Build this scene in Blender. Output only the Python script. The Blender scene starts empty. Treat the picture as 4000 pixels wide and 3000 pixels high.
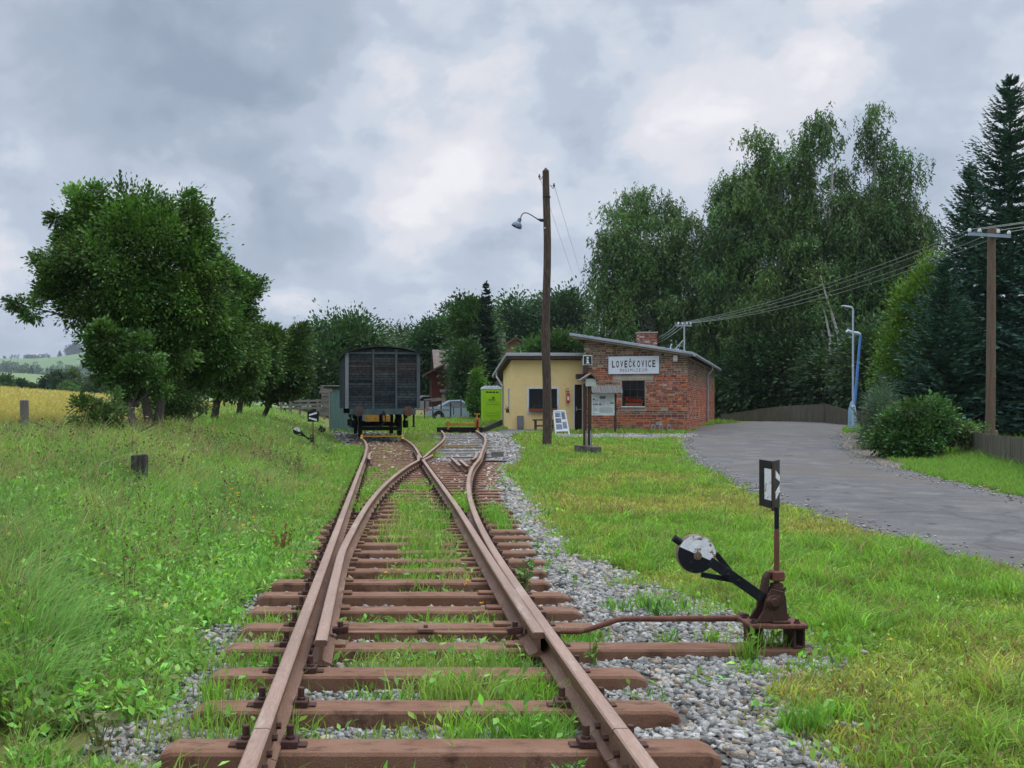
import bpy, bmesh, math, random
import numpy as np
from mathutils import Vector, Matrix

random.seed(11)
RNG = np.random.default_rng(11)
SC = bpy.context.scene
COL = SC.collection
F, CX, HY, CAMZ = 3900.0, 1560.0, 1587.0, 1.5     # focal length, principal point and horizon of the photo (px), eye height


def P(px, py, Y):
    return Vector(((px - CX) / F * Y, Y, CAMZ - (py - HY) / F * Y))


def PX(px, Y):
    return (px - CX) / F * Y


def PZ(py, Y):
    return CAMZ - (py - HY) / F * Y


# ------------------------------------------------------------------ materials
MATS = {}


def srgb(r, g, b):
    def f(c):
        c /= 255.0
        return c / 12.92 if c <= 0.04045 else ((c + 0.055) / 1.055) ** 2.4
    return (f(r), f(g), f(b))


def new_mat(name):
    m = bpy.data.materials.new(name)
    m.use_nodes = True
    nt = m.node_tree
    nt.nodes.clear()
    out = nt.nodes.new('ShaderNodeOutputMaterial')
    b = nt.nodes.new('ShaderNodeBsdfPrincipled')
    nt.links.new(b.outputs[0], out.inputs[0])
    MATS[name] = m
    return m, nt, b, out


def N(nt, kind, **kw):
    n = nt.nodes.new(kind)
    for k, v in kw.items():
        setattr(n, k, v)
    return n


def coord(nt, stretch=(1, 1, 1), world=False):
    """object coordinates (or world position), shifted per object so copies differ"""
    mp = N(nt, 'ShaderNodeMapping')
    mp.inputs['Scale'].default_value = stretch
    if world:
        g = N(nt, 'ShaderNodeNewGeometry')
        nt.links.new(g.outputs['Position'], mp.inputs['Vector'])
    else:
        tc = N(nt, 'ShaderNodeTexCoord')
        oi = N(nt, 'ShaderNodeObjectInfo')
        mu = N(nt, 'ShaderNodeMath', operation='MULTIPLY')
        mu.inputs[1].default_value = 37.0
        ad = N(nt, 'ShaderNodeVectorMath', operation='ADD')
        nt.links.new(oi.outputs['Random'], mu.inputs[0])
        nt.links.new(tc.outputs['Object'], ad.inputs[0])
        nt.links.new(mu.outputs[0], ad.inputs[1])
        nt.links.new(ad.outputs[0], mp.inputs['Vector'])
    return mp.outputs[0]


def noise_fac(nt, vec, scale, detail=6, rough=0.6, lo=0.35, hi=0.65):
    n = N(nt, 'ShaderNodeTexNoise')
    n.inputs['Scale'].default_value = scale
    n.inputs['Detail'].default_value = detail
    n.inputs['Roughness'].default_value = rough
    nt.links.new(vec, n.inputs['Vector'])
    mr = N(nt, 'ShaderNodeMapRange')
    mr.inputs['From Min'].default_value = lo
    mr.inputs['From Max'].default_value = hi
    nt.links.new(n.outputs['Fac'], mr.inputs['Value'])
    return mr.outputs[0]


def mixc(nt, fac, a, b):
    m = N(nt, 'ShaderNodeMix', data_type='RGBA')
    for sock, v in ((m.inputs['Factor'], fac), (m.inputs['A'], a), (m.inputs['B'], b)):
        if hasattr(v, 'default_value') or hasattr(v, 'is_linked'):
            nt.links.new(v, sock)
        elif isinstance(v, (int, float)):
            sock.default_value = v
        else:
            sock.default_value = (*v[:3], 1)
    return m.outputs['Result']


# Mix node sockets have duplicated names: resolve by type
def mixc(nt, fac, a, b, mode='MIX'):
    m = N(nt, 'ShaderNodeMix', data_type='RGBA', blend_type=mode)
    ins = [m.inputs[0], m.inputs[6], m.inputs[7]]
    for sock, v in zip(ins, (fac, a, b)):
        if isinstance(v, bpy.types.NodeSocket):
            nt.links.new(v, sock)
        elif isinstance(v, (int, float)):
            sock.default_value = v
        else:
            sock.default_value = (*v[:3], 1)
    return m.outputs[2]


def bump(nt, b, height, strength=0.3, dist=0.01):
    bp = N(nt, 'ShaderNodeBump')
    bp.inputs['Strength'].default_value = strength
    bp.inputs['Distance'].default_value = dist
    nt.links.new(height, bp.inputs['Height'])
    nt.links.new(bp.outputs[0], b.inputs['Normal'])


def mat(name, c1, c2=None, c3=None, scale=4.0, rough=0.75, metal=0.0, stretch=(1, 1, 1), bmp=0.25, fine=40.0, world=False,
        lo=0.35, hi=0.65, lo3=0.55, hi3=0.7, spec=0.3):
    if name in MATS:
        return MATS[name]
    m, nt, b, out = new_mat(name)
    b.inputs['Roughness'].default_value = rough
    b.inputs['Metallic'].default_value = metal
    b.inputs['Specular IOR Level'].default_value = spec
    if c2 is None:
        c2 = tuple(x * 0.75 for x in c1)
    v = coord(nt, stretch, world)
    f1 = noise_fac(nt, v, scale, lo=lo, hi=hi)
    col = mixc(nt, f1, c1, c2)
    if c3 is not None:
        f3 = noise_fac(nt, v, scale * 2.3, detail=8, rough=0.7, lo=lo3, hi=hi3)
        col = mixc(nt, f3, col, c3)
    ff = noise_fac(nt, v, fine, detail=4, lo=0.3, hi=0.7)
    mul = N(nt, 'ShaderNodeMapRange')
    mul.inputs['To Min'].default_value = 0.8
    mul.inputs['To Max'].default_value = 1.15
    nt.links.new(ff, mul.inputs['Value'])
    hsv = N(nt, 'ShaderNodeHueSaturation')
    nt.links.new(mul.outputs[0], hsv.inputs['Value'])
    nt.links.new(col, hsv.inputs['Color'])
    nt.links.new(hsv.outputs[0], b.inputs['Base Color'])
    if bmp:
        bump(nt, b, ff, bmp, 0.01)
    return m


def plain(name, c, rough=0.6, metal=0.0, spec=0.3):
    if name in MATS:
        return MATS[name]
    return mat(name, c, tuple(x * 0.85 for x in c), rough=rough, metal=metal, scale=3, bmp=0.05, spec=spec)


def leaf_mat(name, trans=0.25, rough=0.55, gain=1.0):
    """foliage: colour comes from the 'col' attribute of the mesh"""
    if name in MATS:
        return MATS[name]
    m, nt, b, out = new_mat(name)
    at = N(nt, 'ShaderNodeAttribute', attribute_name='col')
    b.inputs['Roughness'].default_value = rough
    b.inputs['Specular IOR Level'].default_value = 0.25
    nt.links.new(at.outputs['Color'], b.inputs['Base Color'])
    tr = N(nt, 'ShaderNodeBsdfTranslucent')
    tc = mixc(nt, 1.0, at.outputs['Color'], (1.25, 1.35, 0.7), 'MULTIPLY')
    nt.links.new(tc, tr.inputs['Color'])
    mx = N(nt, 'ShaderNodeMixShader')
    mx.inputs[0].default_value = trans
    nt.links.new(b.outputs[0], mx.inputs[1])
    nt.links.new(tr.outputs[0], mx.inputs[2])
    nt.links.new(mx.outputs[0], out.inputs[0])
    return m


def attr_mat(name, rough=0.85, fine=60.0, bmp=0.4, amp=(0.75, 1.2), big=None):
    """solid surface coloured per piece by the 'col' attribute (stones, bricks), with fine grain"""
    if name in MATS:
        return MATS[name]
    m, nt, b, out = new_mat(name)
    at = N(nt, 'ShaderNodeAttribute', attribute_name='col')
    b.inputs['Roughness'].default_value = rough
    b.inputs['Specular IOR Level'].default_value = 0.2
    v = coord(nt, world=True)
    ff = noise_fac(nt, v, fine, detail=6, lo=0.3, hi=0.7)
    mul = N(nt, 'ShaderNodeMapRange')
    mul.inputs['To Min'].default_value = amp[0]
    mul.inputs['To Max'].default_value = amp[1]
    nt.links.new(ff, mul.inputs['Value'])
    hsv = N(nt, 'ShaderNodeHueSaturation')
    nt.links.new(mul.outputs[0], hsv.inputs['Value'])
    nt.links.new(at.outputs['Color'], hsv.inputs['Color'])
    nt.links.new(hsv.outputs[0], b.inputs['Base Color'])
    bump(nt, b, ff, bmp, 0.006)
    return m


# ------------------------------------------------------------------ objects
ORIG = {}


def tag(o, label=None, cat=None, group=None, kind=None):
    if label:
        o['label'] = label
    if cat:
        o['category'] = cat
    if group:
        o['group'] = group
    if kind:
        o['kind'] = kind
    return o


def thing(name, loc, label, cat, group=None):
    o = bpy.data.objects.new(name, None)
    o.empty_display_size = 0.2
    COL.objects.link(o)
    o.location = loc
    ORIG[o.name] = Vector(loc)
    return tag(o, label, cat, group)


def basis(d):
    d = Vector(d).normalized()
    up = Vector((0, 0, 1)) if abs(d.z) < 0.95 else Vector((1, 0, 0))
    a = d.cross(up).normalized()
    return a, a.cross(d).normalized(), d


class MB:
    def __init__(s):
        s.v, s.f, s.mi, s.c = [], [], [], []
        s.has_col = False

    def add(s, vs, fs, m=0, col=None):
        n = len(s.v)
        s.v += [tuple(p) for p in vs]
        s.f += [tuple(i + n for i in f) for f in fs]
        s.mi += [m] * len(fs)
        if col is not None:
            s.has_col = True
        s.c += [col if col is not None else (1, 1, 1)] * len(vs)
        return s

    BOXF = [(0, 3, 2, 1), (4, 5, 6, 7), (0, 1, 5, 4), (1, 2, 6, 5), (2, 3, 7, 6), (3, 0, 4, 7)]

    def box(s, x0, x1, y0, y1, z0, z1, m=0, col=None):
        return s.add([(x0, y0, z0), (x1, y0, z0), (x1, y1, z0), (x0, y1, z0), (x0, y0, z1), (x1, y0, z1), (x1, y1, z1), (x0, y1, z1)], s.BOXF, m, col)

    def hexa(s, pts, m=0, col=None):
        return s.add(pts, s.BOXF, m, col)

    def bar(s, p0, p1, w, h, m=0, side=None):
        p0, p1 = Vector(p0), Vector(p1)
        if side is None:
            a, b, d = basis(p1 - p0)
        else:
            d = (p1 - p0).normalized()
            a = Vector(side)
            a = (a - d * a.dot(d)).normalized()
            b = a.cross(d).normalized()
        a, b = a * w / 2, b * h / 2
        return s.add([p0 - a - b, p0 + a - b, p0 + a + b, p0 - a + b, p1 - a - b, p1 + a - b, p1 + a + b, p1 - a + b], s.BOXF, m)

    def tube(s, pts, r, n=8, m=0, caps=True):
        pts = [Vector(p) for p in pts]
        rs = r if isinstance(r, (list, tuple)) else [r] * len(pts)
        vs, fs = [], []
        a0 = None
        for i, p in enumerate(pts):
            d = (pts[min(i + 1, len(pts) - 1)] - pts[max(i - 1, 0)]).normalized()
            if a0 is None:
                a, b, _ = basis(d)
            else:
                a = (a0 - d * a0.dot(d)).normalized()
                b = a.cross(d).normalized()
            a0 = a
            for k in range(n):
                t = 2 * math.pi * k / n
                vs.append(p + a * (math.cos(t) * rs[i]) + b * (math.sin(t) * rs[i]))
        for i in range(len(pts) - 1):
            for k in range(n):
                k2 = (k + 1) % n
                fs.append((i * n + k, i * n + k2, (i + 1) * n + k2, (i + 1) * n + k))
        if caps:
            fs.append(tuple(range(n)))
            fs.append(tuple((len(pts) - 1) * n + k for k in range(n)))
        return s.add(vs, fs, m)

    def lathe(s, c, axis, prof, n=20, m=0):
        a, b, d = basis(axis)
        c = Vector(c)
        pts = [c + d * t for r, t in prof]
        vs, fs = [], []
        for (r, t), p in zip(prof, pts):
            for k in range(n):
                th = 2 * math.pi * k / n
                vs.append(p + a * (math.cos(th) * r) + b * (math.sin(th) * r))
        for i in range(len(prof) - 1):
            for k in range(n):
                k2 = (k + 1) % n
                fs.append((i * n + k, i * n + k2, (i + 1) * n + k2, (i + 1) * n + k))
        fs.append(tuple(range(n)))
        fs.append(tuple((len(prof) - 1) * n + k for k in range(n)))
        return s.add(vs, fs, m)

    def prism(s, poly, vec, m=0, col=None):
        poly = [Vector(p) for p in poly]
        vec = Vector(vec)
        n = len(poly)
        vs = poly + [p + vec for p in poly]
        fs = [tuple(range(n)), tuple(range(2 * n - 1, n - 1, -1))]
        for k in range(n):
            k2 = (k + 1) % n
            fs.append((k, k2, n + k2, n + k))
        return s.add(vs, fs, m, col)

    def sweep(s, prof, path, m=0, side=None):
        """prof: closed list of (u, z); path: list of (x, y, z); profile stands upright across the path"""
        n = len(prof)
        vs, fs = [], []
        path = [Vector(p) for p in path]
        for i, p in enumerate(path):
            d = path[min(i + 1, len(path) - 1)] - path[max(i - 1, 0)]
            d.z = 0
            d.normalize()
            a = Vector((d.y, -d.x, 0))
            vs += [p + a * u + Vector((0, 0, z)) for u, z in prof]
        for i in range(len(path) - 1):
            for k in range(n):
                k2 = (k + 1) % n
                fs.append((i * n + k, i * n + k2, (i + 1) * n + k2, (i + 1) * n + k))
        fs.append(tuple(range(n)))
        fs.append(tuple((len(path) - 1) * n + k for k in range(n - 1, -1, -1)))
        return s.add(vs, fs, m)

    def build(s, name, mats, parent=None, bevel=0.0, smooth=False, local=False, seg=1, angle=35):
        if not isinstance(mats, (list, tuple)):
            mats = [mats]
        me = bpy.data.meshes.new(name)
        o0 = ORIG.get(parent.name, Vector()) if (parent is not None and not local) else Vector()
        me.from_pydata([(p[0] - o0.x, p[1] - o0.y, p[2] - o0.z) for p in s.v], [], s.f)
        me.polygons.foreach_set('material_index', s.mi)
        for mm in mats:
            me.materials.append(mm)
        if s.has_col:
            at = me.attributes.new('col', 'FLOAT_COLOR', 'POINT')
            at.data.foreach_set('color', np.array([(*c, 1) for c in s.c], np.float32).ravel())
        bm = bmesh.new()
        bm.from_mesh(me)
        bmesh.ops.recalc_face_normals(bm, faces=bm.faces)
        if bevel > 0:
            es = [e for e in bm.edges if len(e.link_faces) == 2 and e.calc_face_angle(0) > 0.5]
            bmesh.ops.bevel(bm, geom=es, offset=bevel, segments=seg, affect='EDGES', clamp_overlap=True)
        bm.to_mesh(me)
        bm.free()
        if smooth:
            me.polygons.foreach_set('use_smooth', [True] * len(me.polygons))
            me.set_sharp_from_angle(angle=math.radians(angle))
        o = bpy.data.objects.new(name, me)
        COL.objects.link(o)
        if parent is not None:
            o.parent = parent
            ORIG[o.name] = o0
        else:
            ORIG[o.name] = Vector()
        return o


def np_mesh(name, V, T, C, m, parent=None, smooth=False):
    """big mesh straight from arrays: V (n,3), T (k,3) triangles, C (n,3) colours"""
    me = bpy.data.meshes.new(name)
    V = np.asarray(V, np.float32)
    T = np.asarray(T, np.int32)
    if parent is not None:
        V = V - np.array(ORIG.get(parent.name, Vector()), np.float32)
    me.vertices.add(len(V))
    me.vertices.foreach_set('co', V.ravel())
    me.loops.add(T.size)
    me.loops.foreach_set('vertex_index', T.ravel())
    me.polygons.add(len(T))
    me.polygons.foreach_set('loop_start', np.arange(0, T.size, 3, dtype=np.int32))
    me.polygons.foreach_set('loop_total', np.full(len(T), 3, np.int32))
    if smooth:
        me.polygons.foreach_set('use_smooth', np.ones(len(T), bool))
    me.update(calc_edges=True)
    if C is not None:
        at = me.attributes.new('col', 'FLOAT_COLOR', 'POINT')
        C4 = np.ones((len(V), 4), np.float32)
        C4[:, :3] = C
        at.data.foreach_set('color', C4.ravel())
    me.materials.append(m)
    o = bpy.data.objects.new(name, me)
    COL.objects.link(o)
    if parent is not None:
        o.parent = parent
        ORIG[o.name] = ORIG.get(parent.name, Vector())
    return o


def copy_tree(o, parent=None):
    c = o.copy()
    COL.objects.link(c)
    if parent is not None:
        c.parent = parent
    for ch in o.children:
        copy_tree(ch, c)
    return c


def text_mesh(body, size, width=None, height=None, bold=0.0, depth=0.004):
    """flat lettering as raw verts/faces in the XZ plane, centred; fitted to width x height"""
    cu = bpy.data.curves.new('lettering', 'FONT')
    cu.body = body
    cu.size = size
    cu.offset = bold
    cu.resolution_u = 3
    cu.align_x = 'CENTER'
    ob = bpy.data.objects.new('lettering', cu)
    COL.objects.link(ob)
    dg = bpy.context.evaluated_depsgraph_get()
    me = bpy.data.meshes.new_from_object(ob.evaluated_get(dg))
    vs = [v.co.copy() for v in me.vertices]
    fs = [tuple(p.vertices) for p in me.polygons]
    bpy.data.objects.remove(ob)
    bpy.data.curves.remove(cu)
    bpy.data.meshes.remove(me)
    x0, x1 = min(v.x for v in vs), max(v.x for v in vs)
    y0, y1 = min(v.y for v in vs), max(v.y for v in vs)
    sx = width / (x1 - x0) if width else 1
    sy = height / (y1 - y0) if height else sx
    return [Vector(((v.x - (x0 + x1) / 2) * sx, 0, (v.y - (y0 + y1) / 2) * sy)) for v in vs], fs


# ------------------------------------------------------------------ numpy noise
def _hash(ix, iy, seed):
    n = (ix * 374761393 + iy * 668265263 + seed * 1442695041) & 0xFFFFFFFF
    n = ((n ^ (n >> 13)) * 1274126177) & 0xFFFFFFFF
    return ((n ^ (n >> 16)) & 0xFFFF) / 65535.0


def vn(x, y, seed=0):
    x, y = np.asarray(x, float), np.asarray(y, float)
    ix, iy = np.floor(x).astype(np.int64), np.floor(y).astype(np.int64)
    fx, fy = x - ix, y - iy
    fx, fy = fx * fx * (3 - 2 * fx), fy * fy * (3 - 2 * fy)
    a, b = _hash(ix, iy, seed), _hash(ix + 1, iy, seed)
    c, d = _hash(ix, iy + 1, seed), _hash(ix + 1, iy + 1, seed)
    return (a * (1 - fx) + b * fx) * (1 - fy) + (c * (1 - fx) + d * fx) * fy


def fbm(x, y, seed=0, o=3):
    t, a, s = 0, 0.5, 0
    for i in range(o):
        t = t + a * vn(np.asarray(x) * 2 ** i, np.asarray(y) * 2 ** i, seed + i)
        s += a
        a *= 0.5
    return t / s


def sstep(a, b, x):
    t = np.clip((np.asarray(x, float) - a) / (b - a), 0, 1)
    return t * t * (3 - 2 * t)


# ------------------------------------------------------------------ the lie of the land
def smooth_interp(pts):
    xs = np.array([p[0] for p in pts], float)
    ys = np.array([p[1] for p in pts], float)
    m = np.gradient(ys, xs)

    def f(x):
        x = np.asarray(x, float)
        i = np.clip(np.searchsorted(xs, x) - 1, 0, len(xs) - 2)
        h = xs[i + 1] - xs[i]
        t = np.clip((x - xs[i]) / h, 0, 1)
        return ((2 * t**3 - 3 * t**2 + 1) * ys[i] + (t**3 - 2 * t**2 + t) * h * m[i]
                + (-2 * t**3 + 3 * t**2) * ys[i + 1] + (t**3 - t**2) * h * m[i + 1])
    return f


eps = smooth_interp([(0, 0), (20, 0), (29, 0), (31, -.01), (33, -.06), (35.5, -.18), (37, -.29), (40, -.55), (45, -1.0), (50, -1.5), (60, -2.6)])
dlt = smooth_interp([(0, 0), (3, 0), (6.2, 0), (10, .055), (14, .234), (18, .535), (22, .96), (26, 1.505), (29, 1.86), (32, 2.23), (35, 2.58), (38, 2.84), (41, 2.97), (44, 3.05), (50, 3.1)])
gapb = smooth_interp([(5.7, .15), (7.8, .13), (9.4, .125), (11, .175), (12.9, .25), (15.9, .425), (19.2, .70), (22.5, 1.05), (26, 1.505), (29, 1.86), (32, 2.23), (35, 2.58), (38, 2.84), (41, 2.97), (44, 3.05)])
edge_r = smooth_interp([(-5, 1.9), (4.4, 1.9), (5.2, 1.95), (5.5, 2.1), (5.85, 2.5), (6.6, 2.62), (7.5, 2.5), (8.5, 2.2), (10, 1.86), (12, 1.9), (16, 2.15), (24.5, 2.65), (30, 3.65), (35, 4.15), (42, 4.5), (52, 4.6), (70, 4.6)])


def rise(y):
    y = np.asarray(y, float)
    return 0.018 * (np.clip(y, 27, 60) - 27) - 0.009 * (1 - sstep(24, 32, y)) * sstep(22, 27, y) * 0


def xl_(y):
    return -.51 - .0159 * np.asarray(y, float) + eps(y)


def xr_(y):
    return .996 - .0159 * np.asarray(y, float) + eps(y)


def xc_(y):
    return .243 - .0159 * np.asarray(y, float) + eps(y)


def xdr_(y):                                   # right rail of the branch
    return .996 - .0159 * np.asarray(y, float) + dlt(y)


def xdl_(y):                                   # left rail of the branch
    return -.51 - .0159 * np.asarray(y, float) + gapb(y)


def hgt(x, y):
    x, y = np.asarray(x, float), np.asarray(y, float)
    base = -.10 + rise(y)
    d = (xc_(np.clip(y, 0, 60)) - 1.45) - x
    bank = .82 * sstep(0, 3.9, d) * (0.75 + 0.25 * sstep(8, 16, y))
    fld = .075 * np.clip(-x - 18, 0, 200) * sstep(20, 110, y)
    fall = -9 * sstep(112, 170, y) * sstep(6, 14, -x)
    yy = np.clip(y, 0, 60)
    fall = fall + .035 * sstep(1.0, 1.4, x - xc_(yy)) * (1 - sstep(9, 14, y)) + .022 * sstep(11, 17, y) * sstep(-1.7, -1.2, x - xc_(yy)) * (1 - sstep(46, 50, y)) * (1 - sstep(-.1, .3, x - edge_r(np.clip(y, -5, 70))))
    e = edge_r(np.clip(y, -5, 70))
    lawn = .05 * sstep(0, .5, x - e)
    lump = (fbm(x * .9, y * .9, 5) - .5) * .07 * (sstep(.1, .8, x - e) * (1 - ROADMASK(x, y)) + sstep(0.2, 1.2, d))
    return base + bank + fld + fall + lawn + lump


road_l = [(5.1, 0.0), (5.2, 4.0), (5.35, 7.0), (5.44, 8.7), (5.71, 11.9), (5.9, 15.2), (7.0, 22.0), (8.3, 28.8), (10.0, 35.6), (12.9, 44.9), (15.6, 52.0), (18.9, 57.6), (24.0, 62.0), (34, 66)]
road_r = [(11.0, 0.0), (10.9, 4.0), (10.7, 8.0), (10.5, 12.0), (10.6, 17.0), (11.9, 22.8), (13.6, 28.6), (15.6, 34.0), (18.0, 39.5), (20.3, 45.5), (22.7, 51.0), (24.9, 54.6), (28.5, 57.2), (36, 60)]


def ROADMASK(x, y):
    lx = np.interp(y, [p[1] for p in road_l], [p[0] for p in road_l])
    rx = np.interp(y, [p[1] for p in road_r], [p[0] for p in road_r])
    # wide shoulders, so the sheet never meets a bump
    return sstep(-.7, -.1, np.asarray(x) - lx) * sstep(-.7, -.1, rx - np.asarray(x)) * (np.asarray(y) < 66)


def gz(x, y):
    return float(hgt(x, y))
# ================================================================== camera, sky, sun
cam = bpy.data.cameras.new('camera')
cam.sensor_width = 36.0
cam.lens = F / 4000 * 36.0
cam.shift_x = (2000 - CX) / 4000
cam.shift_y = (HY - 1500) / 4000
cam.clip_start, cam.clip_end = 0.05, 6000
camo = bpy.data.objects.new('camera', cam)
COL.objects.link(camo)
camo.location = (0, 0, CAMZ)
camo.rotation_euler = (math.radians(90), 0, 0)
SC.camera = camo
SC.view_settings.view_transform = 'Standard'
SC.view_settings.look = 'None'
SC.view_settings.exposure = 0.14
SC.view_settings.gamma = 1.0
SC.cycles.max_bounces = 6
SC.cycles.transparent_max_bounces = 4
SC.cycles.use_denoising = True

SUN_EL, SUN_AZ = 60.0, 62.0            # azimuth clockwise from straight ahead (+Y)
sun = bpy.data.lights.new('sun', 'SUN')
sun.energy = 1.5
sun.angle = math.radians(20)
sun.color = (1.0, 0.95, 0.88)
suno = bpy.data.objects.new('sun', sun)
COL.objects.link(suno)
sd = Vector((math.sin(math.radians(SUN_AZ)) * math.cos(math.radians(SUN_EL)), math.cos(math.radians(SUN_AZ)) * math.cos(math.radians(SUN_EL)), math.sin(math.radians(SUN_EL))))
suno.rotation_euler = (-sd).to_track_quat('-Z', 'Y').to_euler()

w = bpy.data.worlds.new('World')
SC.world = w
w.use_nodes = True
nt = w.node_tree
nt.nodes.clear()
wo = N(nt, 'ShaderNodeOutputWorld')
bg = N(nt, 'ShaderNodeBackground')
bg.inputs['Strength'].default_value = 0.1
nt.links.new(bg.outputs[0], wo.inputs[0])
sky = N(nt, 'ShaderNodeTexSky', sky_type='NISHITA')
sky.sun_disc = False
sky.sun_elevation = math.radians(SUN_EL)
sky.sun_rotation = math.radians(SUN_AZ)
tc = N(nt, 'ShaderNodeTexCoord')
sep = N(nt, 'ShaderNodeSeparateXYZ')
nt.links.new(tc.outputs['Generated'], sep.inputs[0])


def wmath(op, a, b=None, c=None, clamp=False):
    n = N(nt, 'ShaderNodeMath', operation=op, use_clamp=clamp)
    for s_, v_ in zip(n.inputs, (a, b, c)):
        if v_ is None:
            continue
        if isinstance(v_, (int, float)):
            s_.default_value = v_
        else:
            nt.links.new(v_, s_)
    return n.outputs[0]


# a cloud deck seen in perspective: direction projected on a plane overhead
zc = wmath('ADD', wmath('MAXIMUM', sep.outputs[2], 0.0), 0.16)
px_ = wmath('DIVIDE', sep.outputs[0], zc)
py_ = wmath('DIVIDE', sep.outputs[1], zc)
cmb = N(nt, 'ShaderNodeCombineXYZ')
nt.links.new(px_, cmb.inputs[0])
nt.links.new(py_, cmb.inputs[1])


def wnoise(scale, detail, rough, dist, off, vec):
    mp = N(nt, 'ShaderNodeMapping')
    mp.inputs['Location'].default_value = off
    nt.links.new(vec, mp.inputs['Vector'])
    n = N(nt, 'ShaderNodeTexNoise')
    n.inputs['Scale'].default_value = scale
    n.inputs['Detail'].default_value = detail
    n.inputs['Roughness'].default_value = rough
    n.inputs['Distortion'].default_value = dist
    nt.links.new(mp.outputs[0], n.inputs['Vector'])
    return n.outputs['Fac']


n1 = wnoise(1.1, 7, .56, .35, (3.1, 1.7, 0), cmb.outputs[0])
sq = N(nt, 'ShaderNodeMapping')
sq.inputs['Scale'].default_value = (1, 1, 1.35)
nt.links.new(tc.outputs['Generated'], sq.inputs['Vector'])
n2 = wnoise(4.6, 7, .52, .15, (1.2, 8.3, 2.0), sq.outputs[0])
n3 = wnoise(12.0, 6, .55, .25, (4.2, 2.3, 5.0), sq.outputs[0])
big = wmath('SUBTRACT', n1, .5)
val = wmath('MULTIPLY', big, .30)
val = wmath('ADD', val, wmath('MULTIPLY', wmath('SUBTRACT', n2, .5), 1.45))
val = wmath('ADD', val, wmath('MULTIPLY', wmath('SUBTRACT', n3, .5), .60))
def edge_n(src, a, b, amp):
    m_ = N(nt, 'ShaderNodeMapRange', interpolation_type='SMOOTHSTEP')
    m_.inputs['From Min'].default_value, m_.inputs['From Max'].default_value = a, b
    nt.links.new(src, m_.inputs['Value'])
    return wmath('MULTIPLY', wmath('SUBTRACT', m_.outputs[0], .5), amp)


val = wmath('ADD', val, edge_n(n2, .49, .57, .12))
val = wmath('ADD', val, edge_n(n1, .47, .54, .06))
# the large masses of this particular sky: darker and brighter banks, by direction
for (bx, by, rad, amp) in [(850, 520, .15, -.27), (560, 300, .10, -.13), (1250, 700, .12, -.15), (2050, 560, .10, -.14), (100, 800, .09, -.16), (150, 260, .09, .26), (230, 640, .06, .16),
                           (1560, 880, .075, .27), (1780, 690, .05, .16), (60, 1060, .06, .22), (1300, 1250, .12, .10), (2780, 500, .07, .20), (2600, 720, .06, .16),
                           (3600, 350, .16, .16), (2000, 80, .14, .10), (2300, 900, .12, .04), (3000, 150, .1, .05), (1900, 1150, .09, -.06)]:
    v_ = Vector(((bx - CX) / F, 1, (HY - by) / F)).normalized()
    dp = N(nt, 'ShaderNodeVectorMath', operation='DISTANCE')
    nt.links.new(tc.outputs['Generated'], dp.inputs[0])
    dp.inputs[1].default_value = v_
    wob = wmath('ADD', dp.outputs['Value'], wmath('MULTIPLY', wmath('SUBTRACT', n2, .5), .16))
    fall_ = N(nt, 'ShaderNodeMapRange', interpolation_type='SMOOTHSTEP')
    fall_.inputs['From Min'].default_value = rad * 1.35
    fall_.inputs['From Max'].default_value = rad * .1
    nt.links.new(wob, fall_.inputs['Value'])
    val = wmath('ADD', val, wmath('MULTIPLY', fall_.outputs[0], amp))
val = wmath('ADD', val, .535)
ramp = N(nt, 'ShaderNodeValToRGB')
ramp.color_ramp.interpolation = 'EASE'
els = ramp.color_ramp.elements
S_ = 1.0
cols = [(0.0, srgb(136, 149, 166)), (.3, srgb(154, 166, 182)), (.5, srgb(172, 182, 197)), (.66, srgb(190, 197, 208)), (.82, srgb(209, 209, 215)), (1.0, srgb(226, 224, 227))]
while len(els) < len(cols):
    els.new(.5)
for e_, (p_, c_) in zip(els, cols):
    e_.position = p_
    e_.color = (*c_, 1)
nt.links.new(val, ramp.inputs[0])
# an overcast sky is about three times brighter overhead than low down
zen = N(nt, 'ShaderNodeMapRange', interpolation_type='SMOOTHSTEP')
zen.inputs['From Min'].default_value = .40
zen.inputs['From Max'].default_value = .85
zen.inputs['To Min'].default_value = 11.2
zen.inputs['To Max'].default_value = 42.0
nt.links.new(sep.outputs[2], zen.inputs['Value'])
sc_ = N(nt, 'ShaderNodeVectorMath', operation='SCALE')
nt.links.new(ramp.outputs[0], sc_.inputs[0])
nt.links.new(zen.outputs[0], sc_.inputs['Scale'])
nis = mixc(nt, 0.06, sc_.outputs[0], sky.outputs[0])
nt.links.new(nis, bg.inputs['Color'])

# ================================================================== ground
M_soil, nt_, b_, _ = new_mat('ground_cover')
at = N(nt_, 'ShaderNodeAttribute', attribute_name='col')
vw = coord(nt_, world=True)
f1 = noise_fac(nt_, vw, .7, detail=8, rough=.7, lo=.3, hi=.7)
f2 = noise_fac(nt_, vw, 9.0, detail=8, rough=.7, lo=.3, hi=.7)
c_ = mixc(nt_, f1, at.outputs['Color'], (.75, .9, .5), 'MULTIPLY')
c_ = mixc(nt_, f2, c_, (1.35, 1.25, 1.1), 'MULTIPLY')
nt_.links.new(c_, b_.inputs['Base Color'])
b_.inputs['Roughness'].default_value = .95
b_.inputs['Specular IOR Level'].default_value = .1
bump(nt_, b_, f2, .6, .03)

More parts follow.
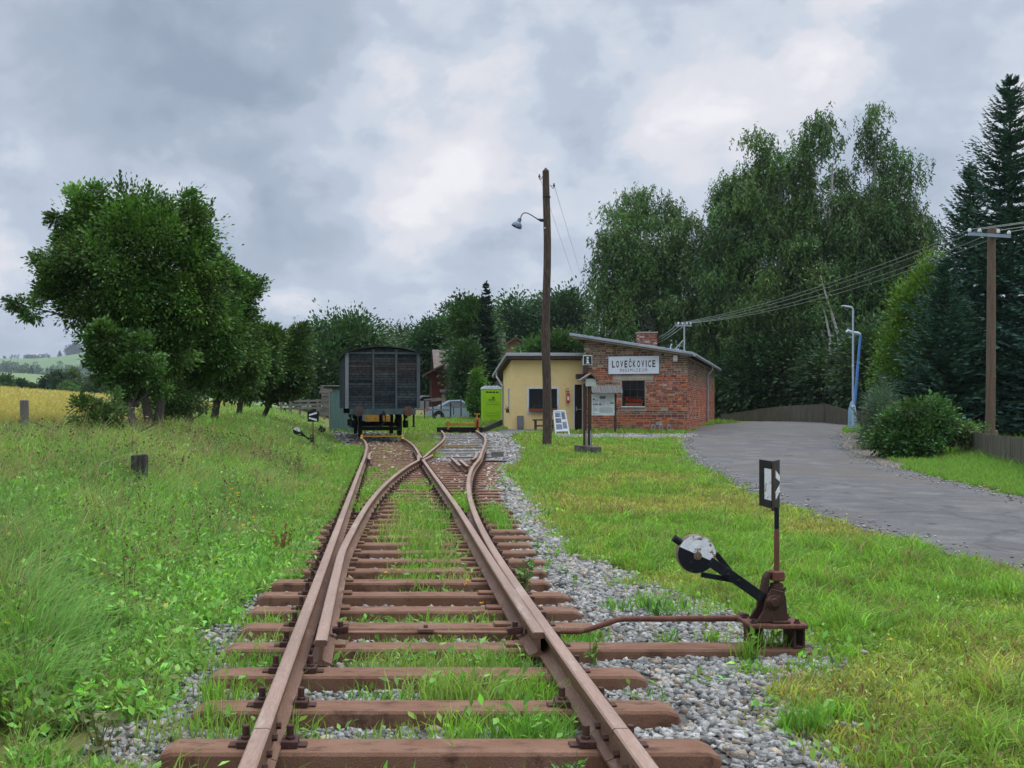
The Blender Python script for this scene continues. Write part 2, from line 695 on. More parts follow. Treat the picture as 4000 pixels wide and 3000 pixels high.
xs = np.unique(np.concatenate([np.arange(-12, 13, .22), np.arange(-30, 30, 1.0), np.arange(-120, 120, 6.0), np.arange(-700, 701, 70.0), [-2500, -1500, 1500, 2500]]).round(3))
ys = np.unique(np.concatenate([np.arange(-6, 2, 1.0), np.arange(2, 30, .25), np.arange(30, 70, .6), np.arange(70, 180, 4.0), np.arange(180, 700, 30.0), [900, 1500, 2500, 4000], [-60, -20]]).round(3))
GX, GY = np.meshgrid(xs, ys)
GZ = hgt(GX, GY)
nx, ny = len(xs), len(ys)
V = np.stack([GX.ravel(), GY.ravel(), GZ.ravel()], 1)
i0 = (np.arange(ny - 1)[:, None] * nx + np.arange(nx - 1)[None]).ravel()
T = np.concatenate([np.stack([i0, i0 + 1, i0 + nx + 1], 1), np.stack([i0, i0 + nx + 1, i0 + nx], 1)])
grass_c = np.array([.13, .13, .055])
Cg = np.tile(grass_c, (len(V), 1))
dL = (xc_(np.clip(V[:, 1], 0, 60)) - 1.45) - V[:, 0]
inb = ((V[:, 0] < edge_r(np.clip(V[:, 1], -5, 70))) & (dL < .0) & (V[:, 1] < 46))
Cg[inb] = (.13, .12, .105)
np_mesh('ground', V, T, Cg, M_soil, smooth=True)['kind'] = 'structure'


def strip(name, secs, m, dz=.02, nu=10, nv=6, col=None):
    """a sheet laid on the land between two edge lines; secs: list of ((xa, ya), (xb, yb))"""
    A = np.array([s[0] for s in secs], float)
    B = np.array([s[1] for s in secs], float)
    t = np.arange(len(secs))
    tt = np.linspace(0, len(secs) - 1, (len(secs) - 1) * nv + 1)
    fa = [smooth_interp(list(zip(t, A[:, k])))(tt) for k in (0, 1)]
    fb = [smooth_interp(list(zip(t, B[:, k])))(tt) for k in (0, 1)]
    u = np.linspace(0, 1, nu + 1)
    X = fa[0][:, None] * (1 - u) + fb[0][:, None] * u
    Y = fa[1][:, None] * (1 - u) + fb[1][:, None] * u
    # ragged edges
    k = (fbm(X * 1.7, Y * 1.7, 9) - .5) * .5
    edge = np.abs(u - .5)[None] * 2 > .999
    X = X + np.where(edge, k, 0)
    Z = hgt(X, Y) + dz
    V = np.stack([X.ravel(), Y.ravel(), Z.ravel()], 1)
    n = nu + 1
    i0 = (np.arange(len(tt) - 1)[:, None] * n + np.arange(nu)[None]).ravel()
    T = np.concatenate([np.stack([i0, i0 + 1, i0 + n + 1], 1), np.stack([i0, i0 + n + 1, i0 + n], 1)])
    o = np_mesh(name, V, T, None, m, smooth=True)
    o['kind'] = 'structure'
    return o


# worn asphalt: grey with paler dust, darker patches along its edges, fine grit
M_road, nt_, b_, _ = new_mat('worn_asphalt')
vw = coord(nt_, world=True)
vs_ = coord(nt_, (1.1, .8, 1), world=True)
f1 = noise_fac(nt_, vs_, .55, detail=9, rough=.65, lo=.35, hi=.68)
f2 = noise_fac(nt_, vw, 1.1, detail=9, rough=.7, lo=.48, hi=.72)
f3 = noise_fac(nt_, vw, 45, detail=6, lo=.3, hi=.7)
f4 = noise_fac(nt_, vs_, 1.6, detail=9, rough=.7, lo=.58, hi=.66)
f5 = noise_fac(nt_, coord(nt_, (1, .6, 1), world=True), .32, detail=9, rough=.7, lo=.5, hi=.62)
c_ = mixc(nt_, f1, (.066, .066, .067), (.10, .097, .093))
c_ = mixc(nt_, f2, c_, (.155, .15, .14))
c_ = mixc(nt_, f4, c_, (.035, .036, .039))
c_ = mixc(nt_, f5, c_, (.095, .08, .066))
hsv = N(nt_, 'ShaderNodeHueSaturation')
mr = N(nt_, 'ShaderNodeMapRange')
mr.inputs['To Min'].default_value, mr.inputs['To Max'].default_value = .7, 1.25
nt_.links.new(f3, mr.inputs['Value'])
nt_.links.new(mr.outputs[0], hsv.inputs['Value'])
nt_.links.new(c_, hsv.inputs['Color'])
nt_.links.new(hsv.outputs[0], b_.inputs['Base Color'])
vo = N(nt_, 'ShaderNodeTexVoronoi', feature='DISTANCE_TO_EDGE')
vo.inputs['Scale'].default_value = .38
dn = N(nt_, 'ShaderNodeTexNoise')
dn.inputs['Scale'].default_value = 1.6
dn.inputs['Detail'].default_value = 6
nt_.links.new(vw, dn.inputs['Vector'])
wv = mixc(nt_, .35, vw, dn.outputs['Color'])
nt_.links.new(wv, vo.inputs['Vector'])
crk = N(nt_, 'ShaderNodeMapRange')
crk.inputs['From Min'].default_value, crk.inputs['From Max'].default_value = .004, .014
crk.inputs['To Min'].default_value, crk.inputs['To Max'].default_value = .72, 1.0
nt_.links.new(vo.outputs['Distance'], crk.inputs['Value'])
ck = N(nt_, 'ShaderNodeVectorMath', operation='SCALE')
nt_.links.new(hsv.outputs[0], ck.inputs[0])
nt_.links.new(crk.outputs[0], ck.inputs['Scale'])
nt_.links.new(ck.outputs[0], b_.inputs['Base Color'])
b_.inputs['Roughness'].default_value = .88
bump(nt_, b_, f3, .4, .008)
strip('road', [(a, b) for a, b in zip(road_l, road_r)], M_road, .02, 14, 8)
M_dirt = mat('verge_dirt', (.10, .08, .06), (.15, .125, .095), (.06, .05, .04), scale=3, fine=60, bmp=.6, world=True, rough=.95)
strip('dirt_verge', [((12.2, 24.5), (13.1, 25)), ((13.4, 28.6), (14.9, 29.6)), ((15.0, 33.5), (17.2, 33.6)), ((17.6, 39.5), (19.6, 39.7)), ((20.2, 45.8), (21.1, 45.6))], M_dirt, .030, 6, 5)
M_tar = mat('old_tarmac', (.10, .10, .105), (.15, .15, .15), (.2, .2, .19), scale=2.5, fine=70, bmp=.5, world=True, rough=.9)
strip('path', [((4.5, 41.5), (4.6, 52)), ((5.3, 44.3), (5.45, 48.3)), ((6.5, 45.6), (6.6, 48.3)), ((8.9, 46.2), (8.9, 48.3))], M_tar, .03, 6, 6)
M_gp = mat('path_gravel', (.26, .26, .26), (.36, .36, .36), (.17, .17, .16), scale=6, fine=45, bmp=.8, world=True, rough=.95)
strip('gravel_path', [((6.6, 41.6), (6.6, 42.4)), ((7.4, 40.6), (7.4, 43.4)), ((9, 40.1), (9, 43.4)), ((10.8, 40.2), (10.8, 43.6)), ((12.0, 41.2), (12.0, 43.8)), ((12.8, 42.8), (12.8, 43.8))], M_gp, .03, 6, 6)

# ballast: the bed, then its loose stones
M_bal = mat('ballast_bed', (.15, .135, .12), (.085, .08, .075), (.21, .205, .195), scale=14, fine=50, bmp=.9, world=True, rough=.95)
yy = [-2, 2, 5, 6, 7, 8, 10, 13, 17, 22, 27, 31, 35, 40, 46]
strip('ballast', [((float(xc_(y)) - 1.45, y), (float(edge_r(y)) + .05, y)) for y in yy], M_bal, .012, 24, 8)


YS = [4.415, 5.005, 5.645, 6.255, 6.835, 7.395]
while YS[-1] < 36.5:
    YS.append(YS[-1] + (.585 if YS[-1] < 27 else .62))


def rand_rot(n, rng):
    q = rng.normal(size=(n, 4))
    q /= np.linalg.norm(q, axis=1)[:, None]
    a, b, c, d = q.T
    return np.stack([np.stack([1 - 2 * (c * c + d * d), 2 * (b * c - a * d), 2 * (b * d + a * c)], 1),
                     np.stack([2 * (b * c + a * d), 1 - 2 * (b * b + d * d), 2 * (c * d - a * b)], 1),
                     np.stack([2 * (b * d - a * c), 2 * (c * d + a * b), 1 - 2 * (b * b + c * c)], 1)], 1)


def stones(name, pos, size, m, rng, flat=.7):
    # broken blocks: eight jittered corners, flat faces, sharp edges
    ico = np.array([(-1, -1, -1), (1, -1, -1), (1, 1, -1), (-1, 1, -1), (-1, -1, 1), (1, -1, 1), (1, 1, 1), (-1, 1, 1)]) * .72
    fc = np.array([(0, 2, 1), (0, 3, 2), (4, 5, 6), (4, 6, 7), (0, 1, 5), (0, 5, 4), (1, 2, 6), (1, 6, 5), (2, 3, 7), (2, 7, 6), (3, 0, 4), (3, 4, 7)])
    n = len(pos)
    v = ico[None] + rng.uniform(-.52, .52, (n, 8, 3))
    v = v * rng.uniform(.5, 1.25, (n, 1, 3))
    v = np.einsum('nij,nkj->nki', rand_rot(n, rng), v) * np.array([1, 1, flat])
    v = v * size[:, None, None] + pos[:, None]
    t = (fc[None] + 8 * np.arange(n)[:, None, None]).reshape(-1, 3)
    g_ = np.clip(rng.normal(.27, .075, n), .10, .46)
    tint = np.where(rng.random(n)[:, None] < .14, [[1.15, .92, .70]], [[1.02, 1.01, .95]])
    c = np.repeat(g_[:, None] * tint, 8, 0)
    return np_mesh(name, v.reshape(-1, 3), t, c, m)


M_stone = attr_mat('crushed_stone', rough=.9, fine=90, bmp=.5, amp=(.7, 1.25))
rng = np.random.default_rng(5)
ps, sz = [], []
for (y0, y1, n, s0, s1) in [(3.4, 9, 30000, .012, .029), (9, 18, 17000, .022, .042), (18, 31, 9000, .04, .06), (31, 46, 5000, .05, .075)]:
    y = rng.uniform(y0, y1, n)
    lo = xc_(y) - 1.62
    hi = edge_r(y) + rng.normal(0, .10, n)
    x = lo + (hi - lo) * rng.random(n)
    # more of them on the open shoulder than between the rails
    keep = (x > np.where(y < 14, xr_(y) - .1, np.maximum(xr_(y) + .2, xdr_(y) + .25))) | (rng.random(n) < np.where(y < 14, .72, .22))
    x, y = x[keep], y[keep]
    # sleepers' tops stay free of stones
    near = np.abs(y[:, None] - np.array(YS)[None]).argmin(1)
    yn = np.array(YS)[near]
    xend = np.where(np.abs(yn - 6.255) < .01, 2.62, np.where((yn > 9.5), np.maximum(xc_(yn) + 1.27, xdr_(yn) + .63), xc_(yn) + 1.27))
    free = (np.abs(y - yn) > .135) | (x > xend + .02) | (y > 26.8) | (x < xc_(yn) - 1.27) | (rng.random(len(x)) < .02)
    x, y = x[free], y[free]
    s = rng.uniform(s0, s1, len(x))
    z = hgt(x, y) + s * .35 + .012
    ps.append(np.stack([x, y, z], 1))
    sz.append(s)
stones('gravel', np.concatenate(ps), np.concatenate(sz), M_stone, rng)['kind'] = 'stuff'
# crumbs along the broken edges of the asphalt
gy_ = rng.uniform(8, 44, 3000)
lx_ = np.interp(gy_, [p[1] for p in road_l], [p[0] for p in road_l]) + rng.normal(.05, .22, 3000)
rx_ = np.interp(gy_, [p[1] for p in road_r], [p[0] for p in road_r]) + rng.normal(-.15, .3, 3000)
gx_ = np.where(rng.random(3000) < .5, lx_, rx_)
ek = np.stack([gx_, gy_, hgt(gx_, gy_) + .028], 1)
stones('road_grit', ek, rng.uniform(.008, .02, 3000) * (1 + gy_ * .02), M_stone, rng)['kind'] = 'stuff'
# pale grit of the path in front of the brick house
n = 2600
x = rng.uniform(6.6, 12.8, n)
y = rng.uniform(40.2, 43.8, n)
k = (y > np.interp(x, [6.6, 7.4, 9, 10.8, 12, 12.8], [41.6, 40.6, 40.1, 40.2, 41.2, 42.8])) & (y < 43.6)
x, y = x[k], y[k]
stones('path_grit', np.stack([x, y, hgt(x, y) + .035], 1), rng.uniform(.025, .05, len(x)), M_stone, rng)['kind'] = 'stuff'

# ================================================================== rails and sleepers
M_rust = mat('rusty_rail', (.19, .10, .062), (.125, .066, .042), (.26, .17, .12), scale=3.5, stretch=(1, .3, 1), fine=90, bmp=.25, rough=.62, spec=.35, world=True)
M_run = mat('rail_running_face', (.31, .20, .148), (.22, .138, .10), (.37, .275, .22), scale=5, stretch=(1, .15, 1), fine=120, bmp=.1, rough=.48, spec=.5, world=True)
M_slp = mat('rusty_sleeper', (.168, .078, .044), (.228, .128, .082), (.085, .042, .028), scale=2.6, stretch=(1, 2.5, 1), lo3=.52, hi3=.66, fine=120, bmp=.35, rough=.75, world=True, spec=.25)
M_iron = mat('dark_rusty_iron', (.05, .025, .02), (.09, .042, .03), scale=12, fine=100, bmp=.4, rough=.75)
M_wood = mat('grey_weathered_wood', (.15, .135, .12), (.24, .22, .20), (.07, .06, .055), scale=3, stretch=(.35, 6, 6), fine=30, bmp=.5, rough=.9)

FOOT = [(-.0625, .0), (.0625, .0), (.0625, .012), (.02, .028), (.0085, .04), (.0085, .108), (.036, .116), (.036, .142), (.028, .149), (-.028, .149), (-.036, .142), (-.036, .116), (-.0085, .108), (-.0085, .04), (-.02, .028), (-.0625, .012)]


def rail(fx, y0, y1, label, name='rail', step=.4, group='rusty rails', parent=None, zoff=0.0, cat='rail', prof=FOOT):
    n = max(2, int((y1 - y0) / step))
    ysr = np.linspace(y0, y1, n + 1)
    path = [(float(fx(y)), float(y), float(rise(y)) + .004 + zoff) for y in ysr]
    mb = MB()
    mb.sweep(prof, path)
    # the running face takes the brighter material
    n0 = len(prof)
    for i in range(len(path) - 1):
        for k in (7, 8, 9) if len(prof) == 16 else ():
            mb.mi[i * n0 + k] = 1
    o = mb.build(name, [M_rust, M_run], parent, smooth=True, angle=25)
    if parent is None:
        tag(o, label, cat, group)
    return o


Y_J = 4.18
rail(xl_, Y_J, 37.5, 'long straight rusty rail, the outermost on the side of the tall meadow')
rail(lambda y: xdr_(y), Y_J, 43.5, 'long rusty rail curving off past the timber boards, outermost on the gravel shoulder side')
rail(lambda y: xdl_(y), 5.75, 25.2, 'curved rusty switch blade standing open beside the straight rail', name='switch_blade', group='switch blades')
rail(lambda y: xr_(y) - .068 * (1 - float(sstep(6, 15, y))), 5.95, 25.3, 'straight rusty switch blade lying tight against the curved rail', name='switch_blade', group='switch blades')
# the crossing: point of the frog, wings, and the four legs beyond it
fg = thing('crossing_frog', (float(xr_(26.2)), 26.2, float(rise(26.2))), 'rusty crossing nose where the two tracks cut through each other', 'frog')
rail(lambda y: xr_(y), 25.9, 28.4, None, 'nose', parent=fg)
rail(lambda y: xdl_(y), 25.9, 28.4, None, 'nose', parent=fg)
rail(lambda y: float(xdl_(y)) if y < 25.6 else float(xdl_(25.6)) + (y - 25.6) * .02 - .1 * float(sstep(25.6, 26.2, y)) * 0 - .05, 25.2, 27.6, None, 'wing_rail', parent=fg)
rail(lambda y: float(xr_(y)) if y < 25.6 else float(xr_(25.6)) + (y - 25.6) * .13 + .06, 25.3, 27.6, None, 'wing_rail', parent=fg)
rail(lambda y: xr_(y), 28.4, 37.5, 'short rusty rail leading from the crossing to the old wagon')
rail(lambda y: xdl_(y), 28.4, 43.5, 'short rusty rail leading from the crossing over the grey timber boards')
chk = thing('check_rail', (float(xl_(27)) + .12, 27, float(rise(27))), 'short rusty check rail beside the straight rail opposite the crossing', 'check rail', 'check rails')
rail(lambda y: float(xl_(y)) + .12 + .05 * float(sstep(27.9, 28.8, y) + 1 - sstep(25.2, 26.1, y)), 25.2, 28.8, None, 'bar', parent=chk, zoff=.012)
chk = thing('check_rail', (float(xdr_(27)) - .12, 27, float(rise(27))), 'short rusty check rail beside the curved rail by the loose rail pieces', 'check rail', 'check rails')
rail(lambda y: float(xdr_(y)) - .12 - .05 * float(sstep(27.9, 28.8, y) + 1 - sstep(25.2, 26.1, y)), 25.2, 28.8, None, 'bar', parent=chk, zoff=.012)
# near rail ends with fishplates
for fx, sgn, lab in ((xl_, 1, 'near end of a rusty rail, bolted by fishplates at its joint, on the meadow side'), (xr_, -1, 'near end of a rusty rail, bolted by fishplates at its joint, on the lawn side')):
    r = thing('rail', (float(fx(3)), 3, 0), lab, 'rail', 'rusty rails')
    rail(fx, 1.2, Y_J - .008, None, 'bar', parent=r)
    for s_ in (-1, 1):
        fp = MB()
        xa = [float(fx(y)) + s_ * .022 for y in (3.86, 4.5)]
        fp.bar((xa[0], 3.86, .078), (xa[1], 4.5, .078), .075, .022, side=(0, 0, 1))
        fo = fp.build('fishplate', M_rust, r, bevel=.004)
        for yb in (3.92, 4.08, 4.28, 4.44):
            bl = MB()
            bl.lathe((float(fx(yb)) + s_ * .03, yb, .08), (s_, 0, 0), [(.016, 0), (.016, .025)], 6)
            bl.build('bolt', M_iron, fo)


def sleeper_mesh(y, xa, xb, name='steel_sleeper', label=None):
    z = float(rise(y))
    root = thing(name, (xa, y, z), label, 'sleeper', 'rusty steel sleepers')
    mb = MB()
    prof = [(-.106, -.14), (-.100, -.014), (-.090, 0), (.090, 0), (.100, -.014), (.106, -.14)]
    secs = [(xa, .35, -.085), (xa + .035, .8, -.022), (xa + .09, 1, 0), (xb - .09, 1, 0), (xb - .035, .8, -.022), (xb, .35, -.085)]
    vs = [(x, y + u * (s if zz > -.05 else .6 + .4 * s), z + zz * (1 if zz < -.05 else 1) + dz) for x, s, dz in secs for u, zz in prof]
    n = len(prof)
    fs = []
    for i in range(len(secs) - 1):
        for k in range(n):
            k2 = (k + 1) % n
            fs.append((i * n + k, i * n + k2, (i + 1) * n + k2, (i + 1) * n + k))
    fs += [tuple(range(n)), tuple((len(secs) - 1) * n + k for k in range(n))]
    mb.add(vs, fs)
    mb.build('beam', M_slp, root)
    return root


def clip(root, x, y, s):
    z = float(rise(y))
    mb = MB()
    mb.box(x - .036, x + .036, y - .05, y + .05, z + .001, z + .032)
    mb.box(x + (.03 if s > 0 else -.075), x + (.075 if s > 0 else -.03), y - .03, y + .03, z + .001, z + .01)
    mb.lathe((x, y, z + .032), (0, 0, 1), [(.024, 0), (.024, .012), (.018, .013), (.018, .06)], 6)
    mb.build('rail_clip', M_iron, root, bevel=.003)


ORD = ['first', 'second', 'third', 'fourth', 'fifth', 'sixth', 'seventh', 'eighth', 'ninth', 'tenth', 'eleventh', 'twelfth', 'thirteenth', 'fourteenth', 'fifteenth', 'sixteenth', 'seventeenth', 'eighteenth', 'nineteenth', 'twentieth']
ys_s = YS
SLP = []
for i, y in enumerate(ys_s):
    xa = float(xc_(y)) - 1.25 + random.uniform(-.03, .03)
    xb = float(xc_(y)) + 1.25 + random.uniform(-.03, .03)
    if 9.5 < y < 26.8:
        xb = max(xb, float(xdr_(y)) + .62 + random.uniform(-.05, .05))
    if i == 3:
        xb = 2.60
        lab = 'long rusty steel sleeper carrying the point lever at its end'
    elif i < 20:
        lab = f'{ORD[i]} rusty steel sleeper counted from the near end of the track'
    elif y < 26.8:
        lab = 'distant rusty steel sleeper running under both tracks just before the crossing'
    else:
        lab = 'distant rusty steel sleeper on the wagon track beyond the crossing'
    r = sleeper_mesh(y, xa, xb, label=lab)
    SLP.append(r)
    if y > 30:
        continue
    rails_here = [(float(xl_(y)), (-1, 1))]
    rails_here.append((float(xdr_(y)), (1, -1) if y < 5.6 else (1,)))
    if y > 13:
        rails_here.append((float(xdl_(y)), (-1, 1)))
        rails_here.append((float(xr_(y)), (-1, 1)))
    for k, (xr, sides) in enumerate(rails_here):
        for s in sides:
            if y > 5.9 and y < 13 and k == 0 and s == 1:
                continue
            clip(r, xr + s * .098, y, s)
    if 5.9 < y < 13.2:                       # slide chairs under the two blades
        z = float(rise(y))
        mb = MB()
        mb.box(float(xl_(y)) + .065, float(xdl_(y)) + .13, y - .05, y + .05, z + .001, z + .022)
        mb.build('slide_chair', M_slp, r, bevel=.004)
        mb = MB()
        mb.box(float(xr_(y)) - .24, float(xdr_(y)) - .065, y - .05, y + .05, z + .001, z + .022)
        mb.build('slide_chair', M_slp, r, bevel=.004)

M_tw = [M_wood, mat('dark_timber', (.075, .066, .06), (.13, .12, .11), (.035, .03, .028), scale=3, stretch=(.35, 6, 6), fine=30, rough=.95, bmp=.5), mat('pale_timber', (.24, .225, .21), (.33, .31, .29), (.12, .11, .10), scale=3, stretch=(.35, 6, 6), fine=30, rough=.95, bmp=.5)]  # alternating wood tints stand in for the shaded gaps between timbers
# timber sleepers of the branch beyond the crossing
y = 26.9
k = 0
while y < 44:
    c = float(xdr_(y)) - .752
    xa, xb = max(c - 1.2, float(xc_(y)) + 1.34), c + 1.25
    z = float(rise(y))
    mb = MB()
    mb.box(xa + random.uniform(-.06, .06), xb + random.uniform(-.06, .06), y - .115, y + .115, z - .16, z - random.uniform(0, .012))
    lab = 'grey weathered timber sleeper between the crossing and the black beam' if y > 32 else 'grey weathered timber sleeper next to the loose rail pieces'
    tag(mb.build('timber_sleeper', M_tw[k % 3], bevel=.012), lab, 'sleeper', 'grey timber sleepers of the branch')
    y += .52
    k += 1
# stretcher bar between the blades, next to the long sleeper
sb = thing('stretcher_bar', (.0, 6.42, .04), 'thin rusty stretcher bar joining the two blades by the long sleeper', 'stretcher bar')
mb = MB()
mb.bar((float(xdl_(6.4)) + .06, 6.42, .045), (float(xr_(6.4)) - .1, 6.42, .045), .05, .016, side=(0, 1, 0))
mb.build('bar', M_slp, sb, bevel=.003)
mb = MB()
mb.box(.12, .22, 6.375, 6.465, .054, .078)
mb.lathe((.17, 6.42, .078), (0, 0, 1), [(.016, 0), (.016, .02)], 6)
mb.build('clamp', M_rust, sb, bevel=.003)
for xx in (float(xdl_(6.4)) + .09, float(xr_(6.4)) - .15):
    mb = MB()
    mb.bar((xx - .05, 6.42, .06), (xx + .05, 6.42, .075), .07, .03, side=(0, 1, 0))
    mb.lathe((xx, 6.42, .07), (0, 0, 1), [(.02, 0), (.02, .045)], 6)
    mb.build('lug', M_iron, sb)
# ================================================================== buildings
def pmat(name, r, g, b, k=1.0, **kw):
    c = tuple(x * k for x in srgb(r, g, b))
    return mat(name, c, tuple(x * .8 for x in c), **kw)


M_black = mat('black_paint', (.012, .012, .014), (.02, .02, .022), rough=.5, scale=8, bmp=.1)
M_white = mat('white_paint', (.74, .75, .77), (.66, .68, .70), (.5, .46, .4), scale=3, rough=.5, bmp=.05, lo3=.62, hi3=.75)
M_glass = mat('dark_window_glass', (.008, .009, .010), (.014, .016, .017), rough=.12, spec=.22, bmp=0, scale=2)
M_zinc = mat('zinc_sheet', (.40, .45, .52), (.33, .38, .44), (.50, .53, .57), scale=2, rough=.42, metal=.35, bmp=.08)
M_dark_wood = mat('dark_brown_wood', (.05, .032, .022), (.085, .055, .038), (.022, .016, .012), scale=3, stretch=(6, 6, .5), fine=40, bmp=.5, rough=.85)
M_galv = mat('galvanised_steel', (.42, .44, .46), (.34, .36, .38), rough=.45, metal=.4, scale=10, bmp=.05)
M_concrete = mat('old_concrete', (.26, .25, .24), (.17, .165, .155), (.10, .11, .08), scale=5, fine=60, bmp=.5, rough=.95)
M_brick = attr_mat('brick_faces', rough=.9, fine=24, bmp=.6, amp=(.6, 1.3))
M_mortar = mat('lime_mortar', (.43, .385, .325), (.32, .28, .235), (.20, .165, .135), scale=1.2, fine=30, bmp=.6, rough=.95, world=True)


def brick_skin(mb, O, U, Nn, W, z0, ztop, holes, seed=1, mi=1, top_brown=None):
    """courses of individual bricks standing 12 mm proud of the mortar"""
    rs = random.Random(seed)
    O, U, Nn = Vector(O), Vector(U), Vector(Nn)
    z = z0
    row = 0
    while True:
        zt_ = z - z0
        if zt_ < 1.5:
            hb = .125 if row % 3 == 1 else rs.uniform(.055, .075)
        elif zt_ < 2.6:
            hb = rs.uniform(.06, .08)
        else:
            hb = rs.uniform(.055, .10)
        if z + hb > max(ztop(0), ztop(W)) + .02:
            break
        s = -rs.uniform(0, .15)
        while s < W:
            L = rs.uniform(.24, .34) if hb > .11 else rs.choice([.12, .2, .25, .27, .29, .16])
            L *= rs.uniform(.9, 1.1)
            a, b = max(s, .005), min(s + L, W - .005)
            s += L + rs.uniform(.018, .034)
            if b - a < .05:
                continue
            c = (a + b) / 2
            if z + hb + .01 > ztop(c):
                continue
            skip = False
            for h in holes:
                if b > h[0] - .005 and a < h[1] + .005 and z + hb > h[2] - .005 and z < h[3] + .005:
                    if a < h[0] - .06 and b > h[0]:
                        b = h[0] - .008
                    elif b > h[1] + .06 and a < h[1]:
                        a = h[1] + .008
                    else:
                        skip = True
            if skip or rs.random() < .015:
                continue
            lim = (3.05 if top_brown is None else top_brown) - z0 + .25 * math.sin(c * 2.1) + rs.uniform(-.15, .15)
            t = rs.random()
            if zt_ < lim:
                if t < .55:
                    col = (.27, .075, .038)
                elif t < .75:
                    col = (.42, .135, .05)
                elif t < .9:
                    col = (.13, .05, .04)
                else:
                    col = (.23, .12, .085)
            else:
                col = (.125, .075, .05) if t < .4 else (.18, .12, .07) if t < .68 else (.19, .07, .045) if t < .88 else (.28, .21, .12)
            q = rs.uniform(.7, 1.3)
            col = tuple(x * q * 1.25 for x in col)
            d0, d1 = -.01, rs.uniform(.004, .014)
            j = lambda: rs.uniform(-.007, .007)
            zz0, zz1 = z + j(), z + hb + j()
            za, zb = z + j(), z + hb + j()
            i = .006
            p = lambda ss, zz, dd: O + U * ss + Vector((0, 0, zz)) + Nn * dd
            mb.hexa([p(a, zz0, d0), p(b, za, d0), p(b, za + .0, d1 - .0), p(a, zz0, d1 - .0),
                     p(a, zz1, d0), p(b, zb, d0), p(b, zb, d1), p(a, zz1, d1)], mi, col)
        z += hb + rs.uniform(.018, .03)
        row += 1


# ---- the brick house: front turned a little, long side running away to the right
BC = Vector((13.27, 46.0, 0))
bu = Vector((.933, -.36, 0))           # along the front, from its left corner to the right one
bv = Vector((.36, .933, 0))            # along the side, away
BL, BD = 4.755, 18.8
BA = BC - bu * BL                       # front left corner
zb0 = .12
house = thing('brick_house', (BC.x - 2, BC.y + 1, .3), 'small old brick house with a sloping sheet roof and the station name board', 'house')
zr = lambda s: 4.66 - (4.66 - 3.80) * s / BL      # underside of the roof along the front


def fr(s, z, d=0.0):
    """a point on the front: s from the left corner, height z, d out from the wall"""
    return BA + bu * s + Vector((0, 0, z)) - bv * d


W0, W1, WZ0, WZ1 = BL - 2.98, BL - 1.917, 1.50, 2.70
mb = MB()
T_ = .35
# front wall in pieces round the window opening
for s0, s1, za, zc, zd in [(0, W0, zb0, zr(0), zr(W0)), (W1, BL, zb0, zr(W1), zr(BL)), (W0, W1, zb0, WZ0, WZ0), (W0, W1, WZ1, zr(W0), zr(W1))]:
    mb.hexa([fr(s0, za), fr(s1, za), fr(s1, za, -T_), fr(s0, za, -T_), fr(s0, zc), fr(s1, zd), fr(s1, zd, -T_), fr(s0, zc, -T_)], 0, (1, 1, 1))
brick_skin(mb, BA, bu, -bv, BL, zb0 + .12, lambda s: zr(s), [(W0 - .02, W1 + .02, WZ0 - .06, WZ1 + .0), (W0 - .42, W1 + .38, WZ1, WZ1 + .16)], 3)
# long side wall
mb.hexa([BC + bv * T_ - bu * T_ + Vector((0, 0, zb0)), BC + bv * T_ + Vector((0, 0, zb0)), BC + bv * BD + Vector((0, 0, zb0)), BC + bv * BD - bu * T_ + Vector((0, 0, zb0)),
         BC + bv * T_ - bu * T_ + Vector((0, 0, 3.8)), BC + bv * T_ + Vector((0, 0, 3.79)), BC + bv * BD + Vector((0, 0, 3.79)), BC + bv * BD - bu * T_ + Vector((0, 0, 3.8))], 0, (1, 1, 1))
brick_skin(mb, BC, bv, bu, BD, zb0 + .12, lambda s: 3.72, [(1.6, 1.95, 1.2, 1.5), (4.1, 4.4, .9, 1.9), (6.9, 7.3, 1.1, 1.35)], 8, top_brown=2.6)
# far end and left side close the box
for p, q in ((BA, BA + bv * BD), (BA + bv * BD, BC + bv * BD)):
    mb.bar(p + Vector((0, 0, 2.0)) + bv * .2, q + Vector((0, 0, 2.0)) - bv * .2, .3, 3.6, 0, side=bu if p is BA else bv)
wall = mb.build('wall', [M_mortar, M_brick], house)
# roof: zinc sheet with a timber edge below
z_off = .06
rl, rr_ = -.62, BL + .30


def rf(s, t, dz):
    return BA + bu * s + bv * t + Vector((0, 0, zr(s) + z_off + dz))


mb = MB()
mb.hexa([rf(rl, -.45, .045), rf(rr_, -.45, .045), rf(rr_, BD + .5, .045), rf(rl, BD + .5, .045), rf(rl, -.45, .165), rf(rr_, -.45, .165), rf(rr_, BD + .5, .165), rf(rl, BD + .5, .165)])
roof = mb.build('roof', M_zinc, house, bevel=.006)
M_tan = mat('bare_timber', (.20, .145, .095), (.28, .20, .13), (.10, .075, .055), scale=3, stretch=(.4, 6, 6), fine=40, rough=.85)
mb = MB()
mb.hexa([rf(rl + .05, -.40, -.05), rf(rr_ - .06, -.40, -.05), rf(rr_ - .06, -.36, -.05), rf(rl + .05, -.36, -.05), rf(rl + .05, -.40, .043), rf(rr_ - .06, -.40, .043), rf(rr_ - .06, -.36, .043), rf(rl + .05, -.36, .043)])
mb.build('fascia', M_tan, roof)
mb = MB()
mb.hexa([rf(rl + .05, -.355, .02), rf(rr_ - .06, -.355, .02), rf(rr_ - .06, BD + .4, .02), rf(rl + .05, BD + .4, .02), rf(rl + .05, -.355, .042), rf(rr_ - .06, -.355, .042), rf(rr_ - .06, BD + .4, .042), rf(rl + .05, BD + .4, .042)])
mb.build('soffit', M_dark_wood, roof)
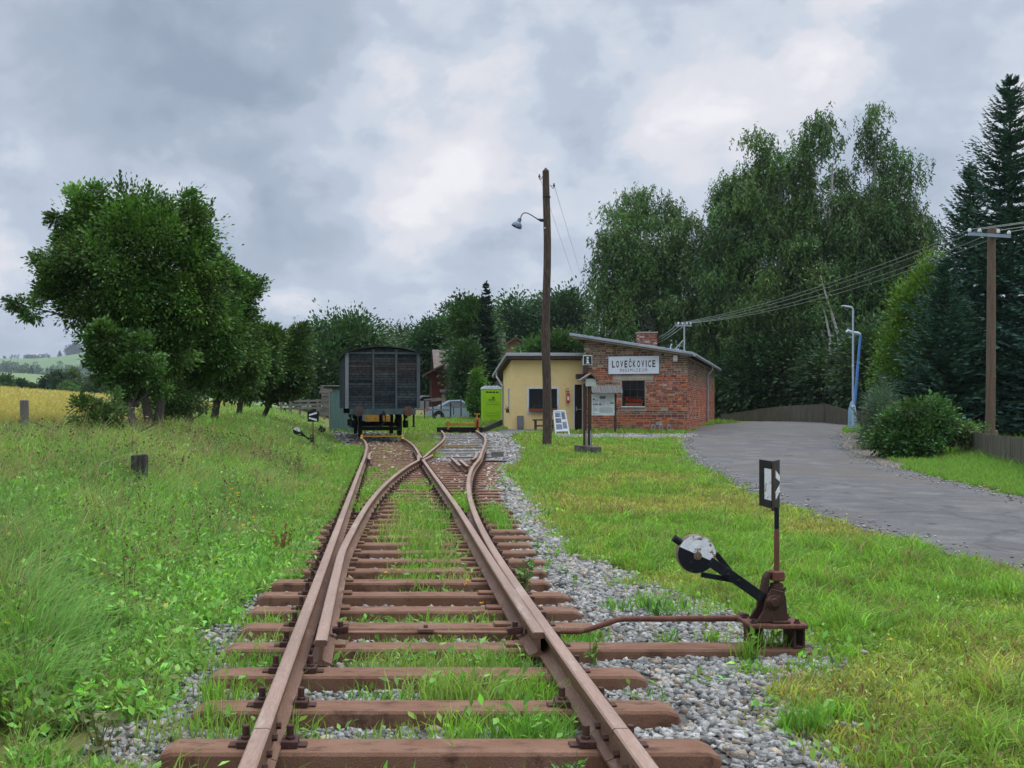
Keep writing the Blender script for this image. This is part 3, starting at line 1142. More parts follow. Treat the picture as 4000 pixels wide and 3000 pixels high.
for k in range(1):
    mb = MB()
    mb.bar(rf(-.05, -.3, -.07), rf(-.05, 2, -.07), .16, .16, side=bu)
    mb.build('purlin', M_dark_wood, roof)
mb = MB()
g0, g1 = rf(rr_ + .055, -.5, .05), rf(rr_ + .055, BD + .45, .03)
mb.tube([g0, g1], .075, 10)
mb.build('gutter', M_zinc, house, smooth=True)
mb = MB()
t = 11.7
pts = [rf(rr_ + .05, t, -.02), rf(rr_ + .05, t, -.2), BC + bv * t + bu * .09 + Vector((0, 0, 3.25)), BC + bv * t + bu * .09 + Vector((0, 0, .55)), BC + bv * (t - .3) + bu * .35 + Vector((0, 0, .46))]
mb.tube(pts, .055, 10)
mb.build('downpipe', M_zinc, house, smooth=True)
# window
wf = MB()
fr_in = .12
for a, b in (((W0, WZ0), (W0 + .05, WZ1)), ((W1 - .05, WZ0), (W1, WZ1)), ((W0 + .05, WZ0), (W1 - .05, WZ0 + .05)), ((W0 + .05, WZ1 - .05), (W1 - .05, WZ1)),
             ((W0 + .36, WZ0 + .05), (W0 + .385, WZ1 - .05)), ((W0 + .68, WZ0 + .05), (W0 + .705, WZ1 - .05)), ((W0 + .05, WZ0 + .42), (W1 - .05, WZ0 + .445)), ((W0 + .05, WZ0 + .78), (W1 - .05, WZ0 + .805))):
    wf.hexa([fr(a[0], a[1], -fr_in), fr(b[0], a[1], -fr_in), fr(b[0], a[1], -fr_in - .06), fr(a[0], a[1], -fr_in - .06), fr(a[0], b[1], -fr_in), fr(b[0], b[1], -fr_in), fr(b[0], b[1], -fr_in - .06), fr(a[0], b[1], -fr_in - .06)])
win = wf.build('window', mat('grey_steel_frame', (.04, .042, .04), (.06, .06, .055), rough=.6), house)
mb = MB()
mb.hexa([fr(W0 + .04, WZ0 + .04, -.155), fr(W1 - .04, WZ0 + .04, -.155), fr(W1 - .04, WZ0 + .04, -.165), fr(W0 + .04, WZ0 + .04, -.165), fr(W0 + .04, WZ1 - .04, -.155), fr(W1 - .04, WZ1 - .04, -.155), fr(W1 - .04, WZ1 - .04, -.165), fr(W0 + .04, WZ1 - .04, -.165)])
mb.build('pane', M_glass, win)
mb = MB()
mb.hexa([fr(W0 - .03, WZ0 - .05, .07), fr(W1 + .02, WZ0 - .05, .07), fr(W1 + .02, WZ0 - .05, -.15), fr(W0 - .03, WZ0 - .05, -.15), fr(W0 - .03, WZ0 - .005, .07), fr(W1 + .02, WZ0 - .005, .07), fr(W1 + .02, WZ0 - .005, -.15), fr(W0 - .03, WZ0 - .005, -.15)])
mb.build('sill', M_white, win, bevel=.004)
mb = MB()
mb.hexa([fr(W0 - .40, WZ1 + .005, .016), fr(W1 + .36, WZ1 + .005, .016), fr(W1 + .36, WZ1 + .005, -.1), fr(W0 - .40, WZ1 + .005, -.1), fr(W0 - .42, WZ1 + .15, .016), fr(W1 + .34, WZ1 + .13, .016), fr(W1 + .34, WZ1 + .13, -.1), fr(W0 - .42, WZ1 + .15, -.1)])
mb.build('lintel', mat('pale_plaster', (.42, .37, .29), (.33, .28, .22), (.2, .14, .11), scale=6, rough=.95, bmp=.5), win, bevel=.01)
# chimney of loose coloured bricks
ch = MB()
cx_, cy_ = PX(2526, 49.5), 49.5
cw = .43
ch.box(cx_ - cw, cx_ + cw, cy_ - .3, cy_ + .3, 4.0, 5.12, 0, (1, 1, 1))
rs = random.Random(4)
z = 4.25
while z < 5.08:
    for (O, U, Nn, W) in ((Vector((cx_ - cw, cy_ - .3, 0)), Vector((1, 0, 0)), Vector((0, -1, 0)), 2 * cw), (Vector((cx_ - cw, cy_ + .3, 0)), Vector((0, -1, 0)), Vector((-1, 0, 0)), .6), (Vector((cx_ + cw, cy_ - .3, 0)), Vector((0, 1, 0)), Vector((1, 0, 0)), .6)):
        s = -rs.uniform(0, .12)
        while s < W:
            a, b = max(s, .004), min(s + .25, W - .004)
            s += .265
            if b - a < .04:
                continue
            col = rs.choice([(.26, .075, .045), (.30, .11, .06), (.18, .06, .045), (.42, .37, .33), (.22, .10, .07)])
            p = lambda ss, zz, dd: O + U * ss + Vector((0, 0, zz)) + Nn * dd
            ch.hexa([p(a, z, -.01), p(b, z, -.01), p(b, z, .01), p(a, z, .01), p(a, z + .065, -.01), p(b, z + .065, -.01), p(b, z + .065, .01), p(a, z + .065, .01)], 1, col)
    z += .08
ch.box(cx_ - cw - .04, cx_ + cw + .04, cy_ - .34, cy_ + .34, 5.12, 5.17, 0, (1, 1, 1))
ch.build('chimney', [M_mortar, M_brick], roof)

# ---- things fixed to the brick house
sg = thing('station_name_board', fr(BL - 2.43, 3.42, .05), 'white station name board with black lettering, fixed above the flowered window', 'sign')
s0, s1, z0, z1 = BL - 3.60, BL - 1.264, 3.02, 3.85
def slab(mb, s0, s1, z0, z1, d0, d1, m=0):
    mb.hexa([fr(s0, z0, d1), fr(s1, z0, d1), fr(s1, z0, d0), fr(s0, z0, d0), fr(s0, z1, d1), fr(s1, z1, d1), fr(s1, z1, d0), fr(s0, z1, d0)], m)
M_signw = mat('enamel_white', (.74, .78, .84), (.70, .74, .80), rough=.35, bmp=0, spec=.4)
M_let = mat('lettering_black', (.018, .018, .022), (.024, .024, .028), rough=.5, bmp=0)
mb = MB()
slab(mb, s0, s1, z0, z1, .02, .06)
mb.build('board', M_signw, sg, bevel=.006)
mb = MB()
for a in ((s0 - .015, s1 + .015, z0 - .02, z0), (s0 - .015, s1 + .015, z1, z1 + .015), (s0 - .018, s0, z0, z1), (s1, s1 + .018, z0, z1)):
    slab(mb, *a, .018, .066)
mb.build('rim', mat('sign_rim', (.12, .12, .13), (.16, .16, .17), rough=.5), sg)
for body, zc, wd, hh in (('LOVEČKOVICE', 3.51, 2.00, .40), ('MINIMUZEUM', 3.205, 1.24, .19)):
    # each letter is fitted alone so that the board's narrow, widely set capitals come out
    letters = MB()
    n = len(body)
    adv = wd / n
    wl = {'I': .28, 'M': 1.0, 'N': .82}
    ws = [wl.get(c_, .70) for c_ in body]
    gap = .3 if body[0] == 'L' else .55
    tot = sum(ws) + gap * (n - 1)
    x = -wd / 2
    for c_, w_ in zip(body, ws):
        cw_ = w_ / tot * wd
        base_h = hh * .82
        vs, fs = text_mesh(c_, 1.0, cw_ if c_ != 'I' else cw_ * .8, base_h * (1.27 if c_ == 'Č' else 1), bold=-.002 if body[0] == 'M' else .028)
        up = (base_h * .27 / 2) if c_ == 'Č' else 0
        letters.add([fr((s0 + s1) / 2 + x + cw_ / 2 + v.x, zc - hh * .06 + v.z + up, .0625) for v in vs], fs)
        x += (w_ + gap) / tot * wd
    letters.build('lettering', M_let, sg)
info = thing('information_sign', P(2296, 1405, 45.8), 'small square dark sign with a white letter i at the corner of the brick house', 'sign')
mb = MB()
c = P(2295, 1407, 46.9)
mb.box(c.x - .215, c.x + .215, c.y - .03, c.y, c.z - .225, c.z + .225)
mb.build('plate', M_white, info, bevel=.01)
mb = MB()
mb.box(c.x - .185, c.x + .185, c.y - .036, c.y - .031, c.z - .195, c.z + .195)
mb.build('panel', mat('sign_green_black', (.012, .03, .028), (.016, .036, .034), rough=.4, bmp=0), info)
mb = MB()
mb.lathe((c.x, c.y - .037, c.z + .105), (0, -1, 0), [(.052, 0), (.052, .004)], 18)
mb.prism([(c.x - .075, c.y - .037, c.z + .03), (c.x + .04, c.y - .037, c.z + .03), (c.x + .04, c.y - .037, c.z - .115), (c.x + .085, c.y - .037, c.z - .115), (c.x + .085, c.y - .037, c.z - .155), (c.x - .085, c.y - .037, c.z - .155), (c.x - .085, c.y - .037, c.z - .115), (c.x - .04, c.y - .037, c.z - .115), (c.x - .04, c.y - .037, c.z - .01), (c.x - .075, c.y - .037, c.z - .01)], (0, -.004, 0))
mb.build('letter', M_white, info)
mb = MB()
mb.box(c.x - .05, c.x + .03, c.y, c.y + .9, c.z - .62, c.z - .22)
mb.build('bracket', M_dark_wood, info)
lb = thing('wall_lamp_box', fr(BL - .52, 3.86, .1), 'small white box under the roof edge beside the name board', 'lamp')
mb = MB()
slab(mb, BL - .62, BL - .42, 3.60, 3.86, .01, .16)
mb.build('housing', M_white, lb, bevel=.012)
mb = MB()
slab(mb, BL - .61, BL - .43, 3.55, 3.598, .02, .15)
mb.build('lens', M_galv, lb)

# flower box under the brick window
M_terra = mat('terracotta_plastic', (.30, .07, .05), (.24, .055, .04), rough=.6)
M_leafy = leaf_mat('leaf_generic')


def flower_box(name, label, pts_fn, s0, s1, z, d, hgt_, flower, seed, hang=0.0):
    rg = np.random.default_rng(seed)
    root = thing(name, pts_fn((s0 + s1) / 2, z, d), label, 'flower box')
    mb = MB()
    mb.hexa([pts_fn(s0 + .02, z, d + .08), pts_fn(s1 - .02, z, d + .08), pts_fn(s1 - .02, z, d - .06), pts_fn(s0 + .02, z, d - .06), pts_fn(s0, z + .15, d + .1), pts_fn(s1, z + .15, d + .1), pts_fn(s1, z + .15, d - .08), pts_fn(s0, z + .15, d - .08)])
    mb.build('box', M_terra, root, bevel=.008)
    n = 520
    pos = np.array([tuple(pts_fn(a, z + .15 + abs(b) * hgt_, d + c)) for a, b, c in zip(rg.uniform(s0 - .05, s1 + .05, n), rg.normal(0, .45, n) - hang * 0, rg.normal(0, .06, n))])
    leaves('foliage', pos, rg.uniform(.025, .05, n), np.array([.05, .12, .025]), M_leafy, root, rg)
    if flower is not None:
        for k in range(9):
            a = s0 + (s1 - s0) * (k + .5) / 9 + rg.normal(0, .03)
            zc = z + .26 + rg.uniform(-.05, .12)
            m_ = 60
            pp = np.array([tuple(pts_fn(a + x_, zc + z_, d + .05 + y_)) for x_, y_, z_ in rg.normal(0, .042, (m_, 3))])
            leaves('flower_head', pp, rg.uniform(.03, .045, m_), np.array(flower), M_leafy, root, rg, var=.12)
    return root


def leaves(name, pos, size, col, m, parent, rg, var=.3, up=.35, ratio=.5, dirs=None, tint=None):
    """many small folded leaves; col (3,) or (n,3)"""
    n = len(pos)
    if dirs is None:
        d = rg.normal(size=(n, 3))
        d[:, 2] += up * .2
    else:
        d = dirs + rg.normal(size=(n, 3)) * .35
    d /= np.linalg.norm(d, axis=1)[:, None] + 1e-9
    nn = rg.normal(size=(n, 3))
    nn[:, 2] += up * 2
    s = np.cross(d, nn)
    s /= np.linalg.norm(s, axis=1)[:, None] + 1e-9
    k = np.cross(s, d)
    L = size[:, None]
    w_ = L * ratio * .5
    base = pos
    tip = pos + d * L
    mid = pos + d * L * .5
    a = mid + s * w_ + k * w_ * .35
    b = mid - s * w_ + k * w_ * .35
    V = np.stack([base, a, tip, b], 1).reshape(-1, 3)
    i = np.arange(n)[:, None] * 4
    T = np.concatenate([i + [0, 1, 2], i + [0, 2, 3]], 1).reshape(-1, 3)
    c = np.broadcast_to(np.asarray(col, float), (n, 3)) * np.exp(rg.normal(0, var, (n, 1)))
    c = c * (1 + rg.normal(0, .08, (n, 3)))
    C = np.repeat(np.clip(c, 0, 1), 4, 0)
    if name is None:
        return V, T, C
    return np_mesh(name, V, T, C, m, parent)


flower_box('flower_box', 'terracotta flower box of bright red geraniums on the sill of the brick house', fr, W0 + .14, W1 - .12, WZ0, -.02, .16, (.62, .02, .012), 3)

# bicycle hoops at the foot of the brick front
for k, px in enumerate((2555, 2586, 2618)):
    kk = (px - CX) / F
    L = (BC.x - BC.y * kk) / (.933 + .36 * kk)
    b = fr(BL - L, 0, .35)
    zg = gz(b.x, b.y)
    r = thing('bicycle_hoop', (b.x, b.y, zg), ['low grey hoop by the brick wall, nearest the notice board', 'low grey hoop by the brick wall, between two others', 'low grey hoop by the brick wall, nearest the road'][k], 'bicycle rack', 'grey hoops along the brick wall')
    mb = MB()
    pts = [b + Vector((-.07, 0, zg)), b + Vector((-.07, 0, zg + .3)), b + Vector((-.03, 0, zg + .36)), b + Vector((.03, 0, zg + .36)), b + Vector((.07, 0, zg + .3)), b + Vector((.07, 0, zg))]
    mb.tube(pts, .022, 8)
    mb.build('hoop', M_galv, r, smooth=True)
    mb = MB()
    mb.bar(b + Vector((-.07, -.01, zg + .16)), b + Vector((.07, -.01, zg + .16)), .02, .02)
    mb.build('crossbar', M_galv, r)

# ---- the yellow house
YF = 48.5
ylo = .25
yx0, yx1 = PX(1997, YF), PX(2285, YF)
yel = thing('yellow_house', (7, 50, .4), 'low yellow plastered house with a flat sloping roof and a white framed window', 'house')
M_yel = mat('yellow_plaster', (.82, .63, .29), (.77, .58, .26), (.68, .50, .23), scale=1.3, fine=50, bmp=.25, rough=.95, world=True)
ztopf = lambda y: 3.86 - .115 * (y - YF)
wa, wb, wza, wzb = PX(2066, YF), PX(2176, YF), PZ(1607, YF), PZ(1519, YF)
da, db, dzb = PX(2243, YF), PX(2283, YF), PZ(1502, YF)
mb = MB()
for x0, x1, z0, z1 in ((yx0, wa, ylo, ztopf(YF)), (wb, da, ylo, ztopf(YF)), (wa, wb, ylo, wza), (wa, wb, wzb, ztopf(YF)), (da, yx1 + .3, dzb, ztopf(YF)), (db, yx1 + .3, ylo, dzb)):
    mb.box(x0, x1, YF, YF + .3, z0, z1)
yb = 52.2
wya, wyb = 49.15, 49.75                     # narrow window in the left side
def sidew(y0, y1, z0, z1a, z1b):
    mb.hexa([(yx0, y0, z0), (yx0 + .3, y0, z0), (yx0 + .3, y1, z0), (yx0, y1, z0), (yx0, y0, z1a), (yx0 + .3, y0, z1a), (yx0 + .3, y1, z1b), (yx0, y1, z1b)])
szA, szB = PZ(1610, 49.4), PZ(1515, 49.4)
sidew(YF + .3, wya, ylo, ztopf(YF + .3), ztopf(wya))
sidew(wyb, yb, ylo, ztopf(wyb), ztopf(yb))
sidew(wya, wyb, ylo, szA, szA)
sidew(wya, wyb, szB, ztopf(wya), ztopf(wyb))
mb.box(yx0 + .3, yx1 + .3, yb - .3, yb, ylo, ztopf(yb))
mb.build('wall', M_yel, yel)
# the narrow side window
M_reveal = mat('window_white', (.66, .68, .70), (.6, .62, .64), rough=.5)
mb = MB()
for y0, y1, z0, z1 in ((wya, wya + .06, szA, szB), (wyb - .06, wyb, szA, szB), (wya + .06, wyb - .06, szA, szA + .06), (wya + .06, wyb - .06, szB - .06, szB)):
    mb.box(yx0 - .02, yx0 + .1, y0, y1, z0, z1)
sw = mb.build('window', M_reveal, yel)
mb = MB()
mb.box(yx0 + .05, yx0 + .06, wya + .05, wyb - .05, szA + .05, szB - .05)
mb.build('pane', M_glass, sw)
# front window: white surround, dark frame, pane
mb = MB()
for x0, x1, z0, z1 in ((wa - .10, wa, wza - .10, wzb + .09), (wb, wb + .10, wza - .10, wzb + .09), (wa, wb, wzb, wzb + .09), (wa, wb, wza - .10, wza)):
    mb.box(x0, x1, YF - .02, YF + .1, z0, z1)
fw = mb.build('window', M_reveal, yel, bevel=.004)
mb = MB()
M_dfr = mat('dark_window_frame', (.02, .018, .017), (.03, .026, .024), rough=.5)
xm = (wa * .25 + wb * .75)
for x0, x1, z0, z1 in ((wa, wa + .05, wza, wzb), (wb - .05, wb, wza, wzb), (wa + .05, wb - .05, wza, wza + .05), (wa + .05, wb - .05, wzb - .05, wzb), (xm - .025, xm + .025, wza + .05, wzb - .05)):
    mb.box(x0, x1, YF + .06, YF + .13, z0, z1)
mb.build('frame', M_dfr, fw)
mb = MB()
mb.box(wa + .04, wb - .04, YF + .10, YF + .11, wza + .04, wzb - .04)
mb.build('pane', M_glass, fw)
# door
mb = MB()
mb.box(da + .02, db - .0, YF + .12, YF + .17, ylo + .1, dzb)
dr = mb.build('door', mat('dark_brown_door', (.018, .012, .010), (.03, .02, .016), scale=4, stretch=(6, 6, .4), rough=.6), yel)
mb = MB()
mb.box(da + .10, da + .13, YF + .07, YF + .12, PZ(1606, YF), PZ(1588, YF))
mb.bar((da + .1, YF + .06, PZ(1598, YF)), (db - .02, YF + .06, PZ(1600, YF)), .025, .025)
mb.build('handle', M_galv, dr)
mb = MB()
mb.box(da - .04, da + .02, YF - .012, YF + .12, ylo + .1, dzb + .02)
mb.build('door_jamb', M_reveal, dr)
# roof
mb = MB()
xo, xo1 = yx0 - .30, yx1 + .35
def yr(x, y, dz):
    return (x, y, ztopf(y) + dz)
mb.hexa([yr(xo, YF - .4, .02), yr(xo1, YF - .4, .02), yr(xo1, 55, .02), yr(xo, 55, .02), yr(xo, YF - .4, .17), yr(xo1, YF - .4, .17), yr(xo1, 55, .17), yr(xo, 55, .17)])
yrf = mb.build('roof', mat('pale_roof_sheet', (.40, .42, .45), (.34, .36, .39), (.5, .52, .54), scale=2, rough=.5, metal=.2), yel, bevel=.01)
mb = MB()
mb.hexa([yr(xo + .04, YF - .36, -.12), yr(xo1, YF - .36, -.12), yr(xo1, 54.9, -.12), yr(xo + .04, 54.9, -.12), yr(xo + .04, YF - .36, .018), yr(xo1, YF - .36, .018), yr(xo1, 54.9, .018), yr(xo + .04, 54.9, .018)])
mb.box(yx0 - .01, yx0 + .001, YF, YF, 3, 3) if False else None
mb.build('soffit', M_dark_wood, yrf)
mb = MB()
gy = 54.9
mb.tube([(xo - .03, gy, ztopf(gy) + .02), (xo1, gy, ztopf(gy) + .02)], .07, 10)
mb.build('gutter', M_galv, yel, smooth=True)
mb = MB()
dp0 = Vector((xo + .02, 52.9, ztopf(52.9) - .05))
mb.tube([dp0, dp0 + Vector((.0, -.05, -.25)), Vector((yx0 - .07, 51.9, 2.55)), Vector((yx0 - .07, 51.9, .45))], .05, 10)
mb.build('downpipe', M_galv, yel, smooth=True)
# beam end sticking out over the door
mb = MB()
mb.bar((PX(2252, 47.9), 47.9, PZ(1471, 47.9)), (PX(2300, 47.9), 48.0, PZ(1471, 47.9)), .3, .24, side=(0, 1, 0))
tag(mb.build('roof_beam', M_dark_wood, bevel=.01), 'short dark beam end over the door where the two houses meet', 'beam')


def frY(x, z, d=0.0):
    return Vector((x, YF - d, z))


flower_box('flower_box', 'window box of trailing green plants at the yellow house', frY, wa + .0, wb - .02, wza - .02, .12, .30, None, 7)
# small pot in the narrow side window
fp = thing('flower_pot', (yx0 - .1, 49.4, szA), 'small brown pot on the narrow side window of the yellow house', 'flower pot')
mb = MB()
mb.lathe((yx0 - .09, 49.35, szA - .03), (0, 0, 1), [(.06, 0), (.085, .15), (.09, .17)], 12)
mb.build('pot', mat('brown_clay', (.12, .07, .045), (.16, .09, .06)), fp, smooth=True)
rg = np.random.default_rng(2)
leaves('foliage', np.array([[yx0 - .09, 49.35, szA + .15]]) + rg.normal(0, .06, (70, 3)), rg.uniform(.05, .09, 70), np.array([.10, .09, .04]), M_leafy, fp, rg)
# fire extinguisher on the wall
ex = thing('fire_extinguisher', P(2219, 1553, 48.4), 'red fire extinguisher hanging on the yellow wall beside the door', 'fire extinguisher')
M_red = mat('red_enamel', (.50, .02, .012), (.44, .018, .012), rough=.3, bmp=.02, spec=.5)
c = P(2219, 1575, 48.38)
mb = MB()
mb.lathe(c, (0, 0, 1), [(.06, 0), (.08, .02), (.082, .42), (.06, .49), (.03, .52), (.03, .56)], 16)
mb.build('cylinder', M_red, ex, smooth=True)
mb = MB()
mb.box(c.x - .05, c.x + .045, c.y - .088, c.y - .07, c.z + .14, c.z + .33)
mb.build('paper_label', M_white, ex)
mb = MB()
mb.box(c.x - .03, c.x + .05, c.y - .02, c.y + .02, c.z + .56, c.z + .60)
mb.tube([c + Vector((-.02, 0, .57)), c + Vector((-.09, 0, .60)), c + Vector((-.11, 0, .50)), c + Vector((-.10, 0, .70)), c + Vector((0, .03, .74)), c + Vector((.02, .05, .66))], .010, 6)
mb.build('valve_and_hose', M_black, ex)
# grey cabinet door standing against the wall
mb = MB()
x0, x1 = PX(2022, 48.3), PX(2046, 48.3)
mb.box(x0, x1, 48.33, 48.46, ylo + .1, PZ(1624, 48.3))
gc = thing('meter_cabinet', ((x0 + x1) / 2, 48.4, .4), 'narrow grey cabinet set against the foot of the yellow wall', 'cabinet')
mb.build('body', mat('grey_sheet', (.16, .165, .17), (.13, .135, .14), rough=.6), gc, bevel=.008)
mb = MB()
mb.box(x0 + .03, x1 - .03, 48.32, 48.328, ylo + .2, PZ(1627, 48.3))
mb.build('door', mat('grey_sheet_door', (.19, .195, .20), (.16, .165, .17), rough=.55), gc)
# bench
bn = thing('bench', (PX(2120, 47.6), 47.6, gz(7, 47.6)), 'low dark wooden bench in front of the yellow wall', 'bench')
x0, x1 = PX(2081, 47.6), PX(2172, 47.6)
zg = gz(6.8, 47.6)
zs = PZ(1638, 47.6)
mb = MB()
mb.box(x0, x1, 47.45, 47.78, zs - .06, zs)
mb.build('seat', M_dark_wood, bn, bevel=.008)
for xx in (x0 + .09, x1 - .16):
    mb = MB()
    mb.box(xx, xx + .09, 47.48, 47.75, zg - .03, zs - .062)
    mb.build('leg', M_dark_wood, bn)
mb = MB()
mb.box(x0 + .18, x1 - .165, 47.6, 47.64, zg + .2, zg + .27)
mb.build('stretcher', M_dark_wood, bn)

# ---- A-board with photographs
ab = thing('a_board', (PX(2196, 43.6), 43.6, gz(7.1, 43.6)), 'white A-shaped display board of six pictures on the grass before the yellow house', 'display board')
zg = gz(7.1, 43.6)
aD = 43.5
M_pic = [mat('photo_print_%s' % n_, c1, c2, c3, scale=9, fine=30, bmp=0, rough=.4) for n_, c1, c2, c3 in (('blue', (.10, .13, .20), (.25, .29, .36), (.03, .035, .05)), ('grey', (.08, .09, .12), (.20, .21, .24), (.35, .38, .44)))]
tl, tr, bl, br = P(2162, 1604, aD + .25), P(2207, 1603, aD + .25), P(2171, 1706, aD - .1), P(2226, 1704, aD - .1)
def abp(u, v, d=0.0):
    p = (tl * (1 - u) + tr * u) * (1 - v) + (bl * (1 - u) + br * u) * v
    return p + Vector((0, -d, d * .3))
def abs_(mb, u0, u1, v0, v1, d0, d1):
    mb.hexa([abp(u0, v1, d0), abp(u1, v1, d0), abp(u1, v1, d1), abp(u0, v1, d1), abp(u0, v0, d0), abp(u1, v0, d0), abp(u1, v0, d1), abp(u0, v0, d1)])
mb = MB()
abs_(mb, .0, 1, .02, .78, -.02, .0)
mb.build('panel', M_white, ab)
mb = MB()
for a in ((-.03, .06, 0, 1), (.94, 1.03, 0, 1), (.06, .94, -.01, .03), (.06, .94, .76, .81)):
    abs_(mb, *a, -.02, .02)
mb.build('frame', M_white, ab, bevel=.004)
mb = MB()
for u in (.03, .97):
    p = abp(u, .02)
    mb.bar(p + Vector((0, .03, 0)), Vector((p.x + .12, p.y + .75, zg)), .04, .04)
mb.build('rear_legs', M_white, ab)
for k, (u0, u1, v0, v1) in enumerate(((.10, .55, .08, .26), (.10, .55, .30, .48), (.10, .55, .53, .73), (.62, .92, .07, .34), (.62, .92, .44, .70))):
    mb = MB()
    abs_(mb, u0, u1, v0, v1, .001, .006)
    mb.build('photograph', M_pic[k % 2], ab)

# ---- notice board with its own shingle roof, and the two-post shelter before it
nb = thing('notice_board', (PX(2355, 44.5), 44.5, gz(9.1, 44.5)), 'roofed wooden notice board with a white printed panel standing by the brick wall', 'notice board')
nD = 44.5
zg = gz(9.1, nD)
for px in (2306, 2404):
    mb = MB()
    x = PX(px, nD)
    mb.box(x - .05, x + .05, nD, nD + .1, zg - .05, PZ(1528, nD))
    mb.build('post', M_dark_wood, nb)
mb = MB()
mb.box(PX(2311, nD), PX(2400, nD), nD - .03, nD - .005, PZ(1623, nD), PZ(1536, nD))
pn = mb.build('panel', mat('printed_panel', (.58, .63, .60), (.54, .59, .57), rough=.4, bmp=0), nb, bevel=.006)
M_ink = mat('printed_ink', (.06, .07, .07), (.20, .22, .21), scale=40, rough=.6, bmp=0)
M_ink2 = mat('printed_text', (.30, .34, .33), (.42, .46, .45), scale=60, rough=.6, bmp=0)
def nbx(mb, x0, x1, y0, y1):
    """in pixels of the photo's enlarged panel: 455..820 x 785..1125"""
    X = lambda x: PX(2311 + (x - 455) / 365 * 89, nD)
    Z = lambda y: PZ(1538 + (y - 785) / 340 * 84, nD)
    mb.box(X(x0), X(x1), nD - .035, nD - .031, Z(y1), Z(y0))
for a in ((580, 678, 822, 868), (470, 500, 860, 890), (505, 560, 880, 890), (500, 555, 942, 964), (572, 610, 938, 968), (750, 806, 922, 946), (475, 495, 945, 970), (485, 495, 990, 1010), (478, 490, 1092, 1106), (500, 510, 1092, 1106)):
    mb = MB()
    nbx(mb, *a)
    mb.build('printed_picture', M_ink, pn)
mb = MB()
for (x0, x1, y0, y1) in ((580, 680, 880, 930), (692, 800, 830, 915), (470, 556, 905, 935), (620, 680, 940, 980), (692, 745, 925, 975), (470, 556, 1015, 1060), (580, 800, 1000, 1085)):
    y = y0
    while y < y1:
        nbx(mb, x0, x1 - random.uniform(0, 18), y, y + 3.0)
        y += 8
mb.build('printed_text', M_ink2, pn)
M_shingle = mat('mossy_shingles', (.10, .10, .095), (.18, .175, .165), (.06, .075, .04), scale=4, stretch=(8, 1, 1), fine=50, rough=.95, bmp=.6)
mb = MB()
xa_, xb_ = PX(2308, nD), PX(2421, nD)
k = 0
x = xa_
while x < xb_ - .02:
    w_ = .105
    dz = random.uniform(-.012, .012)
    mb.hexa([(x, nD - .34, PZ(1537, nD) + dz), (x + w_ - .008, nD - .34, PZ(1537, nD) + dz), (x + w_ - .008 - .02, nD + .06, PZ(1507, nD) + dz), (x - .02, nD + .06, PZ(1507, nD) + dz),
             (x, nD - .34, PZ(1537, nD) + .02 + dz), (x + w_ - .008, nD - .34, PZ(1537, nD) + .02 + dz), (x + w_ - .008 - .02, nD + .06, PZ(1507, nD) + .02 + dz), (x - .02, nD + .06, PZ(1507, nD) + .02 + dz)])
    mb.hexa([(x, nD + .40, PZ(1537, nD) + dz), (x + w_ - .008, nD + .40, PZ(1537, nD) + dz), (x + w_ - .028, nD + .07, PZ(1507, nD) + dz), (x - .02, nD + .07, PZ(1507, nD) + dz),
             (x, nD + .40, PZ(1537, nD) + .02 + dz), (x + w_ - .008, nD + .40, PZ(1537, nD) + .02 + dz), (x + w_ - .028, nD + .07, PZ(1507, nD) + .02 + dz), (x - .02, nD + .07, PZ(1507, nD) + .02 + dz)])
    x += w_
mb.build('roof', M_shingle, nb)
mb = MB()
for xx in (xa_ + .03, xb_ - .03):
    mb.prism([(xx, nD - .30, PZ(1538, nD)), (xx, nD + .36, PZ(1538, nD)), (xx, nD + .06, PZ(1510, nD))], (.03, 0, 0))
mb.build('gables', M_dark_wood, nb)

kD = 31.0
kx = PX(2293, kD)
zg = gz(kx, kD)
ks = thing('guidepost', (kx, kD, zg), 'two-post wooden guidepost with a tiny gable roof and a white tablet, on timber blocks', 'guidepost')
for px in (2285, 2303):
    mb = MB()
    x = PX(px, kD)
    mb.box(x - .048, x + .048, kD - .06, kD + .06, zg + .16, PZ(1500, kD))
    po = mb.build('post', M_dark_wood, ks, bevel=.008)
    mb = MB()
    mb.box(x - .012 + .02, x + .012 + .02, kD - .075, kD - .0612, zg + .2, PZ(1682, kD))
    mb.build('strap', M_galv, po)
for px, t_ in ((2275, .06), (2317, -.06)):
    mb = MB()
    x = PX(px, kD)
    mb.box(x - .165, x + .165, kD - .45, kD + .45, zg - .06, zg + .24 + t_ * .3)
    mb.build('footing', mat('tarred_block', (.03, .027, .025), (.16, .14, .12), (.07, .06, .05), scale=4, fine=40, rough=.95), ks, bevel=.015)
M_thatch = mat('old_shingle', (.13, .12, .11), (.2, .19, .17), (.07, .065, .06), scale=5, stretch=(1, 6, 1), fine=50, rough=.95)
mb = MB()
ax, az = PX(2304, kD), PZ(1458, kD)
for sx_ in (-1, 1):
    ex_, ez = ax + sx_ * (.34 if sx_ < 0 else .22), PZ(1490, kD)
    mb.hexa([(ax, kD - .25, az - .03), (ex_, kD - .25, ez), (ex_, kD + .25, ez), (ax, kD + .25, az - .03), (ax, kD - .25, az), (ex_ + sx_ * .01, kD - .25, ez + .03), (ex_ + sx_ * .01, kD + .25, ez + .03), (ax, kD + .25, az)])
mb.build('roof', M_thatch, ks)
mb = MB()
mb.prism([(ax - .2, kD - .1, PZ(1488, kD)), (ax + .2, kD - .1, PZ(1488, kD)), (ax, kD - .1, az - .04)], (0, .04, 0))
mb.build('gable', mat('red_brown_wood', (.05, .025, .02), (.07, .035, .028)), ks)
mb = MB()
mb.box(PX(2284, kD), PX(2325, kD), kD - .16, kD - .13, PZ(1509, kD), PZ(1480, kD))
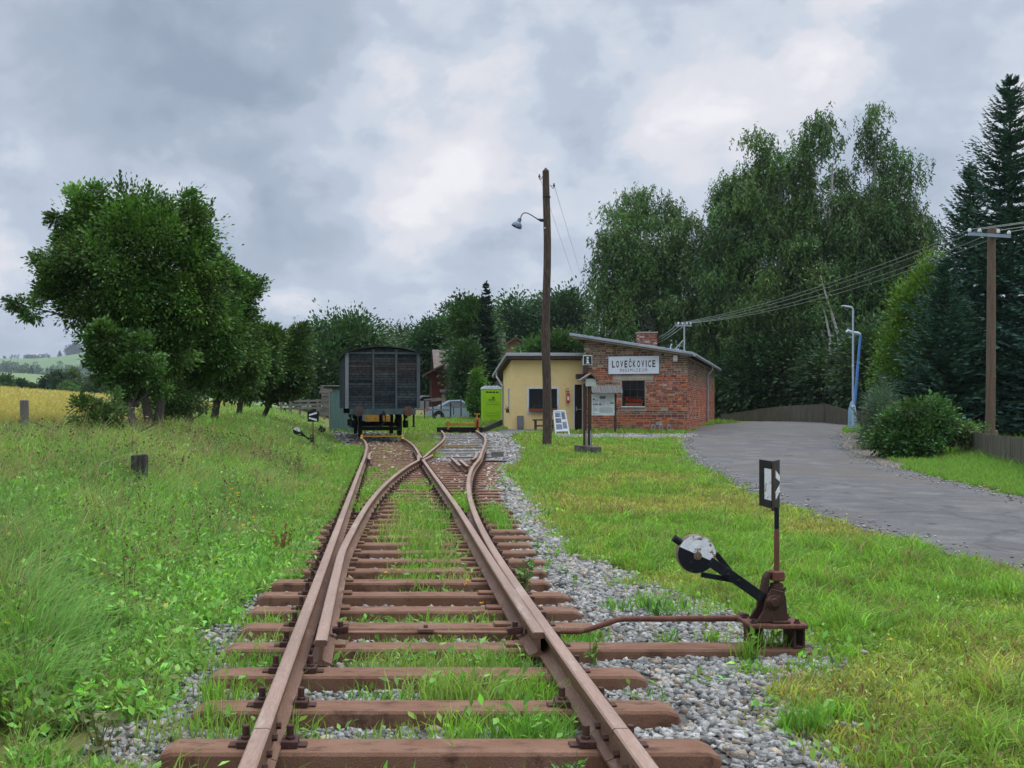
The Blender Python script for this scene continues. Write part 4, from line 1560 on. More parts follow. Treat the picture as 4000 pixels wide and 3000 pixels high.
mb.build('tablet', mat('tablet_white', (.52, .58, .54), (.45, .5, .47), rough=.5), ks)

# ---- portable toilet
tD = 57.0
tx0, tx1 = PX(1885, tD), PX(1960, tD)
tz0, tz1 = gz(5.3, tD), PZ(1521, tD)
tl_ = thing('portable_toilet', ((tx0 + tx1) / 2, tD + .5, tz0), 'lime green portable toilet with a white roof beside the yellow house', 'portable toilet')
M_lime = mat('lime_plastic', (.33, .60, .01), (.30, .55, .01), rough=.45, bmp=.02, spec=.4)
M_lime2 = mat('lime_plastic_dark', (.20, .40, .008), (.18, .36, .008), rough=.45, bmp=.02)
mb = MB()
mb.box(tx0, tx1, tD, tD + 1.1, tz0, tz1)
mb.build('cabin', M_lime, tl_, bevel=.03)
mb = MB()
mb.box(tx0 + .09, tx1 - .09, tD - .025, tD - .002, tz0 + .08, tz1 - .05)
dr = mb.build('door', M_lime, tl_, bevel=.01)
mb = MB()
wd_ = tx1 - tx0
cxm = (tx0 + tx1) / 2
for zf, up in ((.63, 1), (.56, 1), (.33, -1), (.25, -1), (.10, 1)):
    z = tz0 + (tz1 - tz0) * zf
    hw = .38
    pts = [(cxm - hw, tD - .03, z - up * .04), (cxm - hw + .1, tD - .03, z + up * .02), (cxm + hw - .1, tD - .03, z + up * .02), (cxm + hw, tD - .03, z - up * .04)]
    mb.tube(pts, .016, 6)
mb.build('moulding', M_lime2, dr)
mb = MB()
for k in range(4):
    x = cxm - .36 + k * .19
    mb.box(x, x + .15, tD - .032, tD - .026, tz1 - .20, tz1 - .12)
mb.build('vent_slots', M_black, dr)
mb = MB()
zc = tz0 + (tz1 - tz0) * .755
mb.prism([(cxm + .02, tD - .032, zc - .045), (cxm + .10, tD - .032, zc - .045), (cxm + .16, tD - .032, zc), (cxm + .10, tD - .032, zc + .045), (cxm + .02, tD - .032, zc + .045), (cxm - .02, tD - .032, zc)], (0, .005, 0))
for k in range(5):
    mb.box(cxm - .2 + k * .08, cxm - .2 + k * .08 + .055, tD - .032, tD - .027, zc - .155, zc - .085)
mb.build('emblem', M_black, dr)
mb = MB()
prof = [(tx0 - .02, tz1 + .002), (tx0 - .02, tz1 + .09), (tx0 + .12, tz1 + .17)]
n = 4
for k in range(n):
    x = tx0 + .12 + (wd_ - .24) * (k + .5) / n
    prof += [(x - .06, tz1 + .175), (x - .03, tz1 + .215), (x + .03, tz1 + .215), (x + .06, tz1 + .175)]
prof += [(tx1 - .12, tz1 + .17), (tx1 + .02, tz1 + .09), (tx1 + .02, tz1 + .002)]
mb.prism([(x, tD - .03, z) for x, z in prof], (0, 1.16, 0))
mb.build('roof', mat('white_plastic', (.62, .66, .70), (.56, .60, .64), rough=.5), tl_)

# ---- houses further off
M_cream = mat('cream_plaster', (.55, .45, .30), (.48, .39, .26), (.4, .33, .24), scale=.8, rough=.95, bmp=.2)
M_tile = mat('old_roof_tiles', (.16, .075, .055), (.11, .06, .048), (.2, .14, .11), scale=2, fine=14, rough=.9, bmp=.5)
M_tileb = mat('brown_roof_tiles', (.13, .10, .085), (.19, .155, .13), (.09, .075, .065), scale=1.5, fine=12, rough=.95, bmp=.5)
M_redw = mat('oxblood_boards', (.085, .015, .014), (.12, .025, .02), (.05, .01, .01), scale=2, stretch=(9, 9, .4), fine=20, rough=.8)
sD = 80.0
st = thing('station_house', (5, 84, .5), 'cream house with a dark red boarded annexe, half hidden behind the spruce', 'house')
xa, xb = PX(1738, sD), PX(1900, sD)
ze, zrg = PZ(1432, sD), PZ(1372, sD + 3.2)
mb = MB()
mb.box(xa, xb, sD, sD + 7, .3, ze)
mb.prism([(xa, sD, ze), (xa, sD + 7, ze), (xa, sD + 3.5, zrg - .15)], (xb - xa, 0, 0))
mb.build('wall', M_cream, st)
mb = MB()
for y0, y1 in ((sD - .7, sD + 3.5), (sD + 7.7, sD + 3.5)):
    mb.hexa([(xa - .9, y0, ze - .45), (xb + .6, y0, ze - .45), (xb + .6, y1, zrg), (xa - .9, y1, zrg), (xa - .9, y0, ze - .3), (xb + .6, y0, ze - .3), (xb + .6, y1, zrg + .15), (xa - .9, y1, zrg + .15)])
mb.build('roof', M_tileb, st)
mb = MB()
ax0 = PX(1686, sD - .5)
mb.box(ax0, xa - .02, sD - .5, sD + 5, .3, PZ(1452, sD))
an = mb.build('annexe', M_redw, st)
mb = MB()
mb.hexa([(PX(1655, sD), sD - 1.2, PZ(1470, sD)), (xa - .05, sD - 1.2, PZ(1428, sD)), (xa - .05, sD + 5.5, PZ(1428, sD)), (PX(1655, sD), sD + 5.5, PZ(1470, sD)),
         (PX(1655, sD), sD - 1.2, PZ(1470, sD) + .16), (xa - .05, sD - 1.2, PZ(1428, sD) + .16), (xa - .05, sD + 5.5, PZ(1428, sD) + .16), (PX(1655, sD), sD + 5.5, PZ(1470, sD) + .16)])
mb.build('roof', M_tile, an)
mb = MB()
mb.bar((PX(1708, sD - 1), sD - 1, PZ(1462, sD)), (xa - .05, sD - .55, PZ(1492, sD)), .12, .12)
mb.build('brace', M_redw, an)
mb = MB()
mb.hexa([(PX(1716, sD), sD - 1.5, PZ(1534, sD)), (PX(1752, sD), sD - 1.5, PZ(1534, sD)), (PX(1752, sD), sD - .02, PZ(1519, sD)), (PX(1716, sD), sD - .02, PZ(1519, sD)),
         (PX(1716, sD), sD - 1.5, PZ(1531, sD)), (PX(1752, sD), sD - 1.5, PZ(1531, sD)), (PX(1752, sD), sD - .02, PZ(1516, sD)), (PX(1716, sD), sD - .02, PZ(1516, sD))])
mb.build('porch_roof', M_concrete, st)
mb = MB()
mb.box(PX(1742, sD), PX(1756, sD), sD - .05, sD - .01, .5, PZ(1541, sD))
mb.build('door', mat('red_brown_door', (.12, .05, .035), (.15, .07, .05)), st)
mb = MB()
mb.box(PX(1724, sD), PX(1741, sD), sD - .55, sD - .03, .5, PZ(1541, sD))
mb.build('porch_wall', M_cream, st)

hD = 100.0
h2 = thing('gabled_house', (11, 103, .5), 'brown roofed house with a brick chimney peeping over the yellow house', 'house')
xa, xb = PX(1905, hD), PX(2128, hD)
xm = PX(2014, hD)
ze, za = PZ(1396, hD), PZ(1326, hD)
mb = MB()
mb.box(xa, xb, hD, hD + 8, .3, ze)
mb.prism([(xa, hD, ze), (xb, hD, ze), (xm, hD, za)], (0, 8, 0))
mb.build('wall', mat('tan_plaster', (.30, .22, .14), (.25, .185, .12), (.2, .15, .1), scale=.7, rough=.95), h2)
mb = MB()
for s_ in (-1, 1):
    xe = xm + s_ * (xb - xm) * 1.12
    ze_ = za - (za - ze) * 1.12
    mb.hexa([(xm, hD - .5, za + .05), (xe, hD - .5, ze_ + .05), (xe, hD + 8.5, ze_ + .05), (xm, hD + 8.5, za + .05), (xm, hD - .5, za + .24), (xe, hD - .5, ze_ + .24), (xe, hD + 8.5, ze_ + .24), (xm, hD + 8.5, za + .24)])
hr = mb.build('roof', M_tile, h2)
mb = MB()
mb.box(PX(1950, hD), PX(1984, hD), hD + 2, hD + 3, ze, PZ(1293, hD))
mb.build('chimney', M_concrete, hr)
hw = thing('pale_house', (28, 92, .5), 'pale yellow house showing between the brick house and the trees', 'house')
wD = 92.0
xa, xb = PX(2770, wD), PX(2870, wD)
mb = MB()
mb.box(xa, xb, wD, wD + 7, .2, PZ(1480, wD))
mb.build('wall', mat('pale_yellow_plaster', (.62, .56, .38), (.55, .49, .33), scale=1, rough=.95), hw)
mb = MB()
mb.prism([(xa - .4, wD - .4, PZ(1480, wD)), (xa - .4, wD + 7.4, PZ(1480, wD)), (xa - .4, wD + 3.5, PZ(1400, wD))], (xb - xa + .8, 0, 0))
mb.build('roof', M_tile, hw)
for px in (2795, 2835):
    mb = MB()
    mb.box(PX(px - 9, wD), PX(px + 9, wD), wD - .03, wD - .004, PZ(1590, wD), PZ(1545, wD))
    mb.build('window', M_glass, hw)

# ================================================================== the wagon
wg = thing('goods_wagon', (0, 0, 0), 'weathered dark covered goods wagon standing at the end of the straight track', 'wagon')
M_plank = attr_mat('weathered_planks', rough=.85, fine=9, bmp=.5, amp=(.55, 1.5))
M_wpaint = mat('weathered_blue_grey', (.065, .085, .095), (.10, .12, .13), (.03, .036, .04), scale=4, stretch=(3, 3, .5), fine=30, rough=.8, bmp=.4)
M_wdark = mat('wagon_underframe', (.010, .010, .011), (.018, .017, .016), (.03, .02, .015), scale=5, rough=.8)
M_teal = mat('flaking_teal_paint', (.04, .09, .098), (.075, .115, .12), (.06, .036, .024), scale=4, fine=25, rough=.75, bmp=.4)
rs = random.Random(21)


def plank_col(x, z, f=1.0):
    """blue-green grey boards with a brown band across the upper middle"""
    t = .5 + .5 * math.sin(z * 3.1 + x * 1.7) + rs.uniform(-.4, .4)
    br = max(0, 1 - abs(z - 2.55) / .38) * .8 + rs.uniform(-.1, .2)
    c1 = Vector((.045, .060, .070)).lerp(Vector((.085, .105, .112)), max(0, min(1, t)))
    c2 = Vector((.082, .058, .054))
    c = c1.lerp(c2, max(0, min(1, br)))
    return tuple(c * f * .62 * rs.uniform(.55, 1.5))


HW, LW = 1.35, 7.3
zb, ze, zc = 1.10, 3.14, 3.35
mb = MB()
mb.box(-HW + .05, HW - .05, .05, LW - .05, zb, ze, 0, (.02, .022, .024))
n = 21
for i in range(n):
    z0 = zb + (ze - .06 - zb) * i / n
    z1 = zb + (ze - .06 - zb) * (i + 1) / n - .02
    for xa, xb in ((-HW + .07, -.38), (-.32, .47), (.53, HW - .07)):
        d = rs.uniform(.0, .012)
        mb.box(xa, xb, .0 + d, .048, z0, z1, 0, plank_col((xa + xb) / 2, z0))
    for sx_ in (-1, 1):
        for k in range(7):
            ya, yb_ = .08 + k * 1.03, .08 + (k + 1) * 1.03 - .02
            d = rs.uniform(.0, .012)
            x0, x1 = sorted((sx_ * (HW - d), sx_ * (HW - .048)))
            mb.box(x0, x1, ya, yb_, z0, z1, 0, plank_col(ya, z0, .9))
mb.prism([(-HW + .05, .03, ze)] + [(x, .03, ze + (zc - ze) * (1 - (x / HW) ** 2) - .03) for x in np.linspace(-HW + .05, HW - .05, 13)] + [(HW - .05, .03, ze)], (0, LW - .06, 0), 0, (.04, .05, .055))
mb.build('body', M_plank, wg, local=True)
for x, w_, m_ in ((-.35, .075, M_wpaint), (.50, .075, M_wpaint)):
    mb = MB()
    mb.box(x - w_ / 2, x + w_ / 2, -.075, .0, zb - .02, ze + .06)
    mb.box(x - w_ * .9, x + w_ * .9, -.075, .0, ze + .0605, ze + .13)
    mb.build('end_post', m_, wg, bevel=.008, local=True)
M_pale = mat('pale_grey_timber', (.24, .265, .285), (.17, .19, .205), (.08, .09, .095), scale=3, stretch=(4, 4, .5), rough=.85)
for sx_ in (-1, 1):
    for yy_ in (0, LW):
        mb = MB()
        x0, x1 = sorted((sx_ * (HW - .09), sx_ * (HW + .035)))
        y0, y1 = (-.06, .06) if yy_ == 0 else (LW - .06, LW + .06)
        mb.box(x0, x1, y0, y1, zb - .02, ze)
        mb.build('corner_post', M_pale if (sx_ < 0 and yy_ == 0) else M_wpaint, wg, bevel=.006, local=True)  # near left post is paler than the other corner posts
    for k in range(1, 7):
        mb = MB()
        x0, x1 = sorted((sx_ * HW, sx_ * (HW + .05)))
        mb.box(x0, x1, k * 1.03 + .03, k * 1.03 + .11, zb, ze)
        mb.build('side_post', M_wpaint, wg, local=True)
mb = MB()
mb.box(-HW, HW, -.05, .0, ze - .055, ze + .03)
mb.build('top_rail', M_wpaint, wg, local=True, bevel=.006)
# roof: a shallow arch
mb = MB()
n = 16
arc = [(-HW - .10 + (2 * HW + .2) * i / n) for i in range(n + 1)]
fz = lambda x: zc - (zc - ze + .02) * (x / (HW + .1)) ** 2
prof = [(x, fz(x) + .035) for x in arc] + [(x, fz(x)) for x in reversed(arc)]
mb.prism([(x, -.16, z) for x, z in prof], (0, LW + .32, 0))
mb.build('roof', mat('tarred_roof', (.025, .024, .024), (.05, .048, .047), (.085, .08, .08), scale=2, rough=.9), wg, local=True, smooth=True)
# underframe
mb = MB()
mb.box(-1.22, 1.22, -.10, .12, .86, zb - .022)
bb = mb.build('buffer_beam', M_teal, wg, local=True, bevel=.01)
mb = MB()
for sx_ in (-1, 1):
    mb.box(sx_ * .9 - .06, sx_ * .9 + .06, .12, LW - .1, .88, zb - .03)
mb.box(-1.22, 1.22, LW - .12, LW + .1, .86, zb - .022)
mb.box(-1.2, 1.2, .1, LW - .1, zb - .028, zb - .0)
mb.build('underframe', M_wdark, wg, local=True)
M_bufr = mat('buffer_rust', (.16, .075, .035), (.06, .04, .032), (.04, .05, .055), scale=7, rough=.7)
M_bufd = mat('buffer_brown', (.055, .042, .038), (.08, .06, .05), scale=7, rough=.7)
for x, m_ in ((-.91, M_bufd), (.90, M_bufr)):
    mb = MB()
    mb.lathe((x, -.10, .985), (0, -1, 0), [(.15, 0), (.15, .03), (.10, .04), (.09, .26), (.06, .27), (.06, .40)], 20)
    bf = mb.build('buffer', M_wdark, wg, local=True, smooth=True)
    mb = MB()
    mb.lathe((x, -.50, .985), (0, -1, 0), [(.10, 0), (.19, .02), (.19, .045), (.10, .062)], 24)
    mb.build('buffer_head', m_, bf, local=True, smooth=True)
mb = MB()
mb.tube([(0.02, -.1, .97), (.02, -.30, .96), (.02, -.36, 1.0), (.02, -.34, 1.06)], [.045, .04, .03, .02], 8)
hk = mb.build('coupling_hook', M_bufd, wg, local=True, smooth=True)
mb = MB()
mb.tube([(-.02, -.28, .94), (-.04, -.31, .78), (-.03, -.31, .62), (.07, -.31, .58), (.08, -.30, .78), (.06, -.28, .94)], .022, 6)
mb.tube([(.03, -.30, .60), (-.05, -.32, .46), (-.16, -.32, .42)], .025, 6)
mb.build('screw_coupling', M_wdark, hk, local=True, smooth=True)
mb = MB()
mb.box(-.67, -.14, -.16, -.125, .60, .855)
mb.box(-.02, .27, -.16, -.125, .60, .83)
mb.build('yellow_board', mat('chipped_yellow', (.40, .22, .03), (.30, .16, .025), (.08, .05, .025), scale=5, rough=.6), wg, local=True, bevel=.006)
for yy_ in (1.65, LW - 1.65):
    for sx_ in (-1, 1):
        mb = MB()
        mb.lathe((sx_ * .715, yy_, .47), (sx_, 0, 0), [(.14, -.02), (.42, -.015), (.47, 0), (.47, .11), (.42, .115), (.14, .11)], 28)
        mb.lathe((sx_ * .695, yy_, .47), (sx_, 0, 0), [(.50, 0), (.50, .022)], 28)
        wh = mb.build('wheel', M_wdark, wg, local=True, smooth=True)
        mb = MB()
        mb.box(sx_ * 1.0 - .10, sx_ * 1.0 + .10, yy_ - .13, yy_ + .13, .34, .62)
        mb.build('axle_box', M_wdark, wh, local=True, bevel=.02)
        mb = MB()
        for q in range(5):
            mb.box(sx_ * 1.0 - .05, sx_ * 1.0 + .05, yy_ - .55 + q * .09, yy_ + .55 - q * .09, .82 - q * .03, .848 - q * .03)
        mb.box(sx_ * .97 - .015, sx_ * .97 + .015, yy_ - .28, yy_ - .16, .40, .9)
        mb.box(sx_ * .97 - .015, sx_ * .97 + .015, yy_ + .16, yy_ + .28, .40, .9)
        mb.build('spring', M_wdark, wh, local=True)
    mb = MB()
    mb.tube([(-.72, yy_, .47), (.72, yy_, .47)], .075, 10)
    mb.build('axle', M_wdark, wg, local=True)
for sx_ in (-1, 1):
    mb = MB()
    mb.box(sx_ * 1.17 - .02, sx_ * 1.17 + .02, .02, .08, .42, .858)
    mb.box(sx_ * 1.17 - .02, sx_ * 1.17 + .02, .32, .38, .42, .858)
    mb.box(sx_ * 1.17 - .05, sx_ * 1.17 + .05, .0, .40, .39, .42)
    mb.build('step', M_wdark, wg, local=True)
mb = MB()
mb.box(-.8, .8, 1.0, 1.1, .25, .40)
mb.build('brake_beam', M_wdark, wg, local=True)
mb = MB()
mb.box(-.3, .3, 2.4, 4.2, .45, .86)
mb.build('brake_cylinder', M_wdark, wg, local=True)
wg.location = (PX(1497, 36.9) - .02, 36.9, float(rise(37)) + .155)
wg.rotation_euler.z = math.radians(5.0)
ORIG[wg.name] = Vector(wg.location)

# yellow wheel stop across the wagon track
M_ylw = mat('worn_yellow_paint', (.46, .28, .04), (.36, .21, .03), (.12, .075, .035), scale=6, rough=.55)
ws = thing('wheel_stop', (PX(1495, 36.2), 36.2, .3), 'low yellow bar chocked across the rails before the wagon', 'wheel stop')
zr_ = float(rise(36.2)) + .16
mb = MB()
mb.bar((PX(1408, 36.2), 36.2, zr_ + .08), (PX(1578, 36.2), 36.2, zr_ + .09), .045, .045)
mb.build('bar', M_ylw, ws, bevel=.006)
for px in (1413, 1573):
    mb = MB()
    x = PX(px, 36.2)
    mb.prism([(x - .04, 36.05, zr_), (x - .04, 36.4, zr_), (x - .04, 36.4, zr_ + .14), (x - .04, 36.3, zr_ + .14)], (.08, 0, 0))
    mb.build('shoe', M_ylw, ws)
# ================================================================== point levers
M_rustd = mat('dark_rust', (.075, .036, .025), (.045, .024, .019), (.14, .07, .042), scale=9, fine=80, bmp=.4, rough=.8)
M_rustr = mat('red_rust', (.16, .062, .04), (.11, .045, .032), (.20, .10, .065), scale=8, stretch=(1, 1, .4), fine=80, bmp=.3, rough=.75)
M_lblk = mat('chipped_black_enamel', (.008, .010, .016), (.012, .014, .020), (.085, .05, .035), scale=9, fine=60, rough=.5, bmp=.1, lo3=.60, hi3=.64, spec=.2)
M_lwht = mat('chipped_white_enamel', (.80, .82, .86), (.74, .77, .81), (.20, .10, .05), scale=7, fine=40, rough=.38, bmp=.1, lo3=.57, hi3=.60, spec=.45)
M_rim = mat('rusty_pale_rim', (.13, .075, .045), (.24, .20, .15), (.07, .04, .03), scale=12, rough=.75, bmp=.3)


def lever(loc, label, mirror=False, s=1.0):
    """a Czech style point lever; drawn in the lens plane of the near one: 1 px = 1.59 mm"""
    root = thing('point_lever', (0, 0, 0), label, 'point lever', 'point levers')
    k = .00159
    sx = -1 if mirror else 1

    def q(px, py, y=0.0):
        return Vector(((px - 3030) * k, y, (2530 - py) * k))

    def pbox(mb, x0, x1, y0, y1, a, b):
        p0, p1 = q(x0, y1), q(x1, y0)
        mb.box(p0.x, p1.x, a, b, p0.z, p1.z)

    for x0, x1 in ((2922, 2962), (3080, 3124)):
        mb = MB()
        pbox(mb, x0, x0 + 8, 2452, 2530, -.09, .09)
        pbox(mb, x1 - 8, x1, 2452, 2530, -.09, .09)
        pbox(mb, x0 + 8, x1 - 8, 2452, 2460, -.09, .09)
        pbox(mb, x0 + 8, x1 - 8, 2522, 2530, -.09, .09)
        mb.build('leg', M_rustd, root, local=True, bevel=.002)
    mb = MB()
    pbox(mb, 2903, 3130, 2434, 2451, -.12, .12)
    pl = mb.build('base_plate', M_rustr, root, local=True, bevel=.006)
    for px in (2925, 3094):
        for yy_ in (-.08, .08):
            mb = MB()
            mb.lathe(q(px, 2434, yy_), (0, 0, 1), [(.020, 0), (.020, .010), (.013, .0105), (.013, .026)], 6)
            mb.build('bolt', M_rustd, pl, local=True)
    mb = MB()
    pbox(mb, 2996, 3066, 2424, 2433, -.10, .10)
    for ya in (-.075, .05):
        mb.prism([q(2938, 2433, ya), q(3064, 2433, ya), q(3052, 2330, ya), q(3046, 2312, ya), q(2998, 2300, ya), q(2975, 2345, ya), q(2966, 2390, ya)], (0, .025, 0))
    pbox(mb, 3024, 3056, 2300, 2424, -.048, .048)
    mb.prism([q(2968, 2335, -.03), q(2982, 2262, -.03), q(2998, 2240, -.03), q(3014, 2240, -.03), q(3002, 2262, -.03), q(2994, 2335, -.03)], (0, .06, 0))
    mb.lathe(q(3003, 2352, -.076), (0, -1, 0), [(.045, 0), (.045, .012), (.026, .014), (.026, .03)], 16)
    mb.build('casting', M_rustd, root, local=True, bevel=.004)
    mb = MB()
    pbox(mb, 3010, 3057, 2236, 2276, -.045, .045)
    mb.build('upper_collar', M_rustr, root, local=True, bevel=.008)
    mb = MB()
    mb.lathe(q(3034, 2330), (0, 0, 1), [(.040, 0), (.040, .066), (.034, .07)], 16)
    mb.lathe(q(3056, 2308), (1, 0, 0), [(.012, 0), (.012, .02)], 6)
    mb.build('lower_collar', M_rustd, root, local=True, smooth=True)
    mb = MB()
    mb.lathe(q(3034, 2300), (0, 0, 1), [(.0165, 0), (.0165, .18), (.0165, .34), (.0145, .35), (.012, .37), (.0115, .395)], 14)
    sp = mb.build('spindle', M_rustr, root, local=True, smooth=True)
    mb = MB()
    mb.lathe(q(3034, 2072), (0, 0, 1), [(.014, 0), (.016, .01), (.0145, .02), (.0145, .135)], 14)
    mb.build('upper_spindle', M_lblk, sp, local=True, smooth=True)
    # lantern: two plates meeting at an upright edge
    e0, e1 = q(3021, 1995), q(3021, 1807)
    Lx, Ly, Rx, Ry = .004, .26, .116, .20
    lan = MB()
    t_ = .012
    lan.hexa([e0, e0 + Vector((.004, .012, 0)), e0 + Vector((Lx, Ly, 0)), e0 + Vector((Lx - .002, Ly - .012, 0)), e1, e1 + Vector((.004, .012, 0)), e1 + Vector((Lx, Ly, 0)), e1 + Vector((Lx - .002, Ly - .012, 0))])
    lan.hexa([e0 + Vector((.001, 0, -.012)), e0 + Vector((Rx, Ry, -.012)), e0 + Vector((Rx - .012, Ry + .002, -.012)), e0 + Vector((-.008, .014, -.012)), e1 + Vector((.001, 0, 0)), e1 + Vector((Rx, Ry, 0)), e1 + Vector((Rx - .012, Ry + .002, 0)), e1 + Vector((-.008, .014, 0))])
    ln = lan.build('signal_plates', M_lblk, root, local=True)

    def on(mb, pts, L, d=.0025):
        """pts (u, v) on the left (L) or right plate; u 0..1 away from the edge, v 0..1 upward"""
        ux, uy = (Lx, Ly) if L else (Rx, Ry)
        nrm = Vector((-Ly, Lx, 0)) if L else Vector((Ry, -Rx, 0))
        nrm.normalize()
        if L and nrm.x > 0:
            nrm = -nrm
        P_ = [e0 + Vector((ux * u, uy * u, (e1 - e0).z * v)) + nrm * .001 for u, v in pts]
        mb.prism(P_, nrm * d)

    for pts, L in (([(.06, .17), (.58, .17), (.58, .83), (.06, .83)], True), ([(.30, .64), (.92, .50 + .03), (.92, .66), (.30, .80)], False), ([(.30, .18), (.92, .32), (.92, .46), (.30, .34)], False)):
        mb = MB()
        on(mb, pts, L)
        mb.build('white_bar', M_lwht, ln, local=True)
    for a in ((.0, .05, .1, .9),):
        mb = MB()
        on(mb, [(a[0], 0), (a[1], 0), (a[1], 1), (a[0], 1)], True, .003)
        mb.build('rusty_edge', M_rustr, ln, local=True)
    # counterweight arm
    def flat(mb, a, b, w, y0, y1):
        a, b = q(*a), q(*b)
        d = (b - a).normalized()
        nn = Vector((-d.z, 0, d.x)) * (w * k / 2)
        mb.prism([a + nn + Vector((0, y0, 0)), b + nn + Vector((0, y0, 0)), b - nn + Vector((0, y0, 0)), a - nn + Vector((0, y0, 0))], (0, y1 - y0, 0))
    mb = MB()
    flat(mb, (2968, 2340), (2835, 2245), 40, -.055, -.03)
    flat(mb, (2840, 2250), (2760, 2196), 38, -.0545, -.030)
    flat(mb, (2866, 2262), (2790, 2168), 20, -.029, -.005)
    flat(mb, (2866, 2274), (2734, 2251), 20, -.028, -.004)
    am = mb.build('arm', M_lblk, root, local=True, bevel=.003)
    for px, py in ((2831, 2248), (2871, 2272)):
        mb = MB()
        mb.lathe(q(px, py, -.055), (0, -1, 0), [(.013, 0), (.013, .006), (.006, .010)], 10)
        mb.build('rivet', M_lblk, am, local=True)
    # the round weight, half black half white
    c = q(2711, 2169, -.04)
    ax = Vector((-.02, -1, -.04)).normalized()
    a_, b_, _ = basis(ax)
    up = Vector((0, 0, 1))
    ex = up.cross(ax).normalized()
    ex = -ex if ex.x < 0 else ex
    ez = ax.cross(ex).normalized()
    ez = -ez if ez.z < 0 else ez
    mb = MB()
    mb.lathe(c - ax * .06, ax, [(.105, 0), (.119, .010), (.122, .05), (.118, .06)], 40)
    wt = mb.build('weight', M_rim, root, local=True, smooth=True, angle=50)
    th0 = math.radians(-24)
    for nm, t0, m_ in (('black_face', th0 + math.pi, M_lblk), ('white_face', th0, M_lwht)):
        mb = MB()
        pts = [c + ax * .0012 + (ex * math.cos(t0 + math.pi * i / 24) + ez * math.sin(t0 + math.pi * i / 24)) * .1165 for i in range(25)]
        mb.prism(pts, ax * .003)
        mb.build(nm, m_, wt, local=True)
    mb = MB()
    mb.lathe(c + ax * .004 + ex * .006 - ez * .01, ax, [(.026, 0), (.024, .003), (.011, .004), (.011, .014)], 16)
    mb.build('boss', M_rim, wt, local=True, smooth=True)
    mb = MB()
    mb.tube([q(2668, 2136, -.02), q(2624, 2106, -.02)], [.023, .023], 12)
    mb.build('grip', M_lblk, wt, local=True, smooth=True)
    root.location = loc
    root.scale = (sx * s, s, s)
    ORIG[root.name] = Vector(loc)
    return root


lever((PX(3030, 6.26), 6.26, .004), 'rusty point lever with a half white round weight, beside the gravel in front')
lv2 = lever((PX(1222, 31.5), 31.5, gz(PX(1222, 31.5), 31.5) + .02), 'small distant point lever in the grass before the green shed', mirror=False, s=1.0)
# the far lever shows its arrow square-on: turn its plates by turning the spindle parts
for ch in list(lv2.children):
    if ch.name.startswith('signal_plates'):
        for g in list(ch.children):
            bpy.data.objects.remove(g)
        bpy.data.objects.remove(ch)
mb = MB()
k_ = .33
zb2 = .86
mb.box(-.165, .165, -.006, .006, zb2, zb2 + .33)
mb.box(.160, .172, .006, .26, zb2, zb2 + .33)
lp = mb.build('signal_plates', M_lblk, lv2, local=True)
for pts in ([(-.12, .185), (.13, .25), (.13, .31), (-.12, .235)], [(-.12, .145), (.13, .085), (.13, .025), (-.12, .09)]):
    mb = MB()
    mb.prism([(x, -.0065, zb2 + z) for x, z in pts], (0, -.003, 0))
    mb.build('white_bar', M_lwht, lp, local=True)

# operating rod from the lever to the blades
rd = thing('operating_rod', (1.9, 6.46, .1), 'bent rusty rod running from the point lever over the gravel to the rails', 'rod')
mb = MB()
yr_ = 6.44
mb.tube([(PX(2915, yr_), yr_, .135), (PX(2880, yr_), yr_, .132), (PX(2440, yr_), yr_, .128), (PX(2410, yr_), yr_, .122), (PX(2380, yr_), yr_, .105), (PX(2300, yr_), yr_, .06), (PX(2262, yr_), yr_, .046), (PX(2050, yr_), yr_, .045)], [.026, .021, .018, .018, .018, .017, .016, .016], 12)
mb.build('bar', M_rustr, rd, smooth=True)
mb = MB()
mb.lathe((PX(2905, yr_), yr_ - .03, .135), (0, 1, 0), [(.035, 0), (.035, .06)], 14)
mb.build('eye', M_rustd, rd, smooth=True)

# ================================================================== the wooden lamp pole and its wires
pD = 35.0
px0 = PX(2135, pD)
zg = gz(px0, pD)
M_pole = mat('brown_weathered_pole', (.088, .058, .041), (.038, .027, .021), (.22, .17, .135), scale=5, stretch=(7, 7, .3), lo3=.5, hi3=.66, fine=30, rough=.9, bmp=.7)
pole = thing('lamp_pole', (px0, pD, zg), 'tall brown wooden pole carrying a small blue grey lamp on a bent arm', 'lamp pole')
zt = PZ(668, pD)
mb = MB()
prof = []
npl = 10
path = [(px0 - .0 + .03 * math.sin(i * .9), pD, zg - .3 + (zt - zg + .3) * i / 12) for i in range(13)]
rr = [.165 - .045 * i / 12 + random.uniform(-.004, .004) for i in range(13)]
path += [(path[-1][0], pD, zt + .11)]
rr += [.02]
mb.tube(path, rr, 10)
mb.build('mast', M_pole, pole, smooth=True, angle=30)
mb = MB()
zz = PZ(770, pD)
mb.lathe((px0 + .0, pD, zz - .03), (0, 0, 1), [(.135, 0), (.14, .01), (.14, .05), (.135, .06)], 12)
mb.build('band', M_black, pole)
M_lamp = mat('blue_grey_enamel', (.12, .16, .24), (.10, .13, .20), rough=.4, spec=.5, bmp=.02)
M_lampa = mat('lamp_arm_iron', (.03, .024, .024), (.05, .038, .035), rough=.6)
mb = MB()
pts = [P(x, y, pD) for x, y in ((2122, 861), (2112, 860), (2100, 856), (2080, 843), (2062, 833), (2052, 831), (2043, 834), (2037, 842), (2033, 853))]
mb.tube(pts, [.06, .055, .02, .018, .018, .018, .018, .018, .018], 8)
arm = mb.build('lamp_arm', M_lampa, pole, smooth=True)
nk, d_ = P(2032, 853, pD), (P(2018, 886, pD) - P(2033, 852, pD)).normalized()
mb = MB()
mb.lathe(nk, d_, [(.03, 0), (.065, .01), (.07, .14), (.10, .16), (.155, .21), (.185, .28), (.19, .33), (.18, .33), (.10, .20)], 20)
